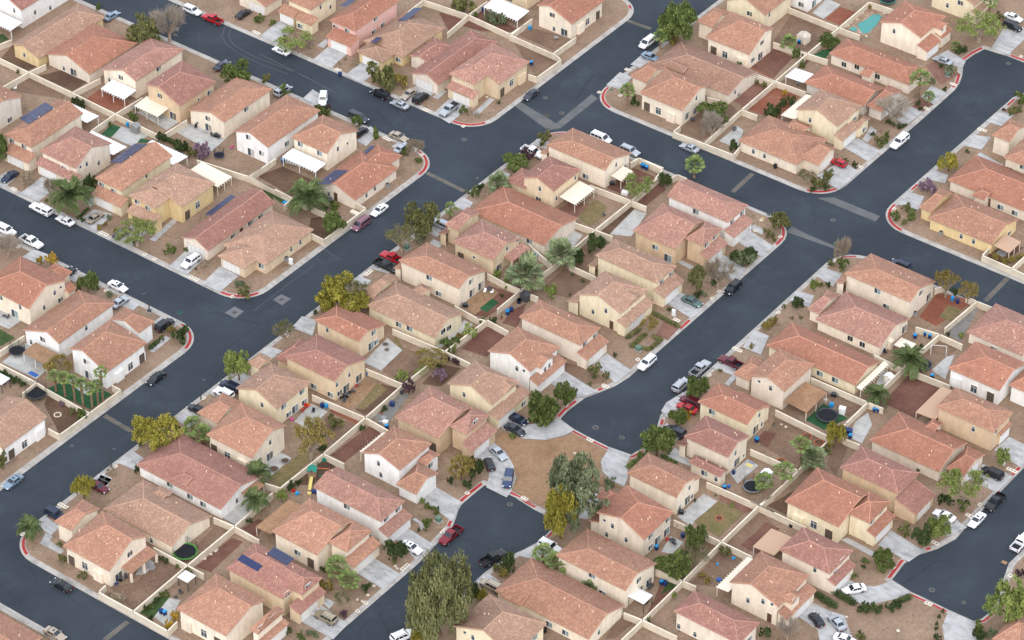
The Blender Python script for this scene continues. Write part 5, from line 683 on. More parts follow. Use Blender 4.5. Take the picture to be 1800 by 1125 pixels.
SHRUBS = [
('dark',-103.2,4.5,1.4,2.2,'round dark shrub below #4'),
('dark',-97,4.1,1.8,3,'big round dark shrub upper right of #9'),
('purple',-91.9,5.5,2,3.3,'purple flowering shrub below #5'),
('olive',-93.8,4.3,1.2,2,'olive shrub right of #9'),
('green',-114.1,7,1.3,2.1,'round green shrub left of #4'),
('dark',-127.3,3.4,1.2,1.9,'dark leafy shrub upper right of #7'),
('dark',-129.3,4,1,1.6,'dark leafy shrub above #7'),
('green',-152.7,37.1,0.9,1.5,'low green shrub right of #0'),
('green',-116.7,1.9,0.7,1.1,'small green shrub right of #7'),
('olive',-148.4,5.3,0.8,1.3,'olive shrub lower left of #1'),
('green',-118,56.1,1.3,2.2,'round green shrub below #11'),
('green',-114.7,57,0.9,1.5,'small green shrub below #11'),
('dark',-107.8,53,0.9,1.5,'dark round shrub lower left of #12'),
('olive',-77.7,53,3.4,5.5,'big olive bush below #14'),
('olive',-74.8,52.7,2.2,3.6,'big olive bush left of #15'),
('mustard',-73.7,55.7,2,3.3,'yellowish bush left of #15'),
('dry',-91,53.5,0.6,1,'left small dry shrub below #13'),
('dry',-91.1,55.7,0.5,0.9,'right small dry shrub below #13'),
('dry',-88,55.5,0.8,1.3,'small dry shrub left of #14'),
('green',-80.6,34.3,2,3.2,'wide green shrub right of #6'),
('plum',-80.6,36.5,1,1.7,'dark plum shrub right of #6'),
('green',-71.8,36.2,1.3,2.7,'upright green shrub upper right of #17'),
('green',-65.2,35.1,1.1,2.9,'upright clipped shrub right of #17'),
('green',-92.8,35.5,1.8,3,'green bush right of #5'),
('olive',-100,37.4,1.2,2,'olive shrub upper right of #5'),
('green',-55.5,34.1,1.1,2.4,'upright green shrub right of #18'),
('green',-51.4,33.4,0.7,1.1,'right round green shrub right of #18'),
('green',-55.3,54.9,1.1,1.8,'round green shrub lower left of #16'),
('dry',-53.8,55.3,0.8,1.3,'dry shrub lower left of #16'),
('dry',-51.9,55.7,0.8,1.3,'dry shrub below #16'),
('agave',-51.1,63,1.1,1.8,'spiky agave below #16'),
('olive',-81.5,89.2,2.7,4.4,'right green bush left of #19'),
('olive',-84.4,90,1.4,2.4,'left green bush left of #19'),
('green',-78,88.9,0.9,1.5,'small green shrub left of #19'),
('grey',-74.2,89.9,1.6,2.7,'grey cactus-like shrub lower left of #19'),
('grey',-71.7,90.2,1.8,3,'grey cactus-like shrub below #19'),
('dry',-101.2,54.9,0.8,1.3,'right dry shrub below #12'),
('dry',-101.1,51.1,0.6,1,'left dry shrub below #12'),
('dry',-99.1,52.4,0.5,0.8,'dry shrub left of #13'),
('olive',-33.4,56.5,1.8,3,'olive brown shrub left of #46'),
('dark',-26,81.6,1.2,2,'round dark shrub left of #24'),
('dark',2.2,80.5,1.2,2.8,'cypress shrub left of #25'),
('green',-15.4,109.6,1,1.6,'green shrub below #22'),
('mustard',-33.6,108.4,1.2,2,'brown shrub left of #22'),
('olive',-31.2,109,0.7,1.1,'small shrub left of #22'),
('plum',-33.7,49.7,1.3,2.2,'left reddish shrub left of #46'),
('plum',-31.9,49.8,1.2,1.9,'right reddish shrub left of #46'),
('olive',-6,106.1,0.8,1.3,'right green shrub right of #23'),
('olive',-8.1,106,0.6,1,'left green shrub right of #23'),
('dark',2.4,96.4,2.1,3.7,'dark conifer shrub left of #30'),
('dark',1.8,101.9,1.2,2,'left dark clipped shrub left of #30'),
('dark',2.8,103.7,1.3,2.1,'right dark clipped shrub left of #30'),
('gold',-0.3,105.9,0.8,1.4,'yellow shrub left of #29'),
('green',-6.7,121.2,1.2,2.7,'green shrub right of #22'),
('mustard',-4.6,149.9,0.8,1.3,'yellowish shrub right of #26'),
('grey',25.6,136.9,1.4,2.4,'agave shrub lower right of #27'),
('dark',22.5,138,0.6,1.1,'dark round shrub lower right of #27'),
('grey',24.4,131.1,0.8,1.4,'grey shrub right of #28'),
('dark',28.3,130.1,0.6,1,'round dark shrub right of #28'),
('dry',24.5,123.8,0.8,1.4,'pinkish dry shrub right of #28'),
('dark',26.6,121.2,0.7,1.2,'left dark round shrub lower right of #28'),
('dark',28,119.7,0.6,1,'right dark round shrub lower right of #28'),
('olive',25.2,119.9,0.5,0.8,'small shrub lower right of #28'),
('dark',23.3,146.4,1.2,2,'right dark green low shrub right of #27'),
('dark',22.9,145.4,0.8,1.3,'left dark green low shrub right of #27'),
('green',27.4,106,0.9,1.5,'right round green shrub right of #30'),
('green',28.7,103.2,0.9,1.5,'left round green shrub right of #30'),
('olive',27.4,102.3,1.2,1.9,'olive shrub right of #30'),
('dark',24.6,104.3,0.6,1,'dark shrub right of #30'),
('green',28.6,101.3,0.5,0.8,'small round shrub right of #30'),
('dry',25.3,106.1,0.7,1.6,'dry upright shrub right of #30'),
('green',45.4,111.5,0.6,1,'round green shrub upper left of #31'),
('green',44.9,136.6,1.7,2.7,'green bush above #32'),
('olive',45.7,131.1,1.2,1.9,'left low olive shrub above #32'),
('olive',46.2,132.9,1,1.6,'right low olive shrub above #32'),
('plum',43.4,131.2,0.5,0.8,'plum shrub above #32'),
('green',25.4,91.4,0.8,1.3,'green shrub below #30'),
('dark',28.1,91.2,0.7,1.7,'conical dark shrub below #30'),
('dark',28.6,112,0.5,0.8,'small dark shrub right of #30'),
('olive',23.2,164.3,1.2,2,'olive shrub right of #33'),
('green',-3.9,118.7,1,1.6,'dark green bush left of #29'),
('dark',24.9,110.7,0.8,0.9,'leftmost low clipped green shrub right of #30'),
('dark',26.7,110.7,1,1.1,'second from left low clipped green shrub right of #30'),
('dark',28.2,110.6,0.8,0.9,'third from left low clipped green shrub right of #30'),
('dark',-103.2,-18.9,1.3,3.9,'tall dark bush below #8'),
('dark',-102.8,-20.2,1.1,3.3,'tall dark bush left of #9'),
('dry',-115.9,-25.9,1.9,3.1,'dry grey bush left of #8'),
('mustard',-91.5,-29.1,0.7,1.2,'yellow-green round shrub lower left of #9'),
('grey',-92.1,-24.9,0.7,1.2,'spiky green shrub lower left of #9'),
('mustard',-88,-27.3,0.6,0.9,'brownish shrub left of #34'),
('mustard',-91.5,-27.1,0.6,0.9,'brownish shrub lower left of #9'),
('green',-81.2,-28.3,0.8,1.3,'round green shrub lower left of #34'),
('green',-73.1,-26.3,1.3,2.4,'round green shrub left of #35'),
('green',-71,-23.5,0.6,0.9,'small green shrub left of #35'),
('green',-64.9,-27.2,0.4,0.6,'tiny green shrub lower left of #35'),
('dry',-64.2,-25.3,1,1.7,'dry rust shrub below #35'),
('grey',-53.3,-26.2,1.1,1.7,'grey airy shrub below #36'),
('olive',-50.1,-28.3,1.5,2.4,'round olive shrub below #36'),
('gold',-93.1,-45.9,0.8,1.8,'small yellow shrub above #37'),
('green',-80.1,-47.9,0.7,1.1,'third from left small green shrub right of #37'),
('green',-78.6,-49.8,0.5,0.8,'second from left small green shrub right of #37'),
('green',-78.5,-51.4,0.4,0.7,'leftmost small green shrub right of #37'),
('green',-77,-45.1,0.5,0.8,'fourth from left small green shrub right of #37'),
('grey',-73.2,-45.4,0.8,1.3,'grey shrub upper right of #38'),
('olive',-107.9,-28.4,0.5,0.8,'small olive shrub lower left of #8'),
('dark',-96.4,-28.9,0.7,0.7,'low dark shrub left of #9'),
('dark',-51.1,-47.4,1.9,3.1,'large round dark shrub right of #39'),
('mustard',-54.4,-46.7,1,1.6,'rust coloured shrub right of #39'),
('green',-54.3,-50,0.6,1.1,'small round shrub right of #39'),
('green',-50,-78.8,1.5,2.4,'green bush right of #70'),
('olive',-52.6,-78.8,0.9,1.4,'olive shrub right of #70'),
('purple',-56,-78.4,0.7,1.2,'purple flowering shrub right of #70'),
('dark',-32.2,-69.9,0.7,1.1,'small round dark shrub left of #71'),
('dark',-29.8,-84.6,0.6,1.9,'upright cypress shrub left of #83'),
('dry',-33.5,-88,1.1,1.8,'dry grey shrub left of #83'),
('dark',-72.5,-78.5,0.9,1.4,'leafy shrub by the wall left of #38'),
('dark',-70.3,-79,0.9,1.4,'leftmost leafy shrub by the wall above #70'),
('dark',-68.7,-78.7,0.9,1.4,'second from left leafy shrub by the wall above #70'),
('dark',-67.1,-78.6,0.8,1.3,'third from left leafy shrub by the wall above #70'),
('olive',-53.5,-98.2,1.1,2.3,'olive shrub below #70'),
('gold',-67,-70.8,1.1,1.8,'yellow flowering shrub below #38'),
('olive',-34.7,-78,0.7,1.1,'dry olive shrub left of #83'),
('olive',-31.2,-74.8,0.5,0.8,'dry olive shrub upper left of #83'),
('green',-33.3,30.5,1,2.4,'upright green shrub left of #40'),
('dark',-33.7,33.1,0.9,1.9,'round dark shrub on a stem left of #45'),
('grey',-35.3,30.4,0.7,1.1,'grey shrub left of #40'),
('grey',-32.2,10.1,1.5,2.4,'spiky agave left of #41'),
('dark',-28.6,-16,1.5,3,'dark bush above #44'),
('dark',-34.4,-23.5,0.6,0.9,'dark round shrub upper left of #44'),
('mustard',-33.8,-21.7,0.7,1.2,'dry brown shrub upper left of #44'),
('green',-51.5,33.4,0.8,1.3,'left round green shrub right of #18'),
('lime',-11.3,9.9,1.1,1.9,'left lime green shrub below #41'),
('lime',-7.7,8.4,1.2,2,'right lime green shrub below #41'),
('dark',-6.5,4.9,0.5,0.8,'dark round shrub right of #42'),
('dark',-2.6,-3.2,0.9,1.5,'dark green shrub left of #51'),
('green',-59.6,8.4,0.9,1.5,'green shrub under palm left of #18'),
('green',-55,8.1,1.1,1.8,'green shrub under palm lower left of #18'),
('olive',-56.7,9.1,0.8,1.2,'low olive shrub left of #18'),
('dark',27.2,36.1,1.1,1.9,'dark round shrub lower right of #48'),
('dark',26.9,30.2,0.9,1.5,'dark shrub right of #49'),
('grey',27.7,31.2,0.8,1.3,'grey shrub right of #49'),
('lime',1.7,11.8,1.6,2.7,'lime green shrub left of #50'),
('green',1.2,20.1,0.5,0.8,'left small green shrub left of #49'),
('green',4.2,19.6,0.5,0.9,'right small green shrub left of #49'),
('olive',4.8,14.1,0.4,0.7,'small olive shrub left of #50'),
('dark',24.8,22.5,0.6,0.9,'small dark shrub right of #50'),
('olive',25.6,46.1,1.1,1.8,'olive shrub below #47'),
('olive',27.4,57.4,1,1.7,'round olive shrub right of #47'),
('olive',28.9,56.7,0.5,0.9,'right small shrub right of #47'),
('olive',25.3,58.3,0.6,0.9,'left small shrub right of #47'),
('green',45.6,79.6,1.2,2,'left round green shrub left of #89'),
('green',48.5,82.2,1.4,2.3,'right round green shrub left of #89'),
('olive',45.8,84.1,1.2,1.9,'olive shrub left of #89'),
('olive',48.4,79.3,0.8,1.3,'small olive shrub left of #89'),
('purple',46.4,93.1,1.9,3.1,'right purple grey shrub upper left of #89'),
('purple',44.7,93.1,1.1,1.9,'left purple grey shrub upper left of #89'),
('olive',25.6,79.5,1.6,2.7,'olive shrub lower right of #25'),
('dark',25.6,77.7,0.8,1.3,'dark green shrub below #25'),
('dark',27.6,80,0.8,1.7,'dark upright shrub lower right of #25'),
('green',46,57.4,1.5,2.4,'round green shrub left of #56'),
('olive',43.7,56.6,0.9,1.5,'right olive shrub left of #56'),
('olive',46,49.2,0.6,1,'left olive shrub left of #56'),
('dark',47.1,50.1,0.7,1.1,'dark round shrub left of #56'),
('mustard',44.9,32.2,1.1,1.8,'yellowish shrub upper left of #58'),
('olive',48.5,37,0.5,0.8,'third from left small shrub left of #57'),
('olive',47.1,36,0.4,0.6,'second from left small shrub left of #57'),
('olive',43.6,38.1,0.5,0.9,'leftmost small shrub left of #57'),
('dark',70,64.2,0.9,1.5,'dark shrub right of #56'),
('mustard',70.8,79.6,1.1,1.8,'reddish brown shrub below #89'),
('mustard',73.2,79.4,1.1,1.8,'left reddish brown shrub lower right of #89'),
('mustard',74.3,81.3,1.1,1.8,'right reddish brown shrub lower right of #89'),
('mustard',74.9,83.6,0.9,1.5,'reddish brown shrub right of #89'),
('mustard',44.7,29.9,0.7,1.2,'orange-tipped shrub left of #58'),
('lime',-3.7,-10.1,1.6,2.6,'lime green shrub right of #43'),
('green',-4.2,-16,2.1,2.8,'wide green shrub lower right of #43'),
('mustard',-4.8,-11.9,0.9,1.5,'orange brown shrub right of #43'),
('green',-4.1,-5,1.1,1.8,'green shrub right of #43'),
('plum',-2.6,-19.4,0.9,1.5,'dark plum shrub lower right of #43'),
('plum',-0.3,-19.2,1,1.6,'dark plum shrub above #53'),
('dark',-2.4,-21.6,0.7,1.2,'dark round shrub upper left of #53'),
('dark',-2.4,-47.4,0.7,1.1,'dark round shrub upper left of #55'),
('lime',-5.9,-29.7,1.5,2.5,'sparse lime shrub right of #73'),
('dark',21.9,-49.6,0.7,1.7,'conical green shrub right of #55'),
('dark',25.4,-48.4,1,1.7,'round dark shrub right of #55'),
('lime',23.5,-31,0.8,1.2,'small lime shrub lower right of #53'),
('dark',-2.7,-39.7,0.7,1.2,'dark green shrub left of #54'),
('dark',-2.1,-69.9,1,1.7,'dark green shrub lower right of #71'),
('dark',-1.8,-68,0.7,1.2,'left dark green shrub right of #71'),
('dark',-7.1,-54.1,0.7,1.1,'dark green shrub right of #72'),
('dark',-4.6,-57.2,1,1.6,'right dark green shrub right of #71'),
('olive',-7.1,-50.1,1.7,2.8,'olive weedy bush right of #72'),
('green',-3.2,-61.1,0.7,1.1,'green shrub right of #71'),
('green',25.5,-23.6,1.7,2,'second from left low green shrub at the tree foot right of #53'),
('green',23.6,-24.2,1.2,1.4,'leftmost low green shrub at the tree foot right of #53'),
('green',26.2,-21.6,1.2,1.4,'third from left low green shrub at the tree foot right of #53'),
('gold',47.6,-4.4,1.1,1.8,'orange flowering shrub left of #74'),
('grey',47.6,-31.4,1.3,2.1,'round grey shrub left of #76'),
('green',48,-20.4,1.1,1.7,'green shrub above #76'),
('olive',24.9,-4.6,1.6,2.7,'olive shrub lower right of #51'),
('olive',27.3,-3.9,0.9,1.5,'olive shrub right of #51'),
('green',26,-7.8,0.5,0.7,'small green shrub right of #52'),
('dark',24.6,3,0.5,0.9,'small dark shrub right of #51'),
('mustard',45.7,22.4,0.6,1.2,'rust shrub above #59'),
('mustard',44.6,30.1,1.1,1.8,'rust coloured shrub left of #58'),
('olive',45,11.9,0.5,0.9,'spindly shrub left of #59'),
('green',23.5,-30.9,0.7,1.1,'small green shrub lower right of #53'),
('dark',74.2,44,0.6,1.1,'dark green shrub right of #57'),
('dark',94.4,9.5,0.7,1.2,'dark shrub below #63'),
('olive',76.6,3.3,1,1.7,'right olive shrub left of #64'),
('olive',76,2.5,0.9,1.4,'left olive shrub left of #64'),
('dark',76.4,50.9,0.5,0.9,'green shrub left of #60'),
('lime',78.8,52.2,0.7,1.2,'lime weed shrub left of #60'),
('olive',-23.6,-113,1,1.7,'dry olive shrub left of #81'),
('green',-27,-109.9,0.6,1,'green shrub left of #81'),
('olive',-17.4,-113.7,1.1,1.1,'low olive shrub left of #81'),
('dark',-1.7,-110.2,0.7,1.1,'third from left leafy dark shrub left of #84'),
('dark',-1.5,-113.2,0.6,1.1,'leftmost leafy dark shrub left of #84'),
('dark',1.1,-114.9,0.7,1.2,'second from left leafy dark shrub left of #84'),
('green',-1.6,-108.8,0.7,1.2,'second from left leafy green shrub left of #84'),
('green',-1.3,-107.8,0.6,1.1,'third from left leafy green shrub left of #84'),
('green',-1.1,-112.1,0.6,1.1,'leftmost leafy green shrub left of #84'),
('gold',4.5,-111.7,0.9,1.9,'right yellow flowering shrub left of #84'),
('gold',5.1,-114.2,1,1.6,'left yellow flowering shrub left of #84'),
('dark',-8.3,-101.1,0.7,1.2,'left dark green shrub right of #81'),
('dark',-7.2,-101,0.6,1,'right dark green shrub right of #81'),
('green',-4.7,-100.8,0.5,0.8,'small green shrub right of #81'),
('dark',-2.2,-82.6,0.7,1.1,'dark green shrub left of #86'),
('dry',-7.2,-114.8,1.5,2.4,'right dry brown shrub below #81'),
('dry',-9.2,-114.7,0.8,1.3,'left dry brown shrub below #81'),
('olive',-1.8,-101.2,1,1.6,'olive shrub above #84'),
('green',23.3,-58.2,0.9,1.5,'left clipped green ball shrub right of #87'),
('green',25.1,-58.3,1,1.6,'right clipped green ball shrub right of #87'),
('lime',21.4,-57.6,0.6,1.4,'upright lime shrub below #55'),
('green',26.3,-62.8,1.3,2.1,'round green shrub right of #87'),
('dark',25.8,-64.5,0.4,0.7,'small dark shrub right of #87'),
('dark',28.2,-83.7,1,1.6,'dark spiky shrub lower right of #86'),
('mustard',22.1,-88.4,1.5,2.4,'dry rust shrub right of #85'),
('plum',29.3,-91.7,1,1,'low reddish shrub right of #85'),
('dark',24.4,-101.9,0.7,1.9,'upright dark shrub below #85'),
('green',27,-101.8,1,2.1,'green shrub below #85'),
('grey',27.7,-99.8,0.8,1.3,'left grey-green shrub lower right of #85'),
('grey',28.8,-99.5,0.7,1.1,'right grey-green shrub lower right of #85'),
('olive',45.5,-64.4,1.4,2.2,'olive shrub left of #79'),
('mustard',46.9,-64.9,1,1.6,'yellow-brown shrub left of #79'),
('dark',18.3,-84.6,0.7,1.1,'dark green shrub below #86'),
('olive',27.6,-74.8,0.6,1,'tiny olive shrub below #87'),
('lime',70.4,-21.6,0.5,0.9,'yellow-green shrub right of #76'),
('lime',76.2,-50,0.8,1.3,'lime shrub upper left of #68'),
('green',76.1,-58.4,0.7,1.1,'green shrub left of #68'),
('dark',72.9,-54.5,0.6,1.1,'dark hanging shrub right of #78'),
('mustard',78.8,-42.7,0.8,1.3,'right rust shrub left of #67'),
('mustard',77.3,-42.1,0.7,1.1,'left rust shrub left of #67'),
('olive',77.1,-34.1,1.2,1.9,'olive weedy shrub upper left of #67'),
('dark',103,4.6,1.3,2.1,'left dark green shrub right of #64'),
('dark',104.1,5.1,1,1.6,'right dark green shrub right of #64'),
('green',106.9,5.2,1.4,2.2,'green shrub right of #64'),
('mustard',102.3,-15,0.9,1.4,'yellow shrub right of #66'),
('green',103.6,-19.2,1.3,1.3,'left low green shrub right of #66'),
('green',104.7,-17.9,1,1,'right low green shrub right of #66'),
('dark',100.5,-21.2,0.5,0.8,'small dark shrub right of #66'),
('green',100.5,-24.5,0.7,1.1,'round green shrub right of #66'),
('olive',101.6,-8,1.4,2.2,'olive shrub below #64'),
('green',127.1,-23.1,1.4,2.4,'round green shrub left of #69'),
('dark',128.2,-25,1.5,2.4,'round dark shrub left of #69'),
('grey',129.9,-22.8,1.1,1.9,'grey shrub left of #69'),
('dark',119.1,-22.7,0.4,0.8,'fourth from left small clipped edge shrub left of #69'),
('dark',119.3,-24.4,0.4,0.9,'third from left small clipped edge shrub left of #69'),
('dark',120,-26.4,0.4,0.8,'second from left small clipped edge shrub left of #69'),
('dark',120.6,-27.6,0.4,0.8,'leftmost small clipped edge shrub left of #69'),
('dark',122.1,-29.7,0.8,1.4,'dark shrub left of #69'),
('olive',110.5,-38.4,1.1,1.8,'olive agave shrub right of #67'),
('dark',96.1,-48.5,1.3,2.2,'dark shrub right of #68'),
('plum',125.8,-5.2,1,1.6,'reddish shrub above #69'),
('green',99.5,-19.4,0.7,0.5,'left green shrub right of #66'),
('green',100.1,-19.5,0.7,0.5,'right green shrub right of #66'),
('dark',106.8,-31.6,1.2,2,'big clipped round shrub lower right of #66'),
('dark',107.7,-31,1.1,1.8,'left big clipped round shrub right of #66'),
('dark',108.9,-30.1,1.2,1.9,'right big clipped round shrub right of #66'),
('dark',110.7,-28.1,1.1,1.7,'left clipped round shrub by the curved driveway by #66'),
('dark',111.4,-26.7,1,1.6,'right clipped round shrub by the curved driveway by #66')]
SHRUBS = [a + ("shrub", "garden shrubs") for a in SHRUBS]
HEDGES = [
('dark',97.3,-33.26,102.34,-33.94,1.5,1.5,'long clipped green hedge between two driveways'),
('dark',99.73,-30.63,104.64,-31.14,1.5,1.5,'clipped hedge on the inside of the curved driveway'),
('dark',110.85,-25.91,112.04,-22.9,1.3,1.2,'short clipped hedge at the road end of the curved driveway'),
('olive',22.42,19.69,29.91,19.03,0.9,0.9,'straight clipped hedge beside the pink driveway'),
('olive',23.16,9.19,23.66,13.45,0.9,0.9,'clipped hedge under the yellow house window'),
('olive',25.54,7.47,25.53,12.74,0.9,0.9,'back side of the square hedge around the front bed'),
('olive',29.14,9.24,29.29,13.2,0.9,0.9,'kerb side of the square hedge around the front bed'),
('olive',27.16,13.19,29.38,13.07,0.9,0.9,'upper side of the square hedge around the front bed'),
('olive',25.52,7.78,29.23,9.12,0.9,0.8,'lower side of the square hedge around the front bed'),
('dark',-54.37,-53.72,-54.39,-50.86,1,0.9,'low dark hedge along the path of the white corner house'),
('lime',-4,-27.54,-3.58,-20.95,1.3,1.8,'tall lime green hedge along the garden wall'),
('dark',-95.61,5.03,-102.26,5.27,1,1.4,'dark planting along the wall of the white awning yard'),
('green',50.56,-17.39,54.32,-17.48,0.8,0.6,'low green hedge beside the front path'),
('green',47.26,-24.57,47.49,-21.48,1,0.7,'low green hedge inside the curved driveway'),
('dark',-97.82,-29.14,-98.55,-24.7,0.7,0.6,'low green edging strip beside the coupe driveway')]
PALMS = [
('fan',-34.59,104.41,3.64,2.02,'fan palm over the white van left of #23',0),
('fan',-26.98,80.1,4.23,2.04,'fan palm with brown trunk left of #24',0),
('fan',1.39,66.11,3.25,2.52,'fan palm standing by the road above #47',0),
('fan',-9.82,121.99,2.35,2.26,'short bushy fan palm right of #22',0),
('fan',21.33,162.29,5.39,2.25,'tall fan palm right of #33',0),
('fan',25.51,123.07,5.72,2.6,'tall shaggy fan palm right of #28',0),
('fan',28.05,123.27,1.78,1.58,'small fan palm right of #28',0),
('fan',21.53,146.6,1.07,1.45,'very small fan palm right of #27',0),
('date',-99.92,-28.6,4.55,4.68,'spreading feather palm left of #9',0),
('date',-58.62,3.44,3.52,4.5,'spreading feather palm left of #18',0),
('fan',-64.13,7.52,1.87,2.27,'bright green fan palm left of #18',0),
('fan',-32.6,20.82,2.4,1.72,'small fan palm left of #40',0),
('fan',-29.66,34.39,2.7,3.03,'stout grey-green fan palm left of #45',1),
('fan',-2,20.37,4.02,3.96,'big round grey fan palm left of #49',1),
('fan',-3.82,9.95,3.97,4.8,'big round grey fan palm by #41',1),
('fan',-60.22,-75.72,3.82,1.6,'first palm from the left in the garden row by #39',0),
('fan',-57.65,-75.74,4.7,1.6,'second palm from the left in the garden row by #39',0),
('fan',-54.69,-75.96,5.5,1.6,'third palm from the left in the garden row by #39',0),
('fan',-52.33,-76,5.9,1.6,'fourth palm from the left in the garden row by #39',0),
('fan',-50.26,-75.52,5.42,1.59,'fifth palm from the left in the garden row by #39',0),
('fan',-50.58,-73.45,4.7,1.6,'sixth palm from the left in the garden row by #39',0),
('fan',-50.45,-72.13,7.51,1.6,'tallest last palm from the left in the garden row by the white left kerb corner',0),
('fan',-27.81,-69.96,3,2.47,'upper of two bushy fan palms by #71',0),
('fan',-24.6,-70.61,2.88,2.46,'lower of two bushy fan palms by #71',0),
('date',-8.49,-72.58,2.19,2.7,'small feather palm below #71',0),
('date',-3.01,-79.45,2.97,2.6,'leaning feather palm right of #83',0),
('date',-32.36,-112.24,3.36,2.47,'small feather palm on the bare corner left of #81',0),
('date',76.52,34.59,3.51,3.52,'spreading feather palm left of #61',0),
('date',75.97,23.02,1.69,2.65,'small feather palm right of #58',0),
('fan',74.93,-4.49,6.58,2.31,'tall fan palm above #65',0),
('fan',76.98,-2.94,2.59,3.22,'bushy grey fan palm above #65',1),
('fan',75.55,-11.52,4.77,2.36,'fan palm with bare trunk left of #65',0),
('fan',72.68,-13.7,1.99,2.22,'low fan palm right of #75',0),
('fan',21.95,-84.54,2.83,2.6,'upper of two front fan palms below #86',0),
('fan',25.64,-85.76,2.32,2.27,'lower of two front fan palms by #86',0),
('fan',50.87,-57.7,2.76,2.36,'left of two leafy fan palms left of #78',0),
('fan',54.31,-58.33,2.68,2.61,'right of two leafy fan palms left of #78',0),
('fan',62.49,-58.82,1.18,1.88,'low grey fan palm between houses lower left of #78',1)]
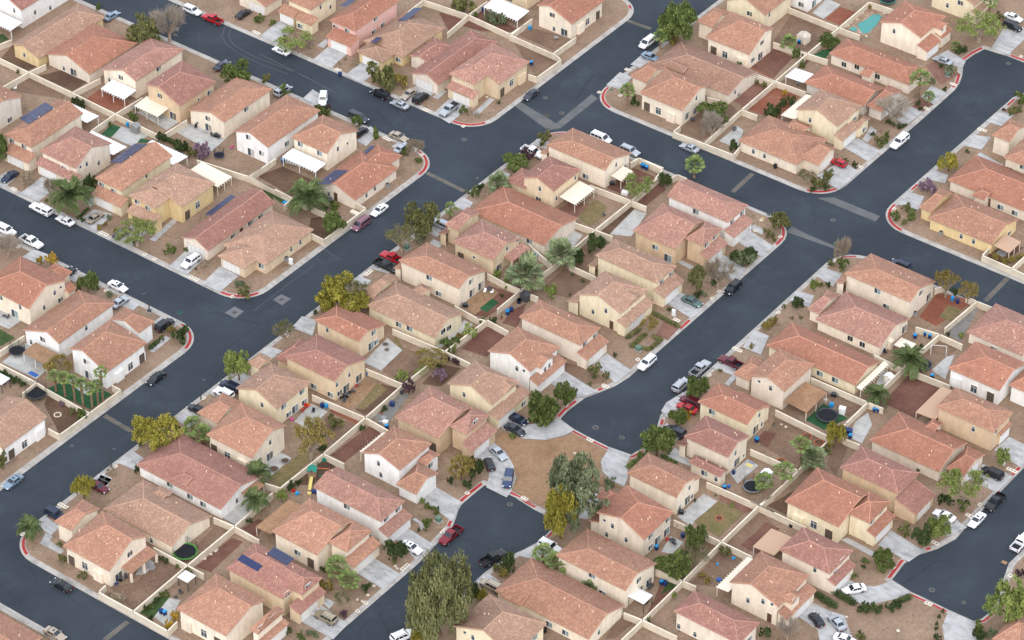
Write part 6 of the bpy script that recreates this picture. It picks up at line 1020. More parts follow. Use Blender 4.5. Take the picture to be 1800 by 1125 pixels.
ITEMS = [
('bin',-116.28,10.29,0,'right navy wheelie bin with light blue lid by #4',('navy','cyan')),
('bin',-87.76,49.74,1.57,'plain dark blue bin left of #14',('navy','navy')),
('bin',-75.62,14.63,0,'navy wheelie bin with light blue lid by #6',('navy','cyan')),
('bin',-78.15,92.37,0,'plain dark blue bin left of #19',('navy','navy')),
('bin',-64.26,92.6,0,'navy wheelie bin with light blue lid by #20',('cyan','cyan')),
('bin',-54.84,80.54,0,'navy wheelie bin with light blue lid right of #16',('navy','cyan')),
('bin',-9.69,62.04,0,'second from left navy wheelie bin with light blue lid by the house at the central',('navy','cyan')),
('bin',-9.57,126.37,0,'navy wheelie bin with light blue lid by #22',('navy','cyan')),
('bin',13.99,80,0,'black wheelie bin below #25',('black','black')),
('bin',-10,62.18,0,'leftmost navy wheelie bin with light blue lid by #46',('navy','cyan')),
('bin',-8.75,62.01,0.35,'third from left navy wheelie bin with light blue lid by the house at the central',('navy','cyan')),
('bin',-9.19,20.98,0,'left navy wheelie bin with light blue lid by the speckled pink house by the roadside',('navy','cyan')),
('bin',-8.17,20.71,0,'right navy wheelie bin with light blue lid by the speckled pink house by the roadside',('navy','cyan')),
('bin',-1.91,0.94,0,'leftmost navy wheelie bin with light blue lid by #51',('navy','cyan')),
('bin',-2.2,5.34,0,'third from left navy wheelie bin with light blue lid by the house',('navy','cyan')),
('bin',-13.36,-46.78,0,'plain dark blue bin right of #72',('navy','navy')),
('bin',-12.53,-46.33,0,'navy wheelie bin with light blue lid by #73',('cyan','cyan')),
('bin',16.57,-31.25,0,'navy wheelie bin with light blue lid below #53',('navy','cyan')),
('bin',1.37,-44.09,0,'navy wheelie bin with light blue lid left of #54',('navy','cyan')),
('bin',70.95,61.91,0,'navy wheelie bin with light blue lid by #56',('cyan','cyan')),
('bin',72.23,61.75,0,'plain dark blue bin right of #56',('navy','navy')),
('bin',71.27,45.99,0,'leftmost navy wheelie bin with light blue lid right of #57',('navy','cyan')),
('bin',72.6,47.96,0,'second from left navy wheelie bin with light blue lid right of #57',('navy','cyan')),
('bin',73.76,47.88,0,'third from left navy wheelie bin with light blue lid right of #57',('navy','cyan')),
('bin',81.08,36.62,0,'navy wheelie bin with light blue lid left of #61',('navy','cyan')),
('bin',77.3,20.2,0,'second from left navy wheelie bin with light blue lid by the long orange house',('navy','cyan')),
('bin',77.97,20.58,0,'third from left navy wheelie bin with light blue lid by the long orange house',('navy','cyan')),
('bin',63.23,-2.19,0,'left navy wheelie bin with light blue lid by #74',('navy','cyan')),
('bin',77.84,10.07,0,'leftmost navy wheelie bin with light blue lid by the long orange house',('navy','cyan')),
('bin',63.48,-2.29,0,'right navy wheelie bin with light blue lid by #74',('navy','cyan')),
('bin',66.4,-18.38,0,'navy wheelie bin with light blue lid below #75',('navy','cyan')),
('bin',65.79,-40.97,0,'navy wheelie bin with light blue lid by #77',('navy','cyan')),
('bin',72.21,-48.55,0,'navy wheelie bin with light blue lid right of #78',('navy','cyan')),
('bin',67.83,-35.02,0,'plain dark blue bin right of #77',('navy','navy')),
('bin',62.25,-72.61,0,'black wheelie bin below #79',('black','black')),
('bin',2.2,-112.09,0,'navy wheelie bin with light blue lid by #84',('navy','cyan')),
('bin',-9.4,-97.61,0,'navy wheelie bin with light blue lid by #82',('navy','cyan')),
('bin',1.39,-112.18,0,'plain dark blue bin left of #84',('navy','navy')),
('bin',-1.76,0.73,0,'second from left navy wheelie bin with light blue lid by the house',('navy','cyan')),
('bin',-1.75,2.05,0,'plain dark blue bin left of #51',('navy','navy')),
('bin',-2.2,5.34,0,'plain dark blue bin upper left of #51',('navy','navy')),
('bin',-113.26,4.23,0,'left navy wheelie bin with light blue lid by #4',('cyan','cyan')),
('lamp',-34.89,-59.6,3.14,'tall street lamp by the main road kerb',5.5),
('lamp',-35.12,-86.3,3.14,'street lamp near the red roofed house',5),
('lamp',-63.05,-44.1,1.57,'street lamp by the left side road',5.2),
('sign',-55.13,-43.01,0.35,'green street sign at the left kerb corner',0),
('sign',26.41,82.74,0.35,'green street sign by the red hatchback driveway',0),
('sign',41.9,60.72,0.35,'green street sign at the dead-end road mouth',0),
('sign',-31.55,80.16,0.35,'green street sign on the upper bare corner',0),
('hydrant',22.64,61.85,0,'yellow fire hydrant on the red kerb corner',0),
('box',-33.27,-72.78,0,'green utility cabinet under the flat-topped tree',(1.1,0.9,0.9,'green_box')),
('box',-33.3,6.12,0,'green utility cabinet beside the bare tree',(1,0.9,0.9,'green_box')),
('box',27.2,7.77,0,'green utility cabinet by the clipped hedge',(1.1,0.9,0.8,'green_box')),
('box',26.97,-59.83,0,'green utility cabinet by the round green shrub',(1,0.9,0.9,'green_box')),
('box',-49.81,-13.28,0,'white utility cabinet by the red kerb',(0.8,0.5,1.3,'white')),
('box',26.46,21.77,0,'white utility cabinet by the straight hedge',(0.7,0.5,1.4,'white')),
('box',106.51,21.76,0,'white utility cabinet by the lime tree',(0.6,0.5,1.3,'white')),
('box',25.62,135.88,0,'dark utility cabinet by the agave',(0.8,0.6,0.8,'green_box')),
('box',-62.87,-44.29,0,'dark utility cabinet by the side road lamp',(0.7,0.6,0.5,'darkgrey')),
('meter',-62.97,50.83,0,'double pale meter box below #15',(2,0.62)),
('meter',-52.11,50.79,0,'single pale meter box below #16',(1,0.62)),
('meter',-52.69,36.08,0,'single pale meter box right of #18',(1,0.62)),
('meter',-62.94,36.24,0,'triple pale meter box right of #17',(3,0.62)),
('meter',-115.55,52.08,0,'triple pale meter box below #11',(3,0.62)),
('meter',-101.24,51.61,0,'single pale meter box below #12',(1,0.62)),
('meter',-89.79,51.51,0,'double pale meter box below #13',(2,0.62)),
('meter',-35.6,92.64,0,'double pale meter box left of #23',(2,0.62)),
('meter',-35.44,80.92,0,'left single pale meter box left of #24',(1,0.62)),
('meter',-30.7,82.78,0,'right single pale meter box left of #24',(1,0.62)),
('meter',28.56,133.7,0,'right double pale meter box right of #28',(2,0.62)),
('meter',28.84,121.28,0,'left double pale meter box right of #28',(2,0.62)),
('meter',43.43,121.52,0,'triple pale meter box left of #32',(3,0.62)),
('meter',43.56,117.56,0,'single pale meter box left of #32',(1,0.62)),
('meter',35.24,153.56,0,'single pale meter box lower right of #33',(1,0.62)),
('meter',43.51,83.02,0,'single pale meter box left of #89',(1,0.62)),
('meter',28.97,92.06,0,'double pale meter box lower right of #30',(2,0.62)),
('meter',29.14,59.03,0,'third from left single pale meter box right of #47',(1,0.62)),
('meter',43.57,36.05,0,'single pale meter box left of #57',(1,0.62)),
('meter',43.49,58.96,0,'single pale meter box left of #56',(1,0.62)),
('meter',23.54,57.59,0,'leftmost single pale meter box right of #47',(1,0.62)),
('meter',-117,-29.31,0,'double pale meter box left of #8',(2,0.62)),
('meter',-89.53,-29.55,0,'triple pale meter box below #9',(3,0.62)),
('meter',-77.29,-29.78,0,'left single pale meter box left of #35',(1,0.62)),
('meter',-74.44,-29.76,0,'right single pale meter box left of #35',(1,0.62)),
('meter',-63.07,-29.78,0,'triple pale meter box below #35',(3,0.62)),
('meter',-52.37,-29.72,0,'single pale meter box below #36',(1,0.62)),
('meter',-101.06,-44.42,0,'single pale meter box above #37',(1,0.62)),
('meter',-75.21,-44.36,0,'single pale meter box upper right of #38',(1,0.62)),
('meter',-34.62,9.64,1.57,'double pale meter box above #42',(2,0.62)),
('meter',-34.45,-5.58,1.57,'triple pale meter box left of #42',(3,0.62)),
('meter',29.41,34.61,0,'right single pale meter box right of #49',(1,0.62)),
('meter',29.59,31.74,0,'left single pale meter box right of #49',(1,0.62)),
('meter',27.86,20.87,0,'double pale meter box right of #50',(2,0.62)),
('meter',22.42,61.69,0,'second from left single pale meter box right of #47',(1,0.62)),
('meter',28.7,-6.19,0,'double pale meter box lower right of #51',(2,0.62)),
('meter',26.03,-16.21,0,'single pale meter box lower right of #52',(1,0.62)),
('meter',36.27,-22.01,0,'double pale meter box upper left of #76',(2,0.62)),
('meter',43.68,20.26,0,'triple pale meter box upper left of #59',(3,0.62)),
('meter',43.73,9.74,0,'single pale meter box left of #59',(1,0.62)),
('meter',29.02,5.02,0,'single pale meter box below #50',(1,0.62)),
('meter',30.08,-74.24,1.57,'triple pale meter box lower right of #87',(3,0.62)),
('meter',30.38,-86.56,1.57,'right single pale meter box right of #85',(1,0.62)),
('meter',30.59,-89.28,1.57,'left single pale meter box right of #85',(1,0.62)),
('meter',29.71,-61.66,1.57,'double pale meter box right of #87',(2,0.62)),
('meter',26.44,-49.89,1.57,'single pale meter box right of #55',(1,0.62)),
('meter',36.42,-44.22,0,'double pale meter box left of #77',(2,0.62)),
('meter',47.34,-48.86,0,'left single pale meter box left of #77',(1,0.62)),
('meter',46.96,-45.93,0,'right single pale meter box left of #77',(1,0.62)),
('meter',109.04,4.27,0,'double pale meter box right of #64',(2,0.62)),
('meter',109.03,8.38,0,'single pale meter box by #63',(1,0.62)),
('meter',107.83,-6.66,0,'double pale meter box lower right of #64',(2,0.62)),
('meter',115.68,-22.26,0,'double pale meter box left of #69',(2,0.62)),
('meter',105.03,-17.51,0,'single pale meter box right of #66',(1,0.62)),
('meter',124.49,-6.01,0,'double pale meter box above #69',(2,0.62)),
('meter',-34.64,-100.86,0,'triple pale meter box upper left of #81',(3,0.62)),
('meter',-35.09,-111.72,0,'single pale meter box left of #81',(1,0.62)),
('meter',-34.58,-69.7,0,'double pale meter box left of #71',(2,0.62)),
('meter',-34.68,-59.14,0,'single pale meter box left of #72',(1,0.62)),
('meter',-34.48,-85.89,0,'single pale meter box left of #83',(1,0.62)),
('meter',108.85,21.2,0,'triple pale meter box lower right of #62',(3,0.62)),
('meter',-34.74,-33.07,0,'double pale meter box left of #44',(2,0.62)),
('tramp',-62.59,-79.06,0,'round trampoline with net beside the tan-roofed house',(2.3,1,'darkgrey')),
('tramp',-75.26,-71.46,0,'trampoline with net on the grey slab',(1.7,1,'darkgrey')),
('tramp',-6.03,-96.97,0,'large trampoline with net and lime green edge',(2.5,1,'lime')),
('tramp',70.66,12.73,0,'dark trampoline on green turf',(2.3,1,'darkgrey')),
('tramp',77.68,38.73,0,'dark trampoline beside the feather palm',(1.9,0,'darkgrey')),
('tramp',70.72,-14.82,0,'dark trampoline beside the striped mat yard',(2,1,'midgrey')),
('tramp',-2.5,154.85,0,'trampoline with cyan edge at the top',(2,1,'teal')),
('tramp',-88.43,7.48,0,'small round pool-like trampoline with dark net',(1.2,1,'navy')),
('gazebo',72.26,-55.65,0,'white square gazebo on dark posts',(3.6,3,2.5,'white')),
('gazebo',0.13,-103.36,0,'white peaked sun shelter behind the house',(2.6,2.4,2.4,'white')),
('gazebo',72.03,40.46,0,'off-white square gazebo beside the feather palm',(3.6,3,2.3,'offwhite')),
('gazebo',-70.14,-81.69,0,'white canopy at the left edge',(3.4,2.6,2.5,'white')),
('shed',-9.27,127.76,0,'beige garden shed on bare gravel',(2.6,2.2,1.9,'cap','stone')),
('shed',74.4,30.29,0,'small white-roofed shed against the wall',(1.6,1.3,1.6,'cap','white')),
('shed',-110.43,3.79,0,'grey plastic shed on the paved yard',(1.9,1.5,1.8,'midgrey','midgrey')),
('shed',71.36,-10.88,0,'white shed beside palms',(1.8,1.5,2,'white','white')),
('shed',-1.79,6.95,0,'dark grey storage shed in the wall corner',(1.8,1.2,1.8,'darkgrey','darkgrey')),
('shed',68.44,39.98,0,'beige storage shed against the pink-roofed house',(1.6,1.2,2,'cap','cap')),
('dish',-8.74,-103.64,0,'grey satellite-dish-shaped bowl on the dirt yard',0),
('spa',71.29,81.96,0,'pale blue covered hot tub under the pergola','midgrey'),
('slide',-0.59,-65.16,0.52,'play set with teal roof, yellow slide and orange swing',0),
('ashape',77.84,44.55,0.52,'white bare swing frame on dirt',0),
('tray',66.26,-9.19,0,'yellow, green and blue striped mat',(1.6,1,'yellow',0.03)),
('tray',66.14,-8.35,0,'blue strip of the striped mat',(1.6,0.4,'tarp_blue',0.03)),
('tray',-67.8,-74.5,0,'bright blue slide mat on the slab',(2.2,1,'tarp_blue',0.1)),
('tray',121.38,-3.51,0,'cardboard sheet lying on the asphalt',(1.1,0.9,'wood',0.02)),
('tray',61.29,22.67,0,'bright blue board by the house wall',(0.8,0.5,'cyan',0.05)),
('tray',-65.1,3.18,0,'cyan inflatable beside the red roofed house',(1.4,0.9,'cyan',0.25)),
('tray',-50.38,9.33,0,'beige slatted bench cover by the wall',(2.2,1,'offwhite',0.5)),
('chair',-11.98,-42.25,4.19,'black patio chair below #73','black'),
('chair',-10.92,-42.67,0.1,'dark patio chair below #73','darkgrey'),
('chair',-11.12,-39.14,2.01,'dark patio chair right of #73','darkgrey'),
('chair',-11.7,-39.89,4.63,'black patio chair right of #73','black'),
('chair',-15.73,-50.1,4.45,'left red garden chair right of #72','red'),
('chair',-15.8,-48.81,1.22,'right red garden chair right of #72','red'),
('chair',-13.76,-49.09,0.44,'black patio chair right of #72','black'),
('chair',-15.59,-53.63,2.18,'pink toy chair lower right of #72','magenta'),
('chair',-15.81,-48.09,3.05,'orange toy chair on patio','orange'),
('chair',-11.99,-37.32,3.84,'red garden chair right of #73','red'),
('chair',-100.46,13.11,0.52,'black patio chair left of #5','black'),
('chair',-95.21,12.9,1.4,'dark patio chair lower left of #5','darkgrey'),
('chair',-93.51,13.05,0,'dark patio chair below #5','darkgrey'),
('chair',-88.54,12.05,4.71,'pink toy chair left of #6','magenta'),
('chair',-86.15,12.96,0.7,'white patio chair left of #6','white'),
('chair',-144.43,-0.36,5.93,'white patio chair upper right of #10','white'),
('chair',-10.23,3.89,0.26,'left white patio chair right of #42','white'),
('chair',-8.9,4.56,5.76,'right white patio chair right of #42','white'),
('chair',66.46,-37.15,4.89,'leftmost dark patio chair right of #77','darkgrey'),
('chair',67.91,-37.7,2.27,'second from left dark patio chair right of #77','darkgrey'),
('chair',65.26,-33.08,4.1,'third from left dark patio chair right of #77','darkgrey'),
('chair',65.99,-37.51,2.44,'red garden chair right of #77','red'),
('chair',71.07,-49.93,2.79,'right dark patio chair right of #78','darkgrey'),
('chair',71.1,-50.97,0.35,'left dark patio chair right of #78','darkgrey'),
('chair',73.04,-48.44,0.61,'blue patio chair right of #78','navy'),
('chair',-70.04,-80.68,3.67,'dark patio chair above #70','darkgrey'),
('chair',-56.23,-70.22,2.36,'dark patio chair lower left of #39','darkgrey'),
('chair',-56.35,-71.24,5.59,'white patio chair lower left of #39','white'),
('chair',-86.05,-64.16,3.67,'dark patio chair left of #37','darkgrey'),
('chair',-85.17,-64.15,6.11,'dark patio chair lower left of #37','darkgrey'),
('chair',-10.72,-111.57,5.5,'blue patio chair below #81','navy'),
('chair',-10.52,-109.01,0.87,'dark patio chair lower right of #81','darkgrey'),
('chair',0.8,-107.36,3.49,'left dark patio chair left of #84','darkgrey'),
('chair',0.76,-105.8,1.48,'right dark patio chair left of #84','darkgrey'),
('chair',-8.56,33.25,0.87,'dark patio chair right of #40','darkgrey'),
('chair',-8.5,29.79,6.11,'white patio chair right of #40','white'),
('chair',-5.98,41.93,2.01,'right dark patio chair right of #45','darkgrey'),
('chair',-13.53,44.08,3.14,'left dark patio chair right of #45','darkgrey'),
('chair',68.86,82.88,0.7,'dark patio chair lower right of #89','darkgrey'),
('chair',68.49,37.78,5.76,'blue patio chair lower right of #57','navy'),
('chair',69,37.85,1.31,'black patio chair lower right of #57','black'),
('chair',76.48,12.03,4.01,'dark patio chair left of #63','darkgrey'),
('chair',67.48,17.03,3.32,'white patio chair right of #59','white'),
('chair',71.58,25.67,3.67,'small green garden chair','teal'),
('table',-9.92,4.93,0,'dark round table with white chairs',('darkgrey',0)),
('table',-8.79,32.72,0,'cream round table on the small slab',('offwhite',0)),
('table',67.19,-37.43,0,'dark round table on the back slab',('darkgrey',0)),
('table',-56.69,92.85,0,'grey table beside the lone blue bin',('midgrey',0)),
('table',-11.37,84.17,0,'dark table under the leafy tree',('darkgrey',0)),
('table',-1.68,86.9,0,'dark table on the corner slab',('darkgrey',0)),
('table',-0.23,111.45,0,'grey table under the white side awning',('midgrey',0)),
('table',72.68,-48.18,0,'blue table by the back wall',('navy',0)),
('table',-0.79,-42.3,0,'grey table in the cluttered yard',('midgrey',0)),
('bbq',-10.44,-2.58,0.35,'black barbecue with white lid shelf',0),
('bbq',-11.01,-110.19,0.35,'black barbecue by the corner house',0),
('bbq',-11.55,-41.31,0.35,'black barbecue on the worn patio',0),
('bbq',-11.49,52.53,0.35,'large black round barbecue under the awning',0),
('bbq',-94.32,13.19,0.35,'black barbecue on the grey patio',0),
('bbq',63.7,-29.5,0.35,'black barbecue below the back window',0),
('bbq',68.06,19.3,0.35,'black and white barbecue by the patio roof',0),
('ac',-51.47,-12.83,0,'air conditioner beside the tan corner house',0),
('ac',-51.11,21.75,0,'air conditioner beside the orange corner house',0),
('ac',56.69,80.97,0,'air conditioner beside the apricot wall',0),
('ac',67.08,52.88,0,'air conditioner on white pad',0),
('ac',-8.93,99.13,0,'air conditioner by the dark paved patio',0),
('pot',69.03,61.96,0,'clay pot by the yellow tree','terracotta'),
('pot',66.38,-21.53,0,'white stone urn on the slab edge','stone'),
('pot',-6,-55.8,0,'clay pot in the back yard','terracotta'),
('pot',-2.37,-41.07,0,'clay pot by the long wall','terracotta'),
('pot',-2.91,-39.66,0,'pale pot by the long wall','stone'),
('pot',-1.83,-1.31,0,'clay pot on the red paving','terracotta'),
('pot',-60.89,95.5,0,'dark pot by the back wall','darkgrey'),
('pot',63.44,3.95,0,'grey pot by the rubble','midgrey'),
('pot',63.8,-24.91,0,'dark pot by the sliding door','darkgrey'),
('ring',-54.69,-81.13,0,'white stone tree ring on dark soil',(0.7,'cap')),
('ring',70.65,5.22,0,'brick tree ring nearer the back wall',(0.95,'terracotta')),
('ring',73.63,5.1,0,'brick tree ring beside the inner wall',(0.95,'terracotta')),
('ring',70.63,-4.25,0,'brick tree ring near the tall palm',(0.8,'terracotta')),
('ring',70.38,-26.12,0,'clay ring in the square dirt lawn',(0.7,'terracotta')),
('ring',-8.66,-67.5,0,'dark round planter ring on the slab',(0.9,'midgrey')),
('ring',-8.51,-64.18,0,'dark round ring near the dry lawn',(0.8,'midgrey')),
('ring',-15.99,-22.85,0,'dark ring on the white slab',(0.6,'midgrey')),
('ring',-14.59,-24.09,0,'smaller dark ring on the white slab',(0.5,'midgrey')),
('rock',29.61,-86.61,0,'right pale landscape boulder right of #85',0.35),
('rock',29.35,-84.69,0,'pale landscape boulder lower right of #86',0.35),
('rock',28.54,-86.9,0,'left pale landscape boulder right of #85',0.35),
('rock',28.68,-82.02,0,'pale landscape boulder right of #86',0.35),
('rock',28.44,-75.22,0,'left pale landscape boulder below #87',0.35),
('rock',29.19,-75.46,0,'right pale landscape boulder below #87',0.35),
('rock',-2.18,-95.69,0,'leftmost pale landscape boulder right of #82',0.35),
('rock',-2.11,-94,0,'second from left pale landscape boulder right of #82',0.35),
('rock',-1.98,-92.81,0,'third from left pale landscape boulder right of #82',0.35),
('rock',-2.03,-92.3,0,'fourth from left pale landscape boulder right of #82',0.35),
('rock',115.01,-32.15,0,'pale landscape boulder right of #66',0.35),
('rock',105.28,-34.85,0,'pale landscape boulder below #66',0.35),
('rock',64.41,5.28,0,'left pale landscape boulder right of #74',0.35),
('rock',65.54,5.24,0,'right pale landscape boulder right of #74',0.35),
('rock',89.93,30.06,0,'pale landscape boulder upper left of #62',0.35),
('rock',-55.03,63.52,0,'pale landscape boulder below #16',0.35),
('rock',36.33,-27.29,0,'pale landscape boulder left of #76',0.35),
('rock',-4.51,140.14,0,'leftmost pale landscape boulder left of #27',0.35),
('rock',-4.65,141.72,0,'second from left pale landscape boulder left of #27',0.35),
('rock',-4.2,143.75,0,'third from left pale landscape boulder left of #27',0.35),
('rock',-4.48,146.94,0,'pale landscape boulder right of #26',0.35),
('rock',-0.39,150.04,0,'pale landscape boulder upper left of #27',0.35),
('rock',-0.59,139.35,0,'fourth from left pale landscape boulder left of #27',0.35),
('rock',1.45,138.81,0,'fifth from left pale landscape boulder left of #27',0.35),
('crate',0.05,-42.86,0.26,'white box in the cluttered yard',(1.1,0.8,0.6,'white')),
('crate',-0.68,-43.42,0.26,'grey box in the cluttered yard',(0.9,0.7,0.5,'midgrey')),
('crate',-3.67,-33.49,0.26,'dark crates by the plum shrub',(1.6,0.8,0.7,'darkgrey')),
('crate',-2.31,-37.68,0.26,'blue box by the long wall',(0.9,0.7,0.9,'navy')),
('crate',-12.37,-32.63,0.26,'blue and orange box by the patio wall',(1.1,0.8,0.8,'tarp_blue')),
('crate',-2.37,-59.24,0.26,'teal box by the inner wall corner',(1,0.8,0.7,'teal')),
('crate',-0.09,-70.44,0.26,'blue toy box near the play set',(0.6,0.6,0.5,'cyan')),
('crate',-1.28,-70.2,0.26,'red toy box near the play set',(0.6,0.5,0.4,'red')),
('crate',2.36,-68.01,0.26,'navy toy box near the play set',(1.2,0.6,0.5,'navy')),
('crate',1.82,-68.99,0.26,'yellow toy box near the play set',(0.7,0.5,0.4,'yellow')),
('crate',72.29,15.79,0.26,'white play house with blue roof',(1.3,1,1.5,'white')),
('crate',69.39,16.33,0.26,'light blue box near the trampoline',(0.9,0.7,0.8,'cyan')),
('crate',76.62,11.23,0.26,'dark blue boxes by the concrete yard',(1.6,1,1,'navy')),
('crate',65.2,-13.31,0.26,'blue box on the pale patio',(0.6,0.5,0.8,'navy')),
('crate',80.41,-40.99,0.26,'blue white box on the dirt yard',(0.8,0.6,0.5,'tarp_blue')),
('crate',77.65,-37.42,0.26,'small blue toy on the dirt yard',(0.4,0.3,0.3,'cyan')),
('crate',79.14,-34.13,0.26,'flat blue toy on the dirt yard',(0.6,0.4,0.3,'cyan')),
('crate',66.75,-17.25,0.26,'blue tub beside the light bin',(0.5,0.5,0.5,'tarp_blue')),
('crate',-7.18,51.44,0.26,'white cover box by the garden wall',(1.5,1.1,0.7,'white')),
('crate',-11.78,36.82,0.26,'grey low box by the orange roof',(1.2,0.8,0.3,'midgrey')),
('crate',82.93,-19.59,0.26,'black box by the garden wall',(0.7,0.6,0.6,'black')),
('umbrella',-56.86,7.98,0,'dark folded-looking parasol under the palm',(1,'darkgrey'))]
# ------------------------------------------------------------------ materials
def srgb(r, g, b):
  f = lambda c: (c/255/12.92) if c <= 10 else ((c/255+0.055)/1.055)**2.4
  return (f(r), f(g), f(b), 1)
def lin(c): return (c[0], c[1], c[2], 1)
class NT:
  def __init__(s, name):
    s.m = bpy.data.materials.new(name); s.m.use_nodes = True; s.t = s.m.node_tree
    s.b = s.t.nodes['Principled BSDF']; s.b.inputs['Roughness'].default_value = 0.85
    s.b.inputs['Specular IOR Level'].default_value = 0.25
  def n(s, ty, **kw):
    x = s.t.nodes.new('ShaderNode'+ty)
    for k, v in kw.items(): setattr(x, k, v)
    return x
  def l(s, a, b): s.t.links.new(a, b)
  def noise(s, scale, detail=3, rough=0.6, co='Object'):
    tc = s.n('TexCoord'); x = s.n('TexNoise'); x.inputs['Scale'].default_value = scale
    x.inputs['Detail'].default_value = detail; x.inputs['Roughness'].default_value = rough
    s.l(tc.outputs[co], x.inputs['Vector']); return x.outputs['Fac']
  def gnoise(s, scale, detail=4, rough=0.6, vec=None, stretch=None):
    g = s.n('NewGeometry'); v = g.outputs['Position']
    if stretch:
      mp = s.n('Mapping'); mp.inputs['Scale'].default_value = stretch; s.l(v, mp.inputs[0]); v = mp.outputs[0]
    x = s.n('TexNoise'); x.inputs['Scale'].default_value = scale
    x.inputs['Detail'].default_value = detail; x.inputs['Roughness'].default_value = rough
    s.l(v, x.inputs['Vector']); return x.outputs['Fac']
  def ramp(s, fac, stops, mode='LINEAR'):
    r = s.n('ValToRGB'); r.color_ramp.interpolation = mode; e = r.color_ramp.elements
    e[0].position, e[0].color = stops[0]; e[1].position, e[1].color = stops[-1]
    for p, c in stops[1:-1]:
      q = e.new(p); q.color = c
    s.l(fac, r.inputs[0]); return r.outputs[0]
  def mix(s, fac, a, b, mode='MIX'):
    x = s.n('Mix', data_type='RGBA', blend_type=mode)
    for sock, val in ((x.inputs[0], fac), (x.inputs[6], a), (x.inputs[7], b)):
      if isinstance(val, (int, float)): sock.default_value = val
      elif isinstance(val, tuple): sock.default_value = val
      else: s.l(val, sock)
    return x.outputs[2]
  def rng(s, fac, a, b, c=0.3, d=0.7):
    x = s.n('MapRange'); x.inputs[1].default_value = c; x.inputs[2].default_value = d
    x.inputs[3].default_value = a; x.inputs[4].default_value = b; s.l(fac, x.inputs[0]); return x.outputs[0]
  def bump(s, h, st=0.3, dist=0.02):
    b = s.n('Bump'); b.inputs['Strength'].default_value = st; b.inputs['Distance'].default_value = dist
    s.l(h, b.inputs['Height']); s.l(b.outputs[0], s.b.inputs['Normal'])
  def col(s, c):
    if isinstance(c, tuple): s.b.inputs['Base Color'].default_value = c
    else: s.l(c, s.b.inputs['Base Color'])
def vary(t, colr, lo=0.86, hi=1.12, scale=0.6, detail=5):
  v = t.rng(t.gnoise(scale, detail), lo, hi)
  return t.mix(1.0, colr, v, 'MULTIPLY')
_cache = {}
def plain(name, c, rough=0.6, metal=0.0, spec=0.3, coat=0.0, emit=None):
  if name in _cache: return _cache[name]
  t = NT(name); t.col(c); t.b.inputs['Roughness'].default_value = rough; t.b.inputs['Metallic'].default_value = metal
  t.b.inputs['Specular IOR Level'].default_value = spec; t.b.inputs['Coat Weight'].default_value = coat
  _cache[name] = t.m; return t.m
def gravel(name, c1, c2, c3, grit=9.0, big=0.12):
  if name in _cache: return _cache[name]
  t = NT(name)
  a = t.ramp(t.gnoise(big, 5, 0.62), [(0.3, c1), (0.5, c2), (0.72, c3)])
  g = t.rng(t.gnoise(grit, 3, 0.8), 0.68, 1.3)
  c = t.mix(1.0, a, g, 'MULTIPLY')
  g2 = t.rng(t.gnoise(1.3, 4, 0.7), 0.82, 1.15)
  t.col(t.mix(1.0, c, g2, 'MULTIPLY')); t.bump(t.gnoise(grit*1.5, 2), 0.5, 0.03); t.b.inputs['Roughness'].default_value = 0.95
  _cache[name] = t.m; return t.m
def concrete(name, c, c2, stain=0.7):
  if name in _cache: return _cache[name]
  t = NT(name)
  a = t.ramp(t.gnoise(0.35, 6, 0.7), [(0.32, c2), (0.55, c)])
  st = t.rng(t.gnoise(0.5, 5, 0.65, stretch=(0.5, 1.6, 1)), stain+.08, 1.05, 0.33, 0.55)
  a = t.mix(1.0, a, st, 'MULTIPLY')
  sp = t.rng(t.gnoise(7, 3, 0.8), 0.9, 1.08)
  t.col(t.mix(1.0, a, sp, 'MULTIPLY')); t.b.inputs['Roughness'].default_value = 0.9
  _cache[name] = t.m; return t.m
def stucco(name, c):
  t = NT(name)
  info = t.n('ObjectInfo')
  v = t.rng(info.outputs['Random'], 0.92, 1.06, 0, 1)
  a = t.mix(1.0, c, v, 'MULTIPLY')
  d = t.rng(t.gnoise(0.9, 5, 0.65, stretch=(1, 1, 0.35)), 0.82, 1.08)
  a = t.mix(1.0, a, d, 'MULTIPLY')
  f = t.rng(t.gnoise(16, 2, 0.7), 0.95, 1.05)
  t.col(t.mix(1.0, a, f, 'MULTIPLY')); t.bump(t.gnoise(22, 3), 0.35, 0.02)
  t.b.inputs['Roughness'].default_value = 0.92
  return t.m
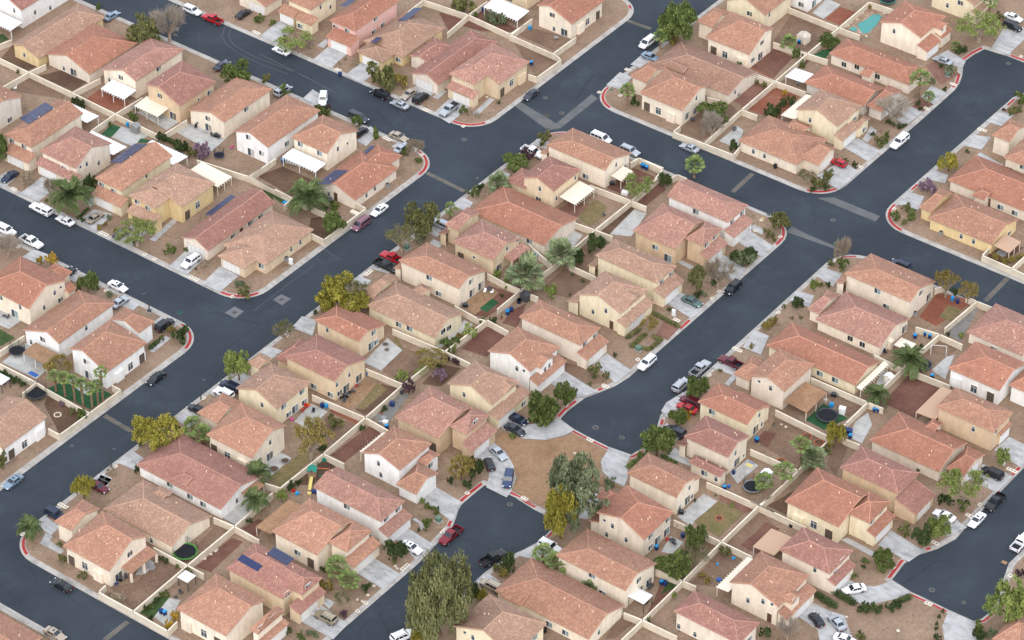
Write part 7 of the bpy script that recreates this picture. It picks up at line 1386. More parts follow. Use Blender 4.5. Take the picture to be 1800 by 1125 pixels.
def rooftile(name, tones, wear):
  # one random tone per tile: the UV counts tiles (u) and courses (v)
  t = NT(name)
  tc = t.n('TexCoord'); fl = t.n('VectorMath', operation='FLOOR'); t.l(tc.outputs['UV'], fl.inputs[0])
  wn = t.n('TexWhiteNoise', noise_dimensions='2D'); t.l(fl.outputs[0], wn.inputs['Vector'])
  n = len(tones)
  a = t.ramp(wn.outputs['Value'], [(i/n, c) for i, c in enumerate(tones)], 'CONSTANT')
  av = t.ramp(wn.outputs['Value'], [(0.0, tones[0]), (1.0, tones[1])])
  a = t.mix(0.36, av, a)
  w = t.rng(t.gnoise(0.32, 5, 0.68), 0.0, 0.55, 0.45, 0.75)
  a = t.mix(w, a, wear)
  k = t.rng(t.gnoise(0.7, 5, 0.7), 0.9, 1.09)
  a = t.mix(1.0, a, k, 'MULTIPLY')
  info = t.n('ObjectInfo'); v = t.rng(info.outputs['Random'], 0.93, 1.08, 0, 1)
  a = t.mix(1.0, a, v, 'MULTIPLY')
  # sunlit front edge and shaded tail of every course, painted into the colour
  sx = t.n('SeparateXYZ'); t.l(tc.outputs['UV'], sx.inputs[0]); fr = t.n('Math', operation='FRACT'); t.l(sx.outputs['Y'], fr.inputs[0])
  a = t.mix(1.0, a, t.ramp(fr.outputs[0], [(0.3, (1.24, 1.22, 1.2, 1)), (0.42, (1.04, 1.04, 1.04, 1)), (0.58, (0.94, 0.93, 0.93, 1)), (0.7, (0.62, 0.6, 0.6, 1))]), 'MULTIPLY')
  t.col(a); t.b.inputs['Roughness'].default_value = 0.88
  t.bump(t.gnoise(14, 3), 0.3, 0.02)
  return t.m
WALLM = {k: stucco('stucco_'+k, srgb(*c)) for k, c in dict(
  white=(234, 231, 226), cream=(230, 216, 195), yellow=(227, 213, 182), tan=(216, 195, 164), beige=(226, 212, 194),
  gold=(219, 195, 148), pink=(224, 182, 170), apricot=(228, 202, 152), sand=(210, 184, 152), grey=(212, 202, 190)).items()}
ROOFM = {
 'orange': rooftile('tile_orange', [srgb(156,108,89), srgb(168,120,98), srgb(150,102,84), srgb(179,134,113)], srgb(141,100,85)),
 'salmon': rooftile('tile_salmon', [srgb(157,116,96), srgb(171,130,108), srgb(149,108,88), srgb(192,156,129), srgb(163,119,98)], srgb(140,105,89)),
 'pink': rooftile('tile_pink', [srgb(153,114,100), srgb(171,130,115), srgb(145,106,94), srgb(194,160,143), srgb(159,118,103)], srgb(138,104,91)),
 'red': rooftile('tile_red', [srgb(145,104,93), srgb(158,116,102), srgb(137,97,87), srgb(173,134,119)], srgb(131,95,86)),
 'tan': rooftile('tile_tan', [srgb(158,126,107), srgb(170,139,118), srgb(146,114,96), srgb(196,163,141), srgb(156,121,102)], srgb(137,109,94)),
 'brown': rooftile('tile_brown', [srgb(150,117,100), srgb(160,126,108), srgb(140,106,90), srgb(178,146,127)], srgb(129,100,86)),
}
def m_asphalt():
  t = NT('asphalt')
  a = t.ramp(t.gnoise(0.05, 6, 0.65), [(0.35, srgb(44,50,57)), (0.6, srgb(52,59,66))])
  # faint pale tyre-worn wisps
  w = t.rng(t.gnoise(0.10, 8, 0.75, stretch=(1, 1, 1)), 0.0, 0.30, 0.54, 0.74)
  a = t.mix(w, a, srgb(74,82,92))
  g = t.rng(t.gnoise(6, 4, 0.8), 0.86, 1.14)
  a = t.mix(1.0, a, g, 'MULTIPLY')
  # thin shrinkage cracks: edges of large warped cells
  ge = t.n('NewGeometry'); nz = t.n('TexNoise'); nz.inputs['Scale'].default_value = 0.35; nz.inputs['Detail'].default_value = 4
  t.l(ge.outputs['Position'], nz.inputs['Vector'])
  mx = t.mix(0.94, nz.outputs['Color'], ge.outputs['Position'], 'MIX')
  vo = t.n('TexVoronoi', feature='DISTANCE_TO_EDGE'); vo.inputs['Scale'].default_value = 0.085; t.l(mx, vo.inputs['Vector'])
  k = t.rng(vo.outputs['Distance'], 0.74, 1.0, 0.0, 0.007)
  t.col(t.mix(1.0, a, k, 'MULTIPLY')); t.b.inputs['Roughness'].default_value = 0.9
  t.bump(t.gnoise(20, 2), 0.3, 0.01)
  return t.m
M = {}
M['asphalt'] = m_asphalt()
M['tan_gravel'] = gravel('tan_gravel', srgb(119,99,81), srgb(135,113,94), srgb(147,125,105))
M['brown_gravel'] = gravel('brown_gravel', srgb(98,77,63), srgb(114,92,76), srgb(128,106,87))
M['dark_soil'] = gravel('dark_soil', srgb(76,58,47), srgb(92,71,57), srgb(107,85,66))
M['sand_gravel'] = gravel('sand_gravel', srgb(133,105,81), srgb(143,115,88), srgb(127,98,73), 5.0)
M['red_gravel'] = gravel('red_gravel', srgb(91,60,51), srgb(103,71,60), srgb(116,83,70))
M['red_paver'] = gravel('red_paver', srgb(115,67,51), srgb(128,79,61), srgb(139,95,75), 4.0)
M['pink_slab'] = gravel('pink_slab', srgb(110,78,67), srgb(122,89,77), srgb(131,100,85), 4.0)
M['grey_gravel'] = gravel('grey_gravel', srgb(103,100,96), srgb(120,117,114), srgb(134,129,124))
M['grass'] = gravel('grass', srgb(44,62,32), srgb(57,75,38), srgb(77,88,48), 6.0, 0.3)
M['dry_grass'] = gravel('dry_grass', srgb(99,92,57), srgb(118,103,72), srgb(88,90,52), 6.0, 0.3)
M['turf'] = gravel('turf', srgb(34,69,44), srgb(43,81,51), srgb(48,87,57), 8.0, 0.4)
M['concrete'] = concrete('concrete', srgb(172,171,169), srgb(147,146,144))
M['patio'] = concrete('patio', srgb(173,172,167), srgb(146,143,139), 0.78)
M['kerb'] = concrete('kerb', srgb(167,162,155), srgb(139,134,128), 0.75)
M['pan'] = concrete('pan', srgb(95,96,96), srgb(81,82,82), 0.8)
M['patch'] = concrete('patch', srgb(102,102,104), srgb(92,92,93), 0.85)
M['tyre_dust'] = concrete('tyre_dust', srgb(74,77,81), srgb(63,66,70), 0.85)
M['trench'] = concrete('trench', srgb(99,92,81), srgb(81,76,69), 0.8)
M['red_paint'] = concrete('red_paint', srgb(155,45,45), srgb(163,75,71), 0.85)
M['block'] = concrete('block', srgb(206,194,174), srgb(190,177,157), 0.84)
M['cap'] = concrete('cap', srgb(222,210,190), srgb(200,188,168), 0.88)
M['flagstone'] = gravel('flagstone', srgb(132,110,92), srgb(150,126,106), srgb(165,143,122), 1.5, 0.5)
M['water'] = plain('water', srgb(52,134,128), 0.08, spec=0.5)
M['white'] = plain('white_metal', srgb(226,226,224), 0.55)
M['offwhite'] = plain('offwhite_wood', srgb(216,206,188), 0.7)
M['wood'] = gravel('weathered_wood', srgb(126,98,74), srgb(146,116,90), srgb(112,86,66), 5)
M['shingle'] = gravel('patio_shingle', srgb(132,100,76), srgb(152,118,90), srgb(118,88,68), 5)
M['glass'] = plain('window_glass', srgb(64,76,84), 0.12, spec=0.6)
M['blind'] = plain('window_blind', srgb(134,150,152), 0.3, spec=0.5)
M['screen'] = plain('window_screen', srgb(40,40,44), 0.6)
M['frame'] = plain('window_frame', srgb(222,218,210), 0.5)
M['door'] = plain('door_paint', srgb(92,66,54), 0.6)
M['shade'] = plain('porch_shade', srgb(90,78,68), 0.9)
M['garage'] = plain('garage_white', srgb(222,220,216), 0.55)
M['fascia'] = plain('fascia', srgb(176,146,122), 0.8)
M['vent'] = plain('vent_cream', srgb(226,196,168), 0.7)
M['solar'] = plain('solar_cell', srgb(38,48,84), 0.35, spec=0.3)
M['solar_frame'] = plain('solar_frame', srgb(70,76,98), 0.5, 0.2)
M['black'] = plain('black_plastic', srgb(30,32,36), 0.55)
M['tyre'] = plain('tyre', srgb(28,28,30), 0.8)
M['rim'] = plain('rim', srgb(168,170,174), 0.35, 0.7)
M['carglass'] = plain('car_glass', srgb(34,42,48), 0.06, spec=0.6)
M['lamp'] = plain('headlamp', srgb(220,222,226), 0.15, spec=0.6)
M['tail'] = plain('tail_lamp', srgb(150,20,22), 0.3)
M['plate'] = plain('plate', srgb(210,210,214), 0.5)
M['steel'] = plain('steel', srgb(128,132,136), 0.4, 0.6)
M['iron'] = plain('cast_iron', srgb(70,66,62), 0.7, 0.3)
M['green_sign'] = plain('green_sign', srgb(20,112,82), 0.5)
M['green_box'] = plain('utility_green', srgb(92,116,100), 0.6)
M['navy'] = plain('navy_plastic', srgb(30,52,100), 0.5)
M['cyan'] = plain('cyan_plastic', srgb(36,140,196), 0.5)
M['tarp_blue'] = plain('blue_tarp', srgb(44,92,160), 0.6)
M['red'] = plain('red_plastic', srgb(176,36,36), 0.5)
M['magenta'] = plain('magenta_plastic', srgb(206,60,140), 0.5)
M['orange'] = plain('orange_plastic', srgb(214,104,40), 0.5)
M['yellow'] = plain('yellow_plastic', srgb(206,190,116), 0.5)
M['teal'] = plain('teal_plastic', srgb(30,128,110), 0.5)
M['lime'] = plain('lime_pad', srgb(78,136,58), 0.6)
M['darkgrey'] = plain('dark_grey', srgb(66,68,72), 0.6)
M['midgrey'] = plain('mid_grey', srgb(132,132,132), 0.6)
M['mat'] = plain('jump_mat', srgb(26,28,34), 0.85)
M['terracotta'] = plain('terracotta', srgb(172,100,70), 0.8)
M['stone'] = gravel('stone', srgb(172,160,146), srgb(196,184,168), srgb(150,138,124), 4, 0.8)
M['bark'] = gravel('bark', srgb(88,70,56), srgb(106,86,70), srgb(120,100,82), 6, 0.8)
M['palebark'] = gravel('pale_bark', srgb(140,124,108), srgb(160,144,126), srgb(126,110,94), 6, 0.8)
M['palmbark'] = gravel('palm_bark', srgb(118,96,76), srgb(140,116,92), srgb(100,80,62), 8, 1.0)
def carpaint(name, c, metal=0.35):
  if name in _cache: return _cache[name]
  t = NT(name); t.col(srgb(*c)); t.b.inputs['Roughness'].default_value = 0.38; t.b.inputs['Metallic'].default_value = metal
  t.b.inputs['Coat Weight'].default_value = 0.6; t.b.inputs['Coat Roughness'].default_value = 0.08
  _cache[name] = t.m; return t.m
CARM = {k: carpaint('paint_'+k, c, mt) for k, (c, mt) in dict(
  white=((226,226,226),0), silver=((172,176,180),.5), grey=((112,116,122),.5), dark=((56,60,68),.4), black=((24,26,30),.2),
  red=((170,24,34),.2), maroon=((92,26,36),.3), blue=((48,64,96),.4), darkred=((118,24,34),.3), navy=((32,42,66),.4), gold=((158,146,122),.5),
  green=((86,108,104),.4), champagne=((168,154,136),.5), purple=((122,78,92),.2), ltblue=((124,142,158),.4)).items()}
def leafmat(name, tones, trans=0.25):
  t = NT(name)
  uv = t.n('TexCoord'); sp = t.n('SeparateXYZ'); t.l(uv.outputs['UV'], sp.inputs[0])
  n = len(tones)
  a = t.ramp(sp.outputs['X'], [(i/max(1, n-1), c) for i, c in enumerate(tones)])
  info = t.n('ObjectInfo'); v = t.rng(info.outputs['Random'], 0.86, 1.14, 0, 1)
  a = t.mix(1.0, a, v, 'MULTIPLY'); t.col(a)
  t.b.inputs['Roughness'].default_value = 0.85; t.b.inputs['Specular IOR Level'].default_value = 0.08
  return t.m
LEAF = {
 'green': leafmat('leaf_green', [srgb(66,76,42), srgb(91,104,56), srgb(121,131,75)]),
 'dark': leafmat('leaf_dark', [srgb(49,59,37), srgb(68,81,48), srgb(91,104,62)]),
 'olive': leafmat('leaf_olive', [srgb(78,81,50), srgb(104,104,64), srgb(134,131,87)]),
 'yellowgreen': leafmat('leaf_yellowgreen', [srgb(104,102,46), srgb(138,130,56), srgb(166,154,72)]),
 'lime': leafmat('leaf_lime', [srgb(91,104,54), srgb(123,136,73), srgb(155,163,96)]),
 'grey': leafmat('leaf_grey', [srgb(85,93,71), srgb(108,117,87), srgb(138,144,112)]),
 'weed': leafmat('leaf_weed', [srgb(96,84,62), srgb(112,104,66), srgb(88,92,52), srgb(134,118,88)]),
 'twig': leafmat('leaf_twig', [srgb(142,130,116), srgb(164,152,138), srgb(184,172,158)]),
 'weep': leafmat('leaf_weep', [srgb(86,92,58), srgb(112,114,74), srgb(140,138,98)]),
 'gold': leafmat('leaf_gold', [srgb(140,116,48), srgb(176,144,56), srgb(196,166,76)]),
 'mustard': leafmat('leaf_mustard', [srgb(104,93,52), srgb(134,119,64), srgb(159,144,85)]),
 'purple': leafmat('leaf_purple', [srgb(104,81,96), srgb(129,106,121), srgb(159,136,148)]),
 'plum': leafmat('leaf_plum', [srgb(64,49,54), srgb(83,64,69), srgb(102,83,85)]),
 'dry': leafmat('leaf_dry', [srgb(125,110,92), srgb(146,131,110), srgb(167,153,131)]),
 'palm': leafmat('leaf_palm', [srgb(78,95,52), srgb(104,121,67), srgb(138,148,92)]),
 'datepalm': leafmat('leaf_datepalm', [srgb(70,83,52), srgb(91,104,64), srgb(117,127,83)]),
 'fanpalm': leafmat('leaf_fanpalm', [srgb(82,94,64), srgb(106,118,82), srgb(134,142,106)]),
 'thatch': leafmat('leaf_thatch', [srgb(119,98,67), srgb(144,119,81), srgb(159,136,96)]),
}

# ------------------------------------------------------------------ mesh helpers
class MB:
  def __init__(s): s.v = []; s.f = []; s.mi = []; s.uv = None
  def add(s, vs, fs, mi=0):
    o = len(s.v); s.v += [tuple(p) for p in vs]
    for f in fs: s.f.append(tuple(i+o for i in f)); s.mi.append(mi)
  def box(s, x0, x1, y0, y1, z0, z1, mi=0):
    s.add([(x0,y0,z0),(x1,y0,z0),(x1,y1,z0),(x0,y1,z0),(x0,y0,z1),(x1,y0,z1),(x1,y1,z1),(x0,y1,z1)],
       [(0,3,2,1),(4,5,6,7),(0,1,5,4),(1,2,6,5),(2,3,7,6),(3,0,4,7)], mi)
  def poly(s, pts, mi=0): s.add(pts, [tuple(range(len(pts)))], mi)
  def prism(s, pts, dz, mi=0):
    # pts: 3D polygon, extruded straight down by dz
    n = len(pts); lo = [(p[0],p[1],p[2]-dz) for p in pts]
    s.add(list(pts)+lo, [tuple(range(n)), tuple(reversed(range(n, 2*n)))] + [(i, i+n, (i+1)%n+n, (i+1)%n) for i in range(n)], mi)
  def tube(s, p, q, r0, r1, n=5, mi=0, cap=True):
    p = Vector(p); q = Vector(q); d = (q-p)
    if d.length < 1e-6: return
    d.normalize(); a = d.orthogonal().normalized(); b = d.cross(a)
    vs = []
    for c, r in ((p, r0), (q, r1)):
      for i in range(n):
        t = 2*math.pi*i/n; vs.append(c + a*(r*math.cos(t)) + b*(r*math.sin(t)))
    fs = [(i, (i+1)%n, n+(i+1)%n, n+i) for i in range(n)]
    if cap: fs += [tuple(reversed(range(n))), tuple(range(n, 2*n))]
    s.add(vs, fs, mi)
  def cyl(s, x, y, z0, z1, r0, r1=None, n=12, mi=0):
    s.tube((x,y,z0), (x,y,z1), r0, r0 if r1 is None else r1, n, mi)
  def lathe(s, prof, x=0, y=0, n=12, mi=0):
    vs = []; fs = []
    for r, z in prof:
      for i in range(n): t = 2*math.pi*i/n; vs.append((x+r*math.cos(t), y+r*math.sin(t), z))
    for k in range(len(prof)-1):
      for i in range(n): fs.append((k*n+i, k*n+(i+1)%n, (k+1)*n+(i+1)%n, (k+1)*n+i))
    fs.append(tuple(range((len(prof)-1)*n, len(prof)*n)))
    s.add(vs, fs, mi)
  def mesh(s, name, mats, smooth=False):
    me = bpy.data.meshes.new(name); me.from_pydata(s.v, [], s.f)
    for m in (mats if isinstance(mats, (list, tuple)) else [mats]): me.materials.append(m)
    if any(s.mi): me.polygons.foreach_set('material_index', s.mi)
    if smooth: me.polygons.foreach_set('use_smooth', [True]*len(s.f))
    me.update(); return me
  def build(s, name, mats, parent=None, smooth=False, **kw): return link(name, s.mesh(name, mats, smooth), parent, **kw)
def link(name, me, parent=None, loc=None, rz=None, **props):
  o = bpy.data.objects.new(name, me); COL.objects.link(o)
  if parent is not None: o.parent = parent
  if loc is not None: o.location = loc
  if rz is not None: o.rotation_euler = (0, 0, rz)
  for k, v in props.items(): o[k] = v
  return o
def named(l):      # labels keep the house phrases once, as #n
  k = l.find('#')
  return l if k < 0 else l[:k]+HOUSE_PHRASES[int(l[k+1:])]
def thing(name, label, cat, loc=(0,0,0), rz=0, group=None):
  o = link(name, None, None, loc, rz, label=named(label), category=cat)
  if group: o['group'] = group
  return o
def npmesh(name, v, quads, uv, mat, smooth=False):
  me = bpy.data.meshes.new(name); v = np.asarray(v, np.float32); quads = np.asarray(quads, np.int32)
  me.vertices.add(len(v)); me.vertices.foreach_set('co', v.ravel())
  me.loops.add(quads.size); me.loops.foreach_set('vertex_index', quads.ravel())
  me.polygons.add(len(quads)); me.polygons.foreach_set('loop_start', np.arange(0, quads.size, quads.shape[1], dtype=np.int32))
  if uv is not None:
    l = me.uv_layers.new(name='uv'); l.data.foreach_set('uv', np.asarray(uv, np.float32)[quads.ravel()].ravel())
  for m in (mat if isinstance(mat, (list, tuple)) else [mat]): me.materials.append(m)
  if smooth: me.polygons.foreach_set('use_smooth', np.ones(len(quads), bool))
  me.update(); me.validate(); return me
def flat(name, pts, z, mat, parent=None, **kw):
  P = [Vector((p[0], p[1], 0)) for p in pts]
  tr = tessellate_polygon([P]); mb = MB()
  fs = []
  for a, b, c in tr:
    n = (P[b]-P[a]).cross(P[c]-P[a]).z
    fs.append((a, b, c) if n > 0 else (a, c, b))
  mb.add([(p.x, p.y, z) for p in P], fs); return mb.build(name, mat, parent, **kw)
def rounded(corners, n=8):
  # corners: (x, y, radius); returns outline points
  out = []; N = len(corners)
  for i, (x, y, r) in enumerate(corners):
    p = Vector((x, y)); a = Vector(corners[i-1][:2])-p; b = Vector(corners[(i+1)%N][:2])-p
    if r <= 0: out.append((x, y)); continue
    a.normalize(); b.normalize(); ang = a.angle(b); t = r/math.tan(ang/2)
    for k in range(n+1):
      s = k/n; P0 = p+a*t; P2 = p+b*t
      q = P0*(1-s)**2 + p*(2*s*(1-s)) + P2*s*s
      # true arc: project onto the circle
      cdir = (a+b).normalized(); c = p+cdir*(r/math.sin(ang/2)); w = (q-c)
      q = c + w.normalized()*r
      out.append((q.x, q.y))
  return out
def offset(pts, d):
  # offset a closed outline inwards (counter-clockwise outline)
  n = len(pts); out = []
  for i in range(n):
    p = Vector(pts[i]); a = (p-Vector(pts[i-1])); b = (Vector(pts[(i+1)%n])-p)
    if a.length < 1e-6: a = b
    if b.length < 1e-6: b = a
    a.normalize(); b.normalize(); na = Vector((-a.y, a.x)); nb = Vector((-b.y, b.x))
    m = (na+nb)
    if m.length < 1e-4: m = na
    m.normalize(); k = d/max(0.4, m.dot(na)); q = p+m*k; out.append((q.x, q.y))
  return out
def ribbon(mb, a, b, za, zb, closed=True, mi=0):
  n = len(a); vs = [(p[0],p[1],za) for p in a]+[(p[0],p[1],zb) for p in b]
  fs = [(i, (i+1)%n, n+(i+1)%n, n+i) for i in range(n if closed else n-1)]
  mb.add(vs, fs, mi)

# ------------------------------------------------------------------ ground, roads, kerbs, yards
KERB_Z = 0.13
flat('ground', [(-900,-900),(900,-900),(900,900),(-900,900)], -0.30, M['tan_gravel'], kind='structure')
flat('road', [(-320,-320),(320,-320),(320,320),(-320,320)], 0.0, M['asphalt'], kind='structure')
for corners, walk, reds in ISLANDS:
  out = rounded(corners); area = sum(out[i-1][0]*out[i][1]-out[i][0]*out[i-1][1] for i in range(len(out)))
  if area < 0: out.reverse()
  gut = offset(out, 0.42); top = offset(out, 0.66); back = offset(out, 0.98); sw = offset(out, 0.98+walk*0.6)
  g = MB(); ribbon(g, out, gut, 0.004, 0.012); ribbon(g, gut, top, 0.012, KERB_Z); ribbon(g, top, back, KERB_Z, KERB_Z)
  ribbon(g, back, sw, KERB_Z, KERB_Z+0.004)
  g.build('kerb', M['kerb'], kind='structure')
  flat('yard_ground', sw, KERB_Z, M['tan_gravel'], kind='structure')
  for p, q in reds:
    # red paint on the kerb between two points of the outline (the shorter way round)
    i = min(range(len(out)), key=lambda k: (out[k][0]-p[0])**2+(out[k][1]-p[1])**2)
    dense = []
    for k in range(len(gut)):
      a0, a1, b0, b1 = gut[k], gut[(k+1)%len(gut)], back[k], back[(k+1)%len(gut)]
      L = math.dist(a0, a1); n = max(1, int(L/0.5))
      for j in range(n):
        s = j/n; dense.append(((a0[0]+(a1[0]-a0[0])*s, a0[1]+(a1[1]-a0[1])*s), (b0[0]+(b1[0]-b0[0])*s, b0[1]+(b1[1]-b0[1])*s)))
    near = lambda p: min(range(len(dense)), key=lambda k: (dense[k][1][0]-p[0])**2+(dense[k][1][1]-p[1])**2)
    i, j = near(p), near(q); n = len(dense)
    if (j-i) % n > (i-j) % n: i, j = j, i
    seg = [dense[(i+k) % n] for k in range((j-i) % n+1)]
    if len(seg) < 2: continue
    mb = MB(); A = [((a[0]*.57+b[0]*.43), (a[1]*.57+b[1]*.43)) for a, b in seg]
    ribbon(mb, [(a[0]+(b[0]-a[0])*.04, a[1]+(b[1]-a[1])*.04) for a, b in seg], A, 0.04, KERB_Z+0.008, False)
    ribbon(mb, A, [(a[0]*-.06+b[0]*1.06, a[1]*-.06+b[1]*1.06) for a, b in seg], KERB_Z+0.008, KERB_Z+0.008, False)
    mb.build('kerb_paint', M['red_paint'], kind='structure')
def quadgrid(name, q, nu, nv, z, mat, piece, gap=0.035):
  # a concrete slab quad cut into nu x nv pieces by sunken joints
  o = flat(name, q, z, M['dark_joint'], kind='structure')
  a, b, c, d = [Vector((p[0], p[1])) for p in q]
  P = lambda s, t: (a*(1-s)+b*s)*(1-t) + (d*(1-s)+c*s)*t
  for i in range(nu):
    for j in range(nv):
      e0 = gap/2/max(0.5, (b-a).length); e1 = gap/2/max(0.5, (d-a).length)
      s0, s1, t0, t1 = i/nu+e0, (i+1)/nu-e0, j/nv+e1, (j+1)/nv-e1
      mb = MB(); pts = [P(s0,t0), P(s1,t0), P(s1,t1), P(s0,t1)]
      ar = (pts[1]-pts[0]).cross(pts[2]-pts[0])
      if ar < 0: pts.reverse()
      mb.prism([(p.x, p.y, z+0.022) for p in pts], 0.03); mb.build(piece, mat, o)
M['dark_joint'] = plain('joint', srgb(120,116,112), 0.95)
lev = 0
for name, mat, pts, *cut in PATCHES:
  lev = (lev+1) % 36
  z = KERB_Z + (0.008 + 0.002*lev if name != 'pool' else 0.09)
  if cut: quadgrid(name, pts, *cut, z, M[mat], 'slab')
  else: flat(name, pts, z, M[mat], kind='structure')
for name, mat, pts, z in ROADMARKS:
  flat(name, pts, z, M[mat], kind='structure')
for x, y, r in MANHOLES:
  mb = MB(); mb.cyl(0, 0, 0.0, 0.012, r*1.7, n=20); o = mb.build('manhole', M['pan'], None, loc=(x, y, 0), label=MANHOLE_LABELS[(x, y)], category='manhole')
  mb = MB(); mb.cyl(0, 0, 0.012, 0.02, r, n=16); mb.build('manhole_cover', M['iron'], o)

# ------------------------------------------------------------------ block walls
for pts, h, label in WALLS:
  ox, oy = pts[0]
  t = thing('block_wall', label, 'wall', (ox, oy, 0), 0, 'garden block walls')
  w = MB(); c = MB()
  for (ax, ay), (bx, by) in zip(pts, pts[1:]):
    a = Vector((ax-ox, ay-oy)); b = Vector((bx-ox, by-oy)); dd = (b-a); L = dd.length
    if L < 0.05: continue
    dd.normalize(); nn = Vector((-dd.y, dd.x))
    def slab(mb, t, z0, z1, e):
      P = [a-dd*e+nn*t, b+dd*e+nn*t, b+dd*e-nn*t, a-dd*e-nn*t]
      mb.prism([(p.x, p.y, z1) for p in reversed(P)], z1-z0)
    slab(w, 0.10, 0.02, h-0.07, 0.10); slab(c, 0.13, h-0.07, h, 0.128)
  w.build('wall_face', M['block'], t); c.build('coping', M['cap'], t)

# ------------------------------------------------------------------ houses
TW, TC = 0.31, 0.37                     # tile width and exposed course
def tile_plane(P, acc, ox, oy):
  P = [Vector(p) for p in P]; ex = (P[1]-P[0]).normalized(); n = (P[1]-P[0]).cross(P[-1]-P[0]).normalized()
  if n.z < 0: n = -n
  ey = n.cross(ex)
  if ey.z < 0: ey = -ey
  L = [((p-P[0]).dot(ex), (p-P[0]).dot(ey)) for p in P]
  ymax = max(y for x, y in L); N = len(L)
  def rng(y):
    y = min(max(y, 1e-4), ymax-1e-4); xs = []
    for i in range(N):
      (x0, y0), (x1, y1) = L[i], L[(i+1) % N]
      if (y0-y)*(y1-y) < 0: xs.append(x0+(x1-x0)*(y-y0)/(y1-y0))
    if len(xs) < 2:
      xs = [x for x, yy in L]
    return min(xs), max(xs)
  o = np.array(P[0]); ax = np.array(ex); ay = np.array(ey); an = np.array(n)
  y = -0.04; j = 0; du = random.randint(0, 500); dv = random.randint(0, 500)
  while y < ymax-0.05:
    y1 = min(y+TC, ymax); a0, a1 = rng(y); b0, b1 = rng(y1)
    lo, hi = min(a0, b0), max(a1, b1)
    k0, k1 = math.floor(lo/(TW/2)), math.ceil(hi/(TW/2))
    ks = np.arange(k0, k1+1); xs = ks*(TW/2)
    xf = np.clip(xs, a0, a1); xb = np.clip(xs, b0, b1); cr = np.where(ks % 2 == 0, 0.0, 0.05)
    jit = random.uniform(-0.006, 0.006)
    f = o + np.outer(xf, ax) + y*ay + np.outer(0.075+cr+jit, an)
    b = o + np.outer(xb, ax) + (y1+0.02)*ay + np.outer(0.03+cr*0.9, an)
    d = o + np.outer(xf, ax) + (y+0.012)*ay + np.outer(0.0*cr, an)
    m = len(xs); base = acc['n']
    acc['v'] += [f, b, d]; acc['n'] += 3*m
    uvx = xs/TW+du+0.0
    acc['uv'] += [np.stack([uvx, np.full(m, j+dv+0.3)], 1), np.stack([uvx, np.full(m, j+dv+0.7)], 1), np.stack([uvx, np.full(m, j+dv+0.3)], 1)]
    i = np.arange(m-1); keep = ((xf[1:]-xf[:-1])+(xb[1:]-xb[:-1])) > 1e-4; i = i[keep]
    acc['q'].append(np.stack([base+i, base+i+1, base+m+i+1, base+m+i], 1))
    keep2 = (xf[1:]-xf[:-1]) > 1e-4; i = np.arange(m-1)[keep2]
    acc['q'].append(np.stack([base+2*m+i, base+2*m+i+1, base+i+1, base+i], 1))
    y = y1; j += 1
OV, OG = 0.42, 0.28
def swap(ax, a, p, z): return (a, p, z) if ax == 'u' else (p, a, z)
def roof_block(b, deck, acc, caps, walls):
  ax, a0, a1, p0, z0, pr, zr, p1, z1, h0, h1 = b; zb = 0
  X = lambda a, p, z: swap(ax, a, p, z)
  A, B = X(a0, p0, z0), X(a1, p0, z0); C, D = X(a1, p1, z1), X(a0, p1, z1)
  r0, r1 = X(a0+h0, pr, zr), X(a1-h1, pr, zr)
  planes = [[A, B, r1, r0], [C, D, r0, r1]]
  if h0 > 0.05: planes.append([D, A, r0])
  if h1 > 0.05: planes.append([B, C, r1])
  for P in planes:
    tile_plane(P, acc, 0, 0); Q = P
    v = [Vector(p) for p in Q]; n = (v[1]-v[0]).cross(v[-1]-v[0])
    deck.prism(Q if n.z > 0 else list(reversed(Q)), 0.2)
  up = Vector((0, 0, 0.07))
  def cap(p, q):
    caps.tube(Vector(p)+up, Vector(q)+up, 0.10, 0.10, 6)
  cap(r0, r1)
  for e, h in ((r0, h0), (r1, h1)):
    ends = (A, D) if e is r0 else (B, C)
    for k in ends:
      if h > 0.05: cap(k, e)
      else:      # rake tile along a gable edge
        caps.tube(Vector(k)+Vector((0,0,0.05)), Vector(e)+Vector((0,0,0.05)), 0.09, 0.09, 5)
  # walls below
  e0 = OV if h0 > 0.05 else OG; e1 = OV if h1 > 0.05 else OG
  s0 = (zr-z0)/(pr-p0); s1 = (zr-z1)/(p1-pr)
  q0, q1 = p0+OV, p1-OV; t0 = z0+s0*OV-0.12; t1 = z1+s1*OV-0.12; u0, u1 = a0+e0, a1-e1
  side = [X(u0,q0,zb), X(u1,q0,zb), X(u1,q0,t0), X(u0,q0,t0)]
  walls.poly(side if ax == 'u' else list(reversed(side)))
  side = [X(u1,q1,zb), X(u0,q1,zb), X(u0,q1,t1), X(u1,q1,t1)]
  walls.poly(side if ax == 'u' else list(reversed(side)))
  for u, h, sg in ((u0, h0, -1), (u1, h1, 1)):
    pts = [X(u,q0,zb), X(u,q1,zb), X(u,q1,t1)]
    if h <= 0.05: pts.append(X(u, pr, zr-0.12))
    pts.append(X(u,q0,t0))
    if (sg < 0) == (ax == 'u'): pts.reverse()
    walls.poly(pts)
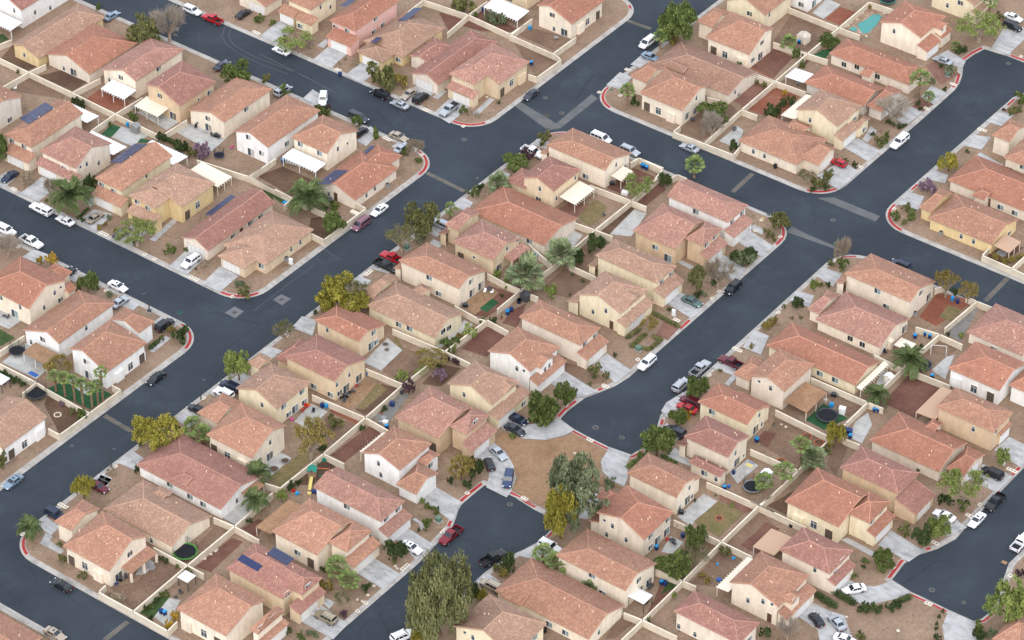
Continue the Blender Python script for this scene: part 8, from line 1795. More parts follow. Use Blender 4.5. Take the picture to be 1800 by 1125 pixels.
def shed_block(b, deck, acc, caps, walls):
  ax, a0, a1, p0, z0, p1, z1, zb = b      # p0 low edge, p1 high edge (either sign)
  X = lambda a, p, z: swap(ax, a, p, z)
  P = [X(a0,p0,z0), X(a1,p0,z0), X(a1,p1,z1), X(a0,p1,z1)]
  tile_plane(P, acc, 0, 0); v = [Vector(p) for p in P]; n = (v[1]-v[0]).cross(v[-1]-v[0])
  deck.prism(P if n.z > 0 else list(reversed(P)), 0.18)
  for k in (0, 1): caps.tube(Vector(P[k])+Vector((0,0,.05)), Vector(P[3-k])+Vector((0,0,.05)), 0.08, 0.08, 5)
  if zb is None: return
  s = 1 if p1 > p0 else -1; q = p0+s*0.32; u0, u1 = a0+0.2, a1-0.2; tq = z0+(z1-z0)*0.32/abs(p1-p0)-0.1
  walls.poly([X(u0,q,zb), X(u1,q,zb), X(u1,q,tq), X(u0,q,tq)])
  for u in (u0, u1): walls.poly([X(u,q,zb), X(u,p1,zb), X(u,p1,z1-0.1), X(u,q,tq)])
_wm = {}
def win_mesh(kind, w, h):
  # built facing -y, origin at its centre on the wall plane
  k = (kind, round(w, 1), round(h, 1))
  if k in _wm: return _wm[k]
  w2, h2 = w/2, h/2; f = MB(); g = MB(); t = 0.07
  f.box(-w2, w2, -0.06, 0.02, h2-t, h2); f.box(-w2, w2, -0.08, 0.02, -h2, -h2+t)
  f.box(-w2, -w2+t, -0.058, 0.02, -h2+t, h2-t); f.box(w2-t, w2, -0.058, 0.02, -h2+t, h2-t)
  if kind in 'wdst' and w > 0.95: f.box(-0.03, 0.03, -0.056, 0.02, -h2+t, h2-t)
  if kind in 'tn' and h > 1.3: f.box(-w2+t, w2-t, -0.054, 0.02, h2*0.35, h2*0.35+0.07)
  mi = 1 if kind in 'w' else 0
  if w > 0.95:
    g.box(-w2+t, -0.031, -0.03, 0.0, -h2+t, h2-t, 0); g.box(0.031, w2-t, -0.02, 0.0, -h2+t, h2-t, 1 if kind in 'wd' else 0)
  else: g.box(-w2+t, w2-t, -0.03, 0.0, -h2+t, h2-t, 0)
  gm = [M['glass'], M['blind']] if kind in 'wdtn' else [M['screen'], M['screen']]
  _wm[k] = (f.mesh('window_frame', M['frame']), g.mesh('pane', gm)); return _wm[k]
_gm = {}
def garage_mesh(w):
  if w in _gm: return _gm[w]
  mb = MB(); n = 4; h = 2.15
  mb.box(-w/2-0.05, w/2+0.05, -0.02, 0.03, 0, h+0.05)
  for i in range(n):
    for j in range(4):
      a = -w/2+w*j/4; mb.box(a+0.05, a+w/4-0.05, -0.05, -0.02, i*h/n+0.04, (i+1)*h/n-0.04)
  _gm[w] = mb.mesh('garage_door', M['garage']); return _gm[w]
NRM = {'S': 0.0, 'E': R(90), 'N': R(180), 'W': R(-90)}
_v = MB(); _v.cyl(0, 0, -0.1, 0.38, 0.09, n=8); _v.cyl(0, 0, 0.38, 0.47, 0.13, n=8); VENT = _v.mesh('vent_pipe', M['vent'])
WSIZE = dict(w=(1.6,1.35), n=(.85,1.35), s=(1.4,1.4), d=(2.0,2.05), p=(1.0,2.1), o=(1.7,2.3), b=(2.3,2.3), g=(4.8,2.1), t=(1.5,1.9), e=(.75,.75))
def house(H):
  random.seed(H['l'])
  t = thing('house', H['l'], 'house', (H['o'][0], H['o'][1], KERB_Z), R(H.get('rot', 0)), 'tile-roofed houses')
  deck, walls = MB(), MB(); acc = dict(v=[], q=[], uv=[], n=0); capl = []
  for b in H['B']: caps = MB(); roof_block(b, deck, acc, caps, walls); capl.append(caps)
  for b in H.get('K', []): caps = MB(); shed_block(b, deck, acc, caps, walls); capl.append(caps)
  wm = WALLM[H['w']]
  walls.build('wall', wm, t)
  ro = deck.build('roof', M['fascia'], t)
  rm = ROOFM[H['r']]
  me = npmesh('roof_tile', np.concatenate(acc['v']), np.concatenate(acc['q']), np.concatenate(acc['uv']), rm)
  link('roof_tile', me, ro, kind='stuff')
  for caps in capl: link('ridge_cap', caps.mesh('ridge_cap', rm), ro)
  for b in H['B']:
    ax, a0, a1, p0, z0, pr, zr, p1, z1, h0, h1 = b
    for k in range(3 if a1-a0 > 7 else 0):
      a = random.uniform(a0+h0+.6, a1-h1-.6) if a1-h1-a0-h0 > 2 else (a0+a1)/2
      q, zq = random.choice([(p0, z0), (p1, z1)]); f = random.uniform(.35, .9)
      x, y, z = swap(ax, a, q+(pr-q)*f, zq+(zr-zq)*f); link('vent_pipe', VENT, t, (x, y, z))
  for (x, y, z, face, kind, *wh) in H.get('W', []):
    rz = NRM[face]; w, h = WSIZE[kind]; w = wh[0] if wh else w; kind = 'n' if kind == 'e' else kind
    if kind == 'g':
      link('garage_door', garage_mesh(w), t, (x, y, 0.0), rz)
    elif kind == 'p':
      mb = MB(); mb.box(-w/2, w/2, -0.05, 0.03, -h/2, h/2); mb.box(w/2-0.16, w/2-0.08, -0.1, -0.05, -0.05, 0.02); mb.build('door', M['door'], t, loc=(x, y, z), rz=rz)
    elif kind == 'b':       # stucco fireplace box standing proud of the wall
      mb = MB(); mb.box(-w/2, w/2, -0.45, 0.05, 0.0, h); mb.box(-w/2-.06, w/2+.06, -0.51, 0.05, h, h+0.12); mb.build('fireplace_box', wm, t, loc=(x, y, 0), rz=rz)
    elif kind == 'o':       # flat dark panel painted as the shade in a porch opening, with a side post
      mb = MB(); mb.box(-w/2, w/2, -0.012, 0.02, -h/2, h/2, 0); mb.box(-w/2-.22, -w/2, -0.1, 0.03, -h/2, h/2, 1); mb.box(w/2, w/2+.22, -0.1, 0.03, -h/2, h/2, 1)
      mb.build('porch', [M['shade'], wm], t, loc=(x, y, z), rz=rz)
    else:
      f, g = win_mesh(kind, w, h); o = link('window', f, t, (x, y, z), rz); link('pane', g, o)
      if h < 1.6:
        mb = MB(); mb.box(-w/2-.1, w/2+.1, -0.1, 0.0, -h/2-.14, -h/2-0.002); mb.build('window_sill', wm, o)
  for (x0, x1, y0, y1, z, side, kind, drop) in H.get('P', []):
    po = link('patio_cover', None, t)
    mt = {'w': M['white'], 'c': M['offwhite'], 'b': M['shingle'], 't': rm, 'd': M['wood'], 's': M['fascia']}[kind]
    mb = MB(); zl = z-drop
    zz = {'S': (zl, zl, z, z), 'N': (z, z, zl, zl), 'W': (zl, z, z, zl), 'E': (z, zl, zl, z)}[side]
    P = [(x0,y0,zz[0]), (x1,y0,zz[1]), (x1,y1,zz[2]), (x0,y1,zz[3])]
    if kind in 'wc':        # aluminium pans: raised seams
      mb.prism(P, 0.1)
      n = max(2, int((x1-x0 if side in 'SN' else y1-y0)/0.6))
      for k in range(n+1):
        s = k/n
        if side in 'SN': a = Vector(P[0]).lerp(Vector(P[1]), s); b = Vector(P[3]).lerp(Vector(P[2]), s)
        else: a = Vector(P[0]).lerp(Vector(P[3]), s); b = Vector(P[1]).lerp(Vector(P[2]), s)
        mb.tube(a+Vector((0,0,.02)), b+Vector((0,0,.02)), 0.03, 0.03, 4)
      mb.build('cover_panel', mt, po)
      # scalloped rafter tails on the open edge
      tb = MB(); n = max(3, int((x1-x0 if side in 'SN' else y1-y0)/0.75))
      for k in range(n):
        s = (k+.5)/n
        if side in 'SN':
          xx = x0+(x1-x0)*s; yy = y0 if side == 'S' else y1; g = -0.35 if side == 'S' else 0.35
          tb.box(xx-.05, xx+.05, min(yy, yy+g), max(yy, yy+g), zl-0.28, zl-0.105)
        else:
          yy = y0+(y1-y0)*s; xx = x0 if side == 'W' else x1; g = -0.35 if side == 'W' else 0.35
          tb.box(min(xx, xx+g), max(xx, xx+g), yy-.05, yy+.05, zl-0.28, zl-0.105)
      tb.build('rafter_tail', mt, po, kind='stuff')
    elif kind == 't':
      a2 = dict(v=[], q=[], uv=[], n=0)
      o4 = {'S': [0,1,2,3], 'E': [1,2,3,0], 'N': [2,3,0,1], 'W': [3,0,1,2]}[side]
      tile_plane([P[i] for i in o4], a2, 0, 0); mb.prism(P, 0.15); q = mb.build('cover_deck', M['fascia'], po)
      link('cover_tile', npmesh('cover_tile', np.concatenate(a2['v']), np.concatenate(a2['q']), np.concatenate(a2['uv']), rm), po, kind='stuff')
    else:
      mb.prism(P, 0.14); mb.build('cover_panel', mt, po)
    corner = {'S': [(x0+.15,y0+.15),(x1-.15,y0+.15)], 'N': [(x0+.15,y1-.15),(x1-.15,y1-.15)], 'W': [(x0+.15,y0+.15),(x0+.15,y1-.15)], 'E': [(x1-.15,y0+.15),(x1-.15,y1-.15)]}[side]
    L = math.dist(*corner); n = 2 if L < 4.2 else 3
    for k in range(n):
      s = k/(n-1); px = corner[0][0]+(corner[1][0]-corner[0][0])*s; py = corner[0][1]+(corner[1][1]-corner[0][1])*s
      mb = MB(); r = 0.2 if kind == 't' else 0.07
      mb.box(px-r, px+r, py-r, py+r, 0, zl-0.14); mb.build('post', wm if kind == 't' else (M['white'] if kind in 'wd' else M['offwhite']), po)
  for (p, ex, ey, n, nu, nv) in H.get('SOL', []):   # solar panels lying on the roof plane
    so = link('solar_array', None, t)
    p = Vector(p); ex = Vector(ex); ey = Vector(ey); n = Vector(n).normalized()
    for i in range(nu):
      for j in range(nv):
        a = p+ex*(i/nu)+ey*(j/nv); u = ex/nu*0.96; v = ey/nv*0.96
        mb = MB(); q = [a+n*0.2, a+u+n*0.2, a+u+v+n*0.2, a+v+n*0.2]
        if (q[1]-q[0]).cross(q[2]-q[0]).z < 0: q.reverse()
        mb.prism([tuple(k) for k in q], 0.05, 1)
        c = sum(q, Vector())/4; qq = [c+(k-c)*0.93+n*0.004 for k in q]; mb.poly([tuple(k) for k in qq], 0)
        mb.build('solar_panel', [M['solar'], M['solar_frame']], so)
  for p in H.get('V', []): link('vent_pipe', VENT, t, p)
  return t
for H in HOUSES: house(H)

# ------------------------------------------------------------------ vehicles
def loft(mb, st, mi=0):
  # st: (x, half width, z bottom, z shoulder, z top, inset of the top)
  ring = []
  for x, w, zb, zs, zt, ins in st:
    ring.append([(x,-w*.92,zb),(x,-w,zb+(zs-zb)*.45),(x,-w*.985,zs),(x,-w+ins,zt),(x,0,zt+.025),(x,w-ins,zt),(x,w*.985,zs),(x,w,zb+(zs-zb)*.45),(x,w*.92,zb)])
  n = 9; vs = [p for r in ring for p in r]; fs = []
  for k in range(len(ring)-1):
    for i in range(n): j = (i+1) % n; fs.append((k*n+i, (k+1)*n+i, (k+1)*n+j, k*n+j))
  fs.append(tuple(range(n))); fs.append(tuple(reversed(range((len(ring)-1)*n, len(ring)*n))))
  mb.add(vs, fs, mi)
def lerp3(a, b, t): return tuple(a[i]+(b[i]-a[i])*t for i in range(3))
def inset_quad(q, m, off):
  a, b, c, d = [Vector(p) for p in q]
  P = lambda s, t: (a.lerp(b, s)).lerp(d.lerp(c, s), t)
  n = (b-a).cross(d-a).normalized()
  return lambda s0, s1, t0, t1: [tuple(P(s, t)+n*off) for s, t in ((s0,t0),(s1,t0),(s1,t1),(s0,t1))]
CAR = {
 # length, width, height, belt z, hood z, deck z, cab: base front/rear x, top front/rear x
 'sedan': (4.75, 1.82, 1.45, 0.92, 0.88, 0.98, 0.95, -1.65, 0.20, -1.02),
 'suv': (4.85, 1.94, 1.78, 1.10, 1.08, 1.10, 1.05, -2.30, 0.45, -2.12),
 'hatch': (4.10, 1.76, 1.50, 0.95, 0.92, 0.98, 0.98, -1.95, 0.25, -1.55),
 'van': (5.10, 1.98, 1.85, 1.08, 1.02, 1.10, 1.60, -2.42, 0.80, -2.30),
 'pickup': (5.80, 2.00, 1.85, 1.14, 1.12, 1.10, 1.15, -0.85, 0.50, -0.72),
}
_cm = {}
def car_parts(kind):
  if kind in _cm: return _cm[kind]
  L, w, h, belt, hood, deck, cf, cr, tf, tr = CAR[kind]; x0, x1 = -L/2, L/2; hw = w/2
  P = []; bd = MB()
  if kind == 'pickup':
    loft(bd, [(cr-0.02, hw, .38, belt-.14, belt, .08), (0.6, hw, .36, belt-.14, belt, .08), (cf+.1, hw, .36, hood-.12, hood+.02, .1), (x1-.5, hw*.97, .38, hood-.16, hood-.04, .14), (x1-.08, hw*.92, .42, hood-.28, hood-.16, .16), (x1, hw*.86, .46, hood-.42, hood-.34, .12)])
    bd.box(x0+.06, cr-.03, -hw*.98, -hw*.98+.1, .42, belt-.02); bd.box(x0+.06, cr-.03, hw*.98-.1, hw*.98, .42, belt-.02)
    bd.box(x0, x0+.09, -hw*.97, hw*.97, .45, belt-.03); bd.box(x0+.06, cr-.03, -hw*.98+.1, hw*.98-.1, .42, .55)
    liner = MB(); liner.box(x0+.1, cr-.04, -hw*.98+.104, hw*.98-.104, .55, .575); P.append(('bed_liner', liner.mesh('bed_liner', M['black']), None))
  elif kind == 'sedan':
    loft(bd, [(x0, hw*.86, .42, .62, .74, .1), (x0+.1, hw*.93, .34, .78, deck-.06, .12), (cr-.3, hw*.98, .28, .84, deck, .12), (cr+.2, hw, .24, belt-.1, belt+.03, .08), (0, hw, .24, belt-.12, belt, .07), (cf-.1, hw, .24, belt-.14, belt, .08), (cf+.4, hw*.98, .26, hood-.16, hood-.01, .14), (x1-.35, hw*.93, .28, hood-.28, hood-.14, .16), (x1-.06, hw*.82, .32, .52, .62, .14), (x1, hw*.74, .38, .48, .54, .1)])
  else:
    loft(bd, [(x0, hw*.92, .46, belt-.24, belt-.06, .08), (x0+.12, hw*.98, .38, belt-.14, belt, .07), (-.8, hw, .32, belt-.14, belt, .07), (cf-.3, hw, .32, belt-.14, belt, .07), (cf+.3, hw*.985, .33, hood-.14, hood, .12), (x1-.4, hw*.95, .36, hood-.24, hood-.1, .15), (x1-.06, hw*.85, .4, hood-.46, hood-.32, .14), (x1, hw*.78, .44, hood-.56, hood-.46, .1)])
  # cabin shell
  tw = hw*.74 if kind in ('sedan', 'hatch') else hw*.82; bw = hw*.93
  b = [(cf,-bw,belt-.02),(cf,bw,belt-.02),(cr,bw,belt-.02),(cr,-bw,belt-.02)]; tp = [(tf,-tw,h-.05),(tf,tw,h-.05),(tr,tw,h-.05),(tr,-tw,h-.05)]
  rt = [(tf-.12,-tw+.12,h),(tf-.12,tw-.12,h),(tr+.12,tw-.12,h),(tr+.12,-tw+.12,h)]
  bd.add(b+tp+rt, [(0,1,5,4),(1,2,6,5),(2,3,7,6),(3,0,4,7),(4,5,9,8),(5,6,10,9),(6,7,11,10),(7,4,8,11),(8,9,10,11)])
  P.insert(0, ('body', bd.mesh('body', [None]), 'paint'))
  def glassq(name, q, wins):
    g = MB(); f = inset_quad(q, 0, 0.012)
    for r in wins: g.poly(f(*r))
    P.append((name, g.mesh(name, M['carglass']), None))
  glassq('windshield', [b[0], b[1], tp[1], tp[0]], [(.06,.94,.08,.93)])
  glassq('rear_window', [b[2], b[3], tp[3], tp[2]], [(.08,.92,.25 if kind != 'sedan' else .1,.92)])
  cuts = {'sedan': [(.07,.45,.1,.88),(.49,.9,.1,.88)], 'hatch': [(.07,.45,.1,.88),(.49,.9,.1,.88)], 'suv': [(.1,.38,.1,.88),(.41,.67,.1,.88),(.70,.95,.14,.86)], 'van': [(.12,.38,.1,.88),(.41,.67,.1,.88),(.70,.95,.1,.88)], 'pickup': [(.1,.52,.1,.88),(.56,.92,.1,.88)]}[kind]
  glassq('side_window', [b[3], b[0], tp[0], tp[3]], [(1-c1, 1-c0, t0, t1) for c0, c1, t0, t1 in cuts])
  glassq('side_window', [b[1], b[2], tp[2], tp[1]], cuts)
  wr = .33 if kind in ('sedan', 'hatch') else .39
  ty = MB(); ty.tube((0,-.11,0), (0,.11,0), wr, wr, 14); tym = ty.mesh('tyre', M['tyre'])
  rm = MB(); rm.tube((0,-.122,0), (0,.122,0), wr*.62, wr*.62, 10); rm.tube((0,-.13,0), (0,.13,0), wr*.2, wr*.2, 6); rmm = rm.mesh('rim', M['rim'])
  fa, ra = x1-.92, x0+(.92 if kind != 'pickup' else 1.2)
  for x in (fa, ra):
    for s in (-1, 1): P.append(('wheel', tym, None, (x, s*(hw-.1), wr), ('rim', rmm)))
  for s in (-1, 1):
    g = MB(); g.box(x1-.22, x1-.02, s*hw*.72-.17, s*hw*.72+.17, hood-.36 if kind != 'sedan' else .52, hood-.24 if kind != 'sedan' else .64); P.append(('headlight', g.mesh('headlight', M['lamp']), None))
    g = MB(); g.box(x0-.015, x0+.1, s*hw*.76-.14, s*hw*.76+.14, belt-.42 if kind != 'sedan' else .62, belt-.18 if kind != 'sedan' else .76); P.append(('taillight', g.mesh('taillight', M['tail']), None))
    g = MB(); g.box(cf-.32, cf-.16, s*(hw+.11)-.1, s*(hw+.11)+.1, belt+.0, belt+.15); P.append(('mirror', g.mesh('mirror', [None]), 'paint'))
  g = MB(); g.box(x1-.08, x1+.03, -hw*.6, hw*.6, .34, .46); P.append(('front_bumper', g.mesh('front_bumper', M['darkgrey']), None))
  g = MB(); g.box(x0-.05, x0+.08, -hw*.8, hw*.8, .38, .54); P.append(('rear_bumper', g.mesh('rear_bumper', M['darkgrey'] if kind != 'pickup' else M['steel']), None))
  g = MB(); g.box(x0-.065, x0-.052, -.16, .16, .56, .7); P.append(('licence_plate', g.mesh('licence_plate', M['plate']), None))
  if kind in ('suv', 'van'):
    g = MB()
    for s in (-1, 1): g.box(tr+.25, tf-.25, s*(tw-.14)-.025, s*(tw-.14)+.025, h+.0, h+.06)
    P.append(('roof_rack', g.mesh('roof_rack', M['darkgrey']), None))
  if kind == 'sedan':
    g = MB(); g.box(tf-.62, tf-.22, -.3, .3, h-.002, h+.012); P.append(('sunroof', g.mesh('sunroof', M['carglass']), None))
  _cm[kind] = P; return P
def car(kind, colour, x, y, rz, label, z, opt):
  base = kind; n = {'sedan': 'sedan', 'suv': 'suv', 'hatch': 'hatchback', 'van': 'minivan', 'pickup': 'pickup_truck'}[kind]
  cat = {'sedan': 'car', 'suv': 'car', 'hatch': 'car', 'van': 'van', 'pickup': 'pickup truck'}[kind]
  t = thing(n, label, cat, (x, y, z), rz, 'parked vehicles')
  pm = CARM[colour]
  for p in car_parts(kind):
    if p[0] == 'sunroof' and 's' not in opt: continue
    o = link(p[0], p[1], t)
    if len(p) > 3: o.location = p[3]; link(p[4][0], p[4][1], o)
    if p[2] == 'paint': o.material_slots[0].link = 'OBJECT'; o.material_slots[0].material = pm
  if 'c' in opt:          # camper shell over the pickup bed
    mb = MB(); L, w = 5.8, 2.0
    b = [(-2.86,-.94,1.12),(-.86,-.94,1.12),(-.86,.94,1.12),(-2.86,.94,1.12)]; u = [(-2.72,-.8,1.8),(-.9,-.8,1.8),(-.9,.8,1.8),(-2.72,.8,1.8)]
    mb.add(b+u, [(0,1,5,4),(1,2,6,5),(2,3,7,6),(3,0,4,7),(4,5,6,7)]); o = mb.build('bed_cap', pm, t)
    g = MB()
    for q in ([b[0],b[1],u[1],u[0]], [b[2],b[3],u[3],u[2]], [b[3],b[0],u[0],u[3]]): g.poly(inset_quad(q, 0, .012)(.1,.9,.2,.85))
    g.build('cap_window', M['carglass'], o)
  if 't' in opt:          # tonneau cover
    mb = MB(); mb.box(-2.82,-.92,-.9,.9,1.1,1.15); mb.build('bed_cover', M['black'], t)
  return t
for c in CARS: car(*c)

# ------------------------------------------------------------------ trees and shrubs
def leafquads(rnd, p, nrm, size, tone, long=1.0):
  n = len(p); nrm = nrm/np.linalg.norm(nrm, axis=1)[:, None]
  t = np.cross(nrm, rnd.normal(size=(n, 3))); t /= np.linalg.norm(t, axis=1)[:, None]; b = np.cross(nrm, t)
  s = size*(0.55+0.9*rnd.random(n))[:, None]
  q = np.stack([p-t*s*long, p+b*s*.55, p+t*s*long, p-b*s*.55], 1).reshape(-1, 3)
  uv = np.repeat(np.stack([np.clip(tone, 0, 1)]*2, 1), 4, 0)
  return q, np.arange(n*4).reshape(-1, 4), uv
def leafcloud(rnd, centres, radii, n, size):
  # leaves scattered round clump centres
  k = len(centres); idx = rnd.integers(0, k, n); c = np.array(centres)[idx]; r = np.array(radii)[idx]
  d = rnd.normal(size=(n, 3)); d /= np.linalg.norm(d, axis=1)[:, None]
  p = c + d*(r*rnd.random(n)**0.45)[:, None]
  nrm = d*0.5 + rnd.normal(size=(n, 3))*0.7 + np.array([0, 0, 0.3])
  return leafquads(rnd, p, nrm, size, rnd.random(k)[idx]*0.6+rnd.random(n)*0.4)
def crown(rnd, shape, clumps, nl, size):
  # lobes carry clumps, clumps carry leaves: gaps stay open between them
  nb = {'up': 9, 'weep': 12, 'col': 5, 'flat': 9, 'shrub': 5}[shape]; L = []
  for i in range(nb):
    a = 2*math.pi*(i*.618+rnd.random()*.3); e = (i+rnd.random())/nb*1.25-.45; h = math.sqrt(max(0, 1-e*e))
    f = (.5+.2*rnd.random())*h*(1 if shape != 'col' else .4)
    z = (.55+.34*e) if shape != 'flat' else .6+.08*e
    L.append((math.cos(a)*f, math.sin(a)*f, z, (.27+.16*rnd.random())*(1 if shape != 'col' else .8)))
  L.append((0, 0, .58 if shape != 'flat' else .66, .36))
  L = np.array(L); k = rnd.integers(0, len(L), clumps); d = rnd.normal(size=(clumps, 3)); d[:, 2] = np.abs(d[:, 2])*np.where(rnd.random(clumps) < .75, 1, -1)
  d /= np.linalg.norm(d, axis=1)[:, None]
  zs = .62 if shape != 'flat' else .34
  C = L[k, :3]+d*(L[k, 3]*(.55+.5*rnd.random(clumps)))[:, None]*np.array([1, 1, zs]); cr = .07+.09*rnd.random(clumps)
  idx = rnd.integers(0, clumps, nl); g = rnd.normal(size=(nl, 3)); g /= np.linalg.norm(g, axis=1)[:, None]
  p = C[idx]+g*(cr[idx]*rnd.random(nl)**.5)[:, None]*np.array([1, 1, .7]); tone = rnd.random(clumps)[idx]*.6+rnd.random(nl)*.4
  nrm = d[idx]*.5+rnd.normal(size=(nl, 3))*.75+np.array([0, 0, .35])
  if shape == 'weep':     # strings of leaves hanging from the clumps
    m = 3; step = .010+.008*rnd.random(nl); sway = rnd.normal(size=(nl, 3))*.006; sway[:, 2] = 0
    p = np.concatenate([p+sway*i-np.stack([0*step, 0*step, step*i], 1) for i in range(m)]); tone = np.tile(tone, m)
    nrm = p*[1, 1, 0]+rnd.normal(size=p.shape)*.6+[0, 0, .3]
  lo = np.percentile(np.hypot(p[:, 0], p[:, 1]), 97.5); p[:, :2] /= lo
  z0, z1 = np.percentile(p[:, 2], [1, 99.3]); base = {'up': .24, 'weep': .14, 'col': .06, 'flat': .42, 'shrub': .0}[shape]
  p[:, 2] = base+(p[:, 2]-z0)/(z1-z0)*(1-base)
  return leafquads(rnd, p, nrm, size, tone, 1.15 if shape == 'weep' else 1.0), L
def branches(mb, rnd, p, d, L, r, depth, spread, tips, up=0.15):
  q = p + d*L
  mb.tube(p, q, r, r*0.65, 6 if depth > 2 else (4 if depth > 0 else 3), cap=False)
  if depth == 0: tips.append(q); return
  for i in range(3 if depth > 1 else 4):
    v = Vector(rnd.normal(size=3)); v = (d + v*spread + Vector((0, 0, up))).normalized()
    branches(mb, rnd, p + d*L*(0.65+0.35*rnd.random()), v, L*(0.62+0.2*rnd.random()), r*0.55, depth-1, spread, tips, up)
_tm = {}
def hash_(s): return sum(ord(c)*(i+3) for i, c in enumerate(s))
TREEK = {  # leaf material, shape, clumps, leaves, leaf size
 'green': ('green', 'up', 230, 12000, .047), 'dark': ('dark', 'up', 230, 12000, .047), 'olive': ('olive', 'up', 220, 12000, .042),
 'yellowgreen': ('yellowgreen', 'up', 200, 10000, .045), 'lime': ('lime', 'up', 170, 8000, .045), 'grey': ('grey', 'up', 180, 9000, .045),
 'weep': ('weep', 'weep', 420, 8000, .026), 'euca': ('grey', 'up', 240, 12000, .042), 'mustard': ('mustard', 'up', 110, 3400, .05), 'flat': ('yellowgreen', 'flat', 190, 9000, .038),
 'gold': ('gold', 'up', 70, 2600, .07), 'purple': ('purple', 'up', 80, 2800, .06), 'plum': ('plum', 'up', 80, 2800, .06), 'col': ('dark', 'col', 90, 3600, .07),
 'wispy': ('olive', 'bare', 0, 2600, .03), 'bare': ('twig', 'bare', 0, 4200, .05), 'barepink': ('dry', 'bare', 0, 3600, .045),
 'wispyyellow': ('mustard', 'bare', 0, 3400, .035), 'wispylime': ('lime', 'bare', 0, 4200, .035),
}
def tree_mesh(kind, var):
  # unit tree: crown radius 1, height 1, scaled per tree; returns trunk mesh, crown mesh
  if (kind, var) in _tm: return _tm[(kind, var)]
  rnd = np.random.default_rng(hash_(kind)*7+var*13+5)
  leaf, shape, clumps, nl, size = TREEK[kind]
  tr = MB(); tips = []
  if shape == 'bare':
    tr.tube((0,0,0), (0,0,.24), .05, .04, 6, cap=False)
    for i in range(7):
      a = 2*math.pi*i/7+rnd.random(); v = Vector((math.cos(a)*.75, math.sin(a)*.75, .75+.3*rnd.random())).normalized()
      branches(tr, rnd, Vector((0,0,.2)), v, 0.26, 0.024, 4, 0.36, tips, 0.22)
    V = np.array([tuple(p) for p in tr.v]); rr = np.percentile(np.hypot(V[:, 0], V[:, 1]), 96); zz = np.percentile(V[:, 2], 99.5)
    tr.v = [(x/rr, y/rr, z/zz) for x, y, z in V]
    T = np.array([tuple(t) for t in tips])/[rr, rr, zz]; k = rnd.integers(0, len(T), nl); p = T[k]+rnd.normal(size=(nl, 3))*[.05, .05, .03]
    if kind.startswith('bare'):     # fine twigs fanning outwards
      d = p*[.9, .9, .6]+[0, 0, -.1]; d = d/np.linalg.norm(d, axis=1)[:, None]+rnd.normal(size=(nl, 3))*.35
      d *= (size*(2.5+2.5*rnd.random(nl)))[:, None]; w = np.cross(d, rnd.normal(size=(nl, 3))); w *= (size*.10)/np.linalg.norm(w, axis=1)[:, None]
      p = p-d*rnd.random(nl)[:, None]; q = np.stack([p-w, p+w, p+d+w*.5, p+d-w*.5], 1).reshape(-1, 3); tn = rnd.random(nl)
      f = np.arange(nl*4).reshape(-1, 4); uv = np.repeat(np.stack([tn, tn], 1), 4, 0)
    else: q, f, uv = leafquads(rnd, p, rnd.normal(size=(nl, 3))+[0, 0, .4], size, rnd.random(nl))
    cr = npmesh('crown', q, f, uv, LEAF[leaf]); _tm[(kind, var)] = (tr.mesh('trunk', M['palebark']), cr); return _tm[(kind, var)]
  (q, f, uv), L = crown(rnd, shape, clumps, nl, size)
  hz = .3 if shape != 'flat' else .42
  tr.tube((0,0,0), (0.02,0.01,hz), .07, .05, 7)
  for c in L: tr.tube((0.02,0.01,hz*.9), (c[0]*.9, c[1]*.9, max(.4, c[2]*.95)), .035, .01, 5)
  _tm[(kind, var)] = (tr.mesh('trunk', M['bark']), npmesh('crown', q, f, uv, LEAF[leaf])); return _tm[(kind, var)]
def tree(kind, x, y, h, rad, label, cat, grp, i):
  var = i % 3; tm, cr = tree_mesh(kind, var)
  t = thing('tree', label, cat, (x, y, KERB_Z), (i*2.4) % 6.28, grp)
  s = rad
  for n, m in (('trunk', tm), ('crown', cr)):
    if m is None: continue
    o = link(n, m, t); o.scale = (s, s, h)
for i, a in enumerate(TREES): tree(*a, i)
_sm = {}
def shrub_mesh(kind, var):
  if (kind, var) in _sm: return _sm[(kind, var)]
  rnd = np.random.default_rng(hash_(kind)+var*31)
  if kind == 'agave':
    mb = MB()
    for i in range(26):
      a = rnd.random()*6.28; e = .2+1.1*rnd.random(); L = .8+.3*rnd.random()
      d = Vector((math.cos(a)*math.cos(e), math.sin(a)*math.cos(e), math.sin(e))); s = Vector((-math.sin(a), math.cos(a), 0))*.07
      mb.add([s, -s, d*L*.6-s*.7+Vector((0,0,.02)), d*L, d*L*.6+s*.7+Vector((0,0,.02))], [(0,1,2,4),(4,2,3)])
    me = mb.mesh('shrub', LEAF['grey'])
  else:
    (q, f, uv), _ = crown(rnd, 'shrub', 60, 480 if kind == 'dry' else 1500, .09 if kind == 'dry' else .11)
    q[:, 2] = np.maximum(q[:, 2], 0.0)
    me = npmesh('shrub', q, f, uv, LEAF[kind.replace('wisp', '')])
  _sm[(kind, var)] = me; return me
for i, (kind, x, y, rx, h, label, cat, grp) in enumerate(SHRUBS):
  o = link('shrub', shrub_mesh(kind, i % 3), None, (x, y, KERB_Z), (i*1.7) % 6.28, label=named(label), category=cat, group=grp)
  o.scale = (rx, rx, h)
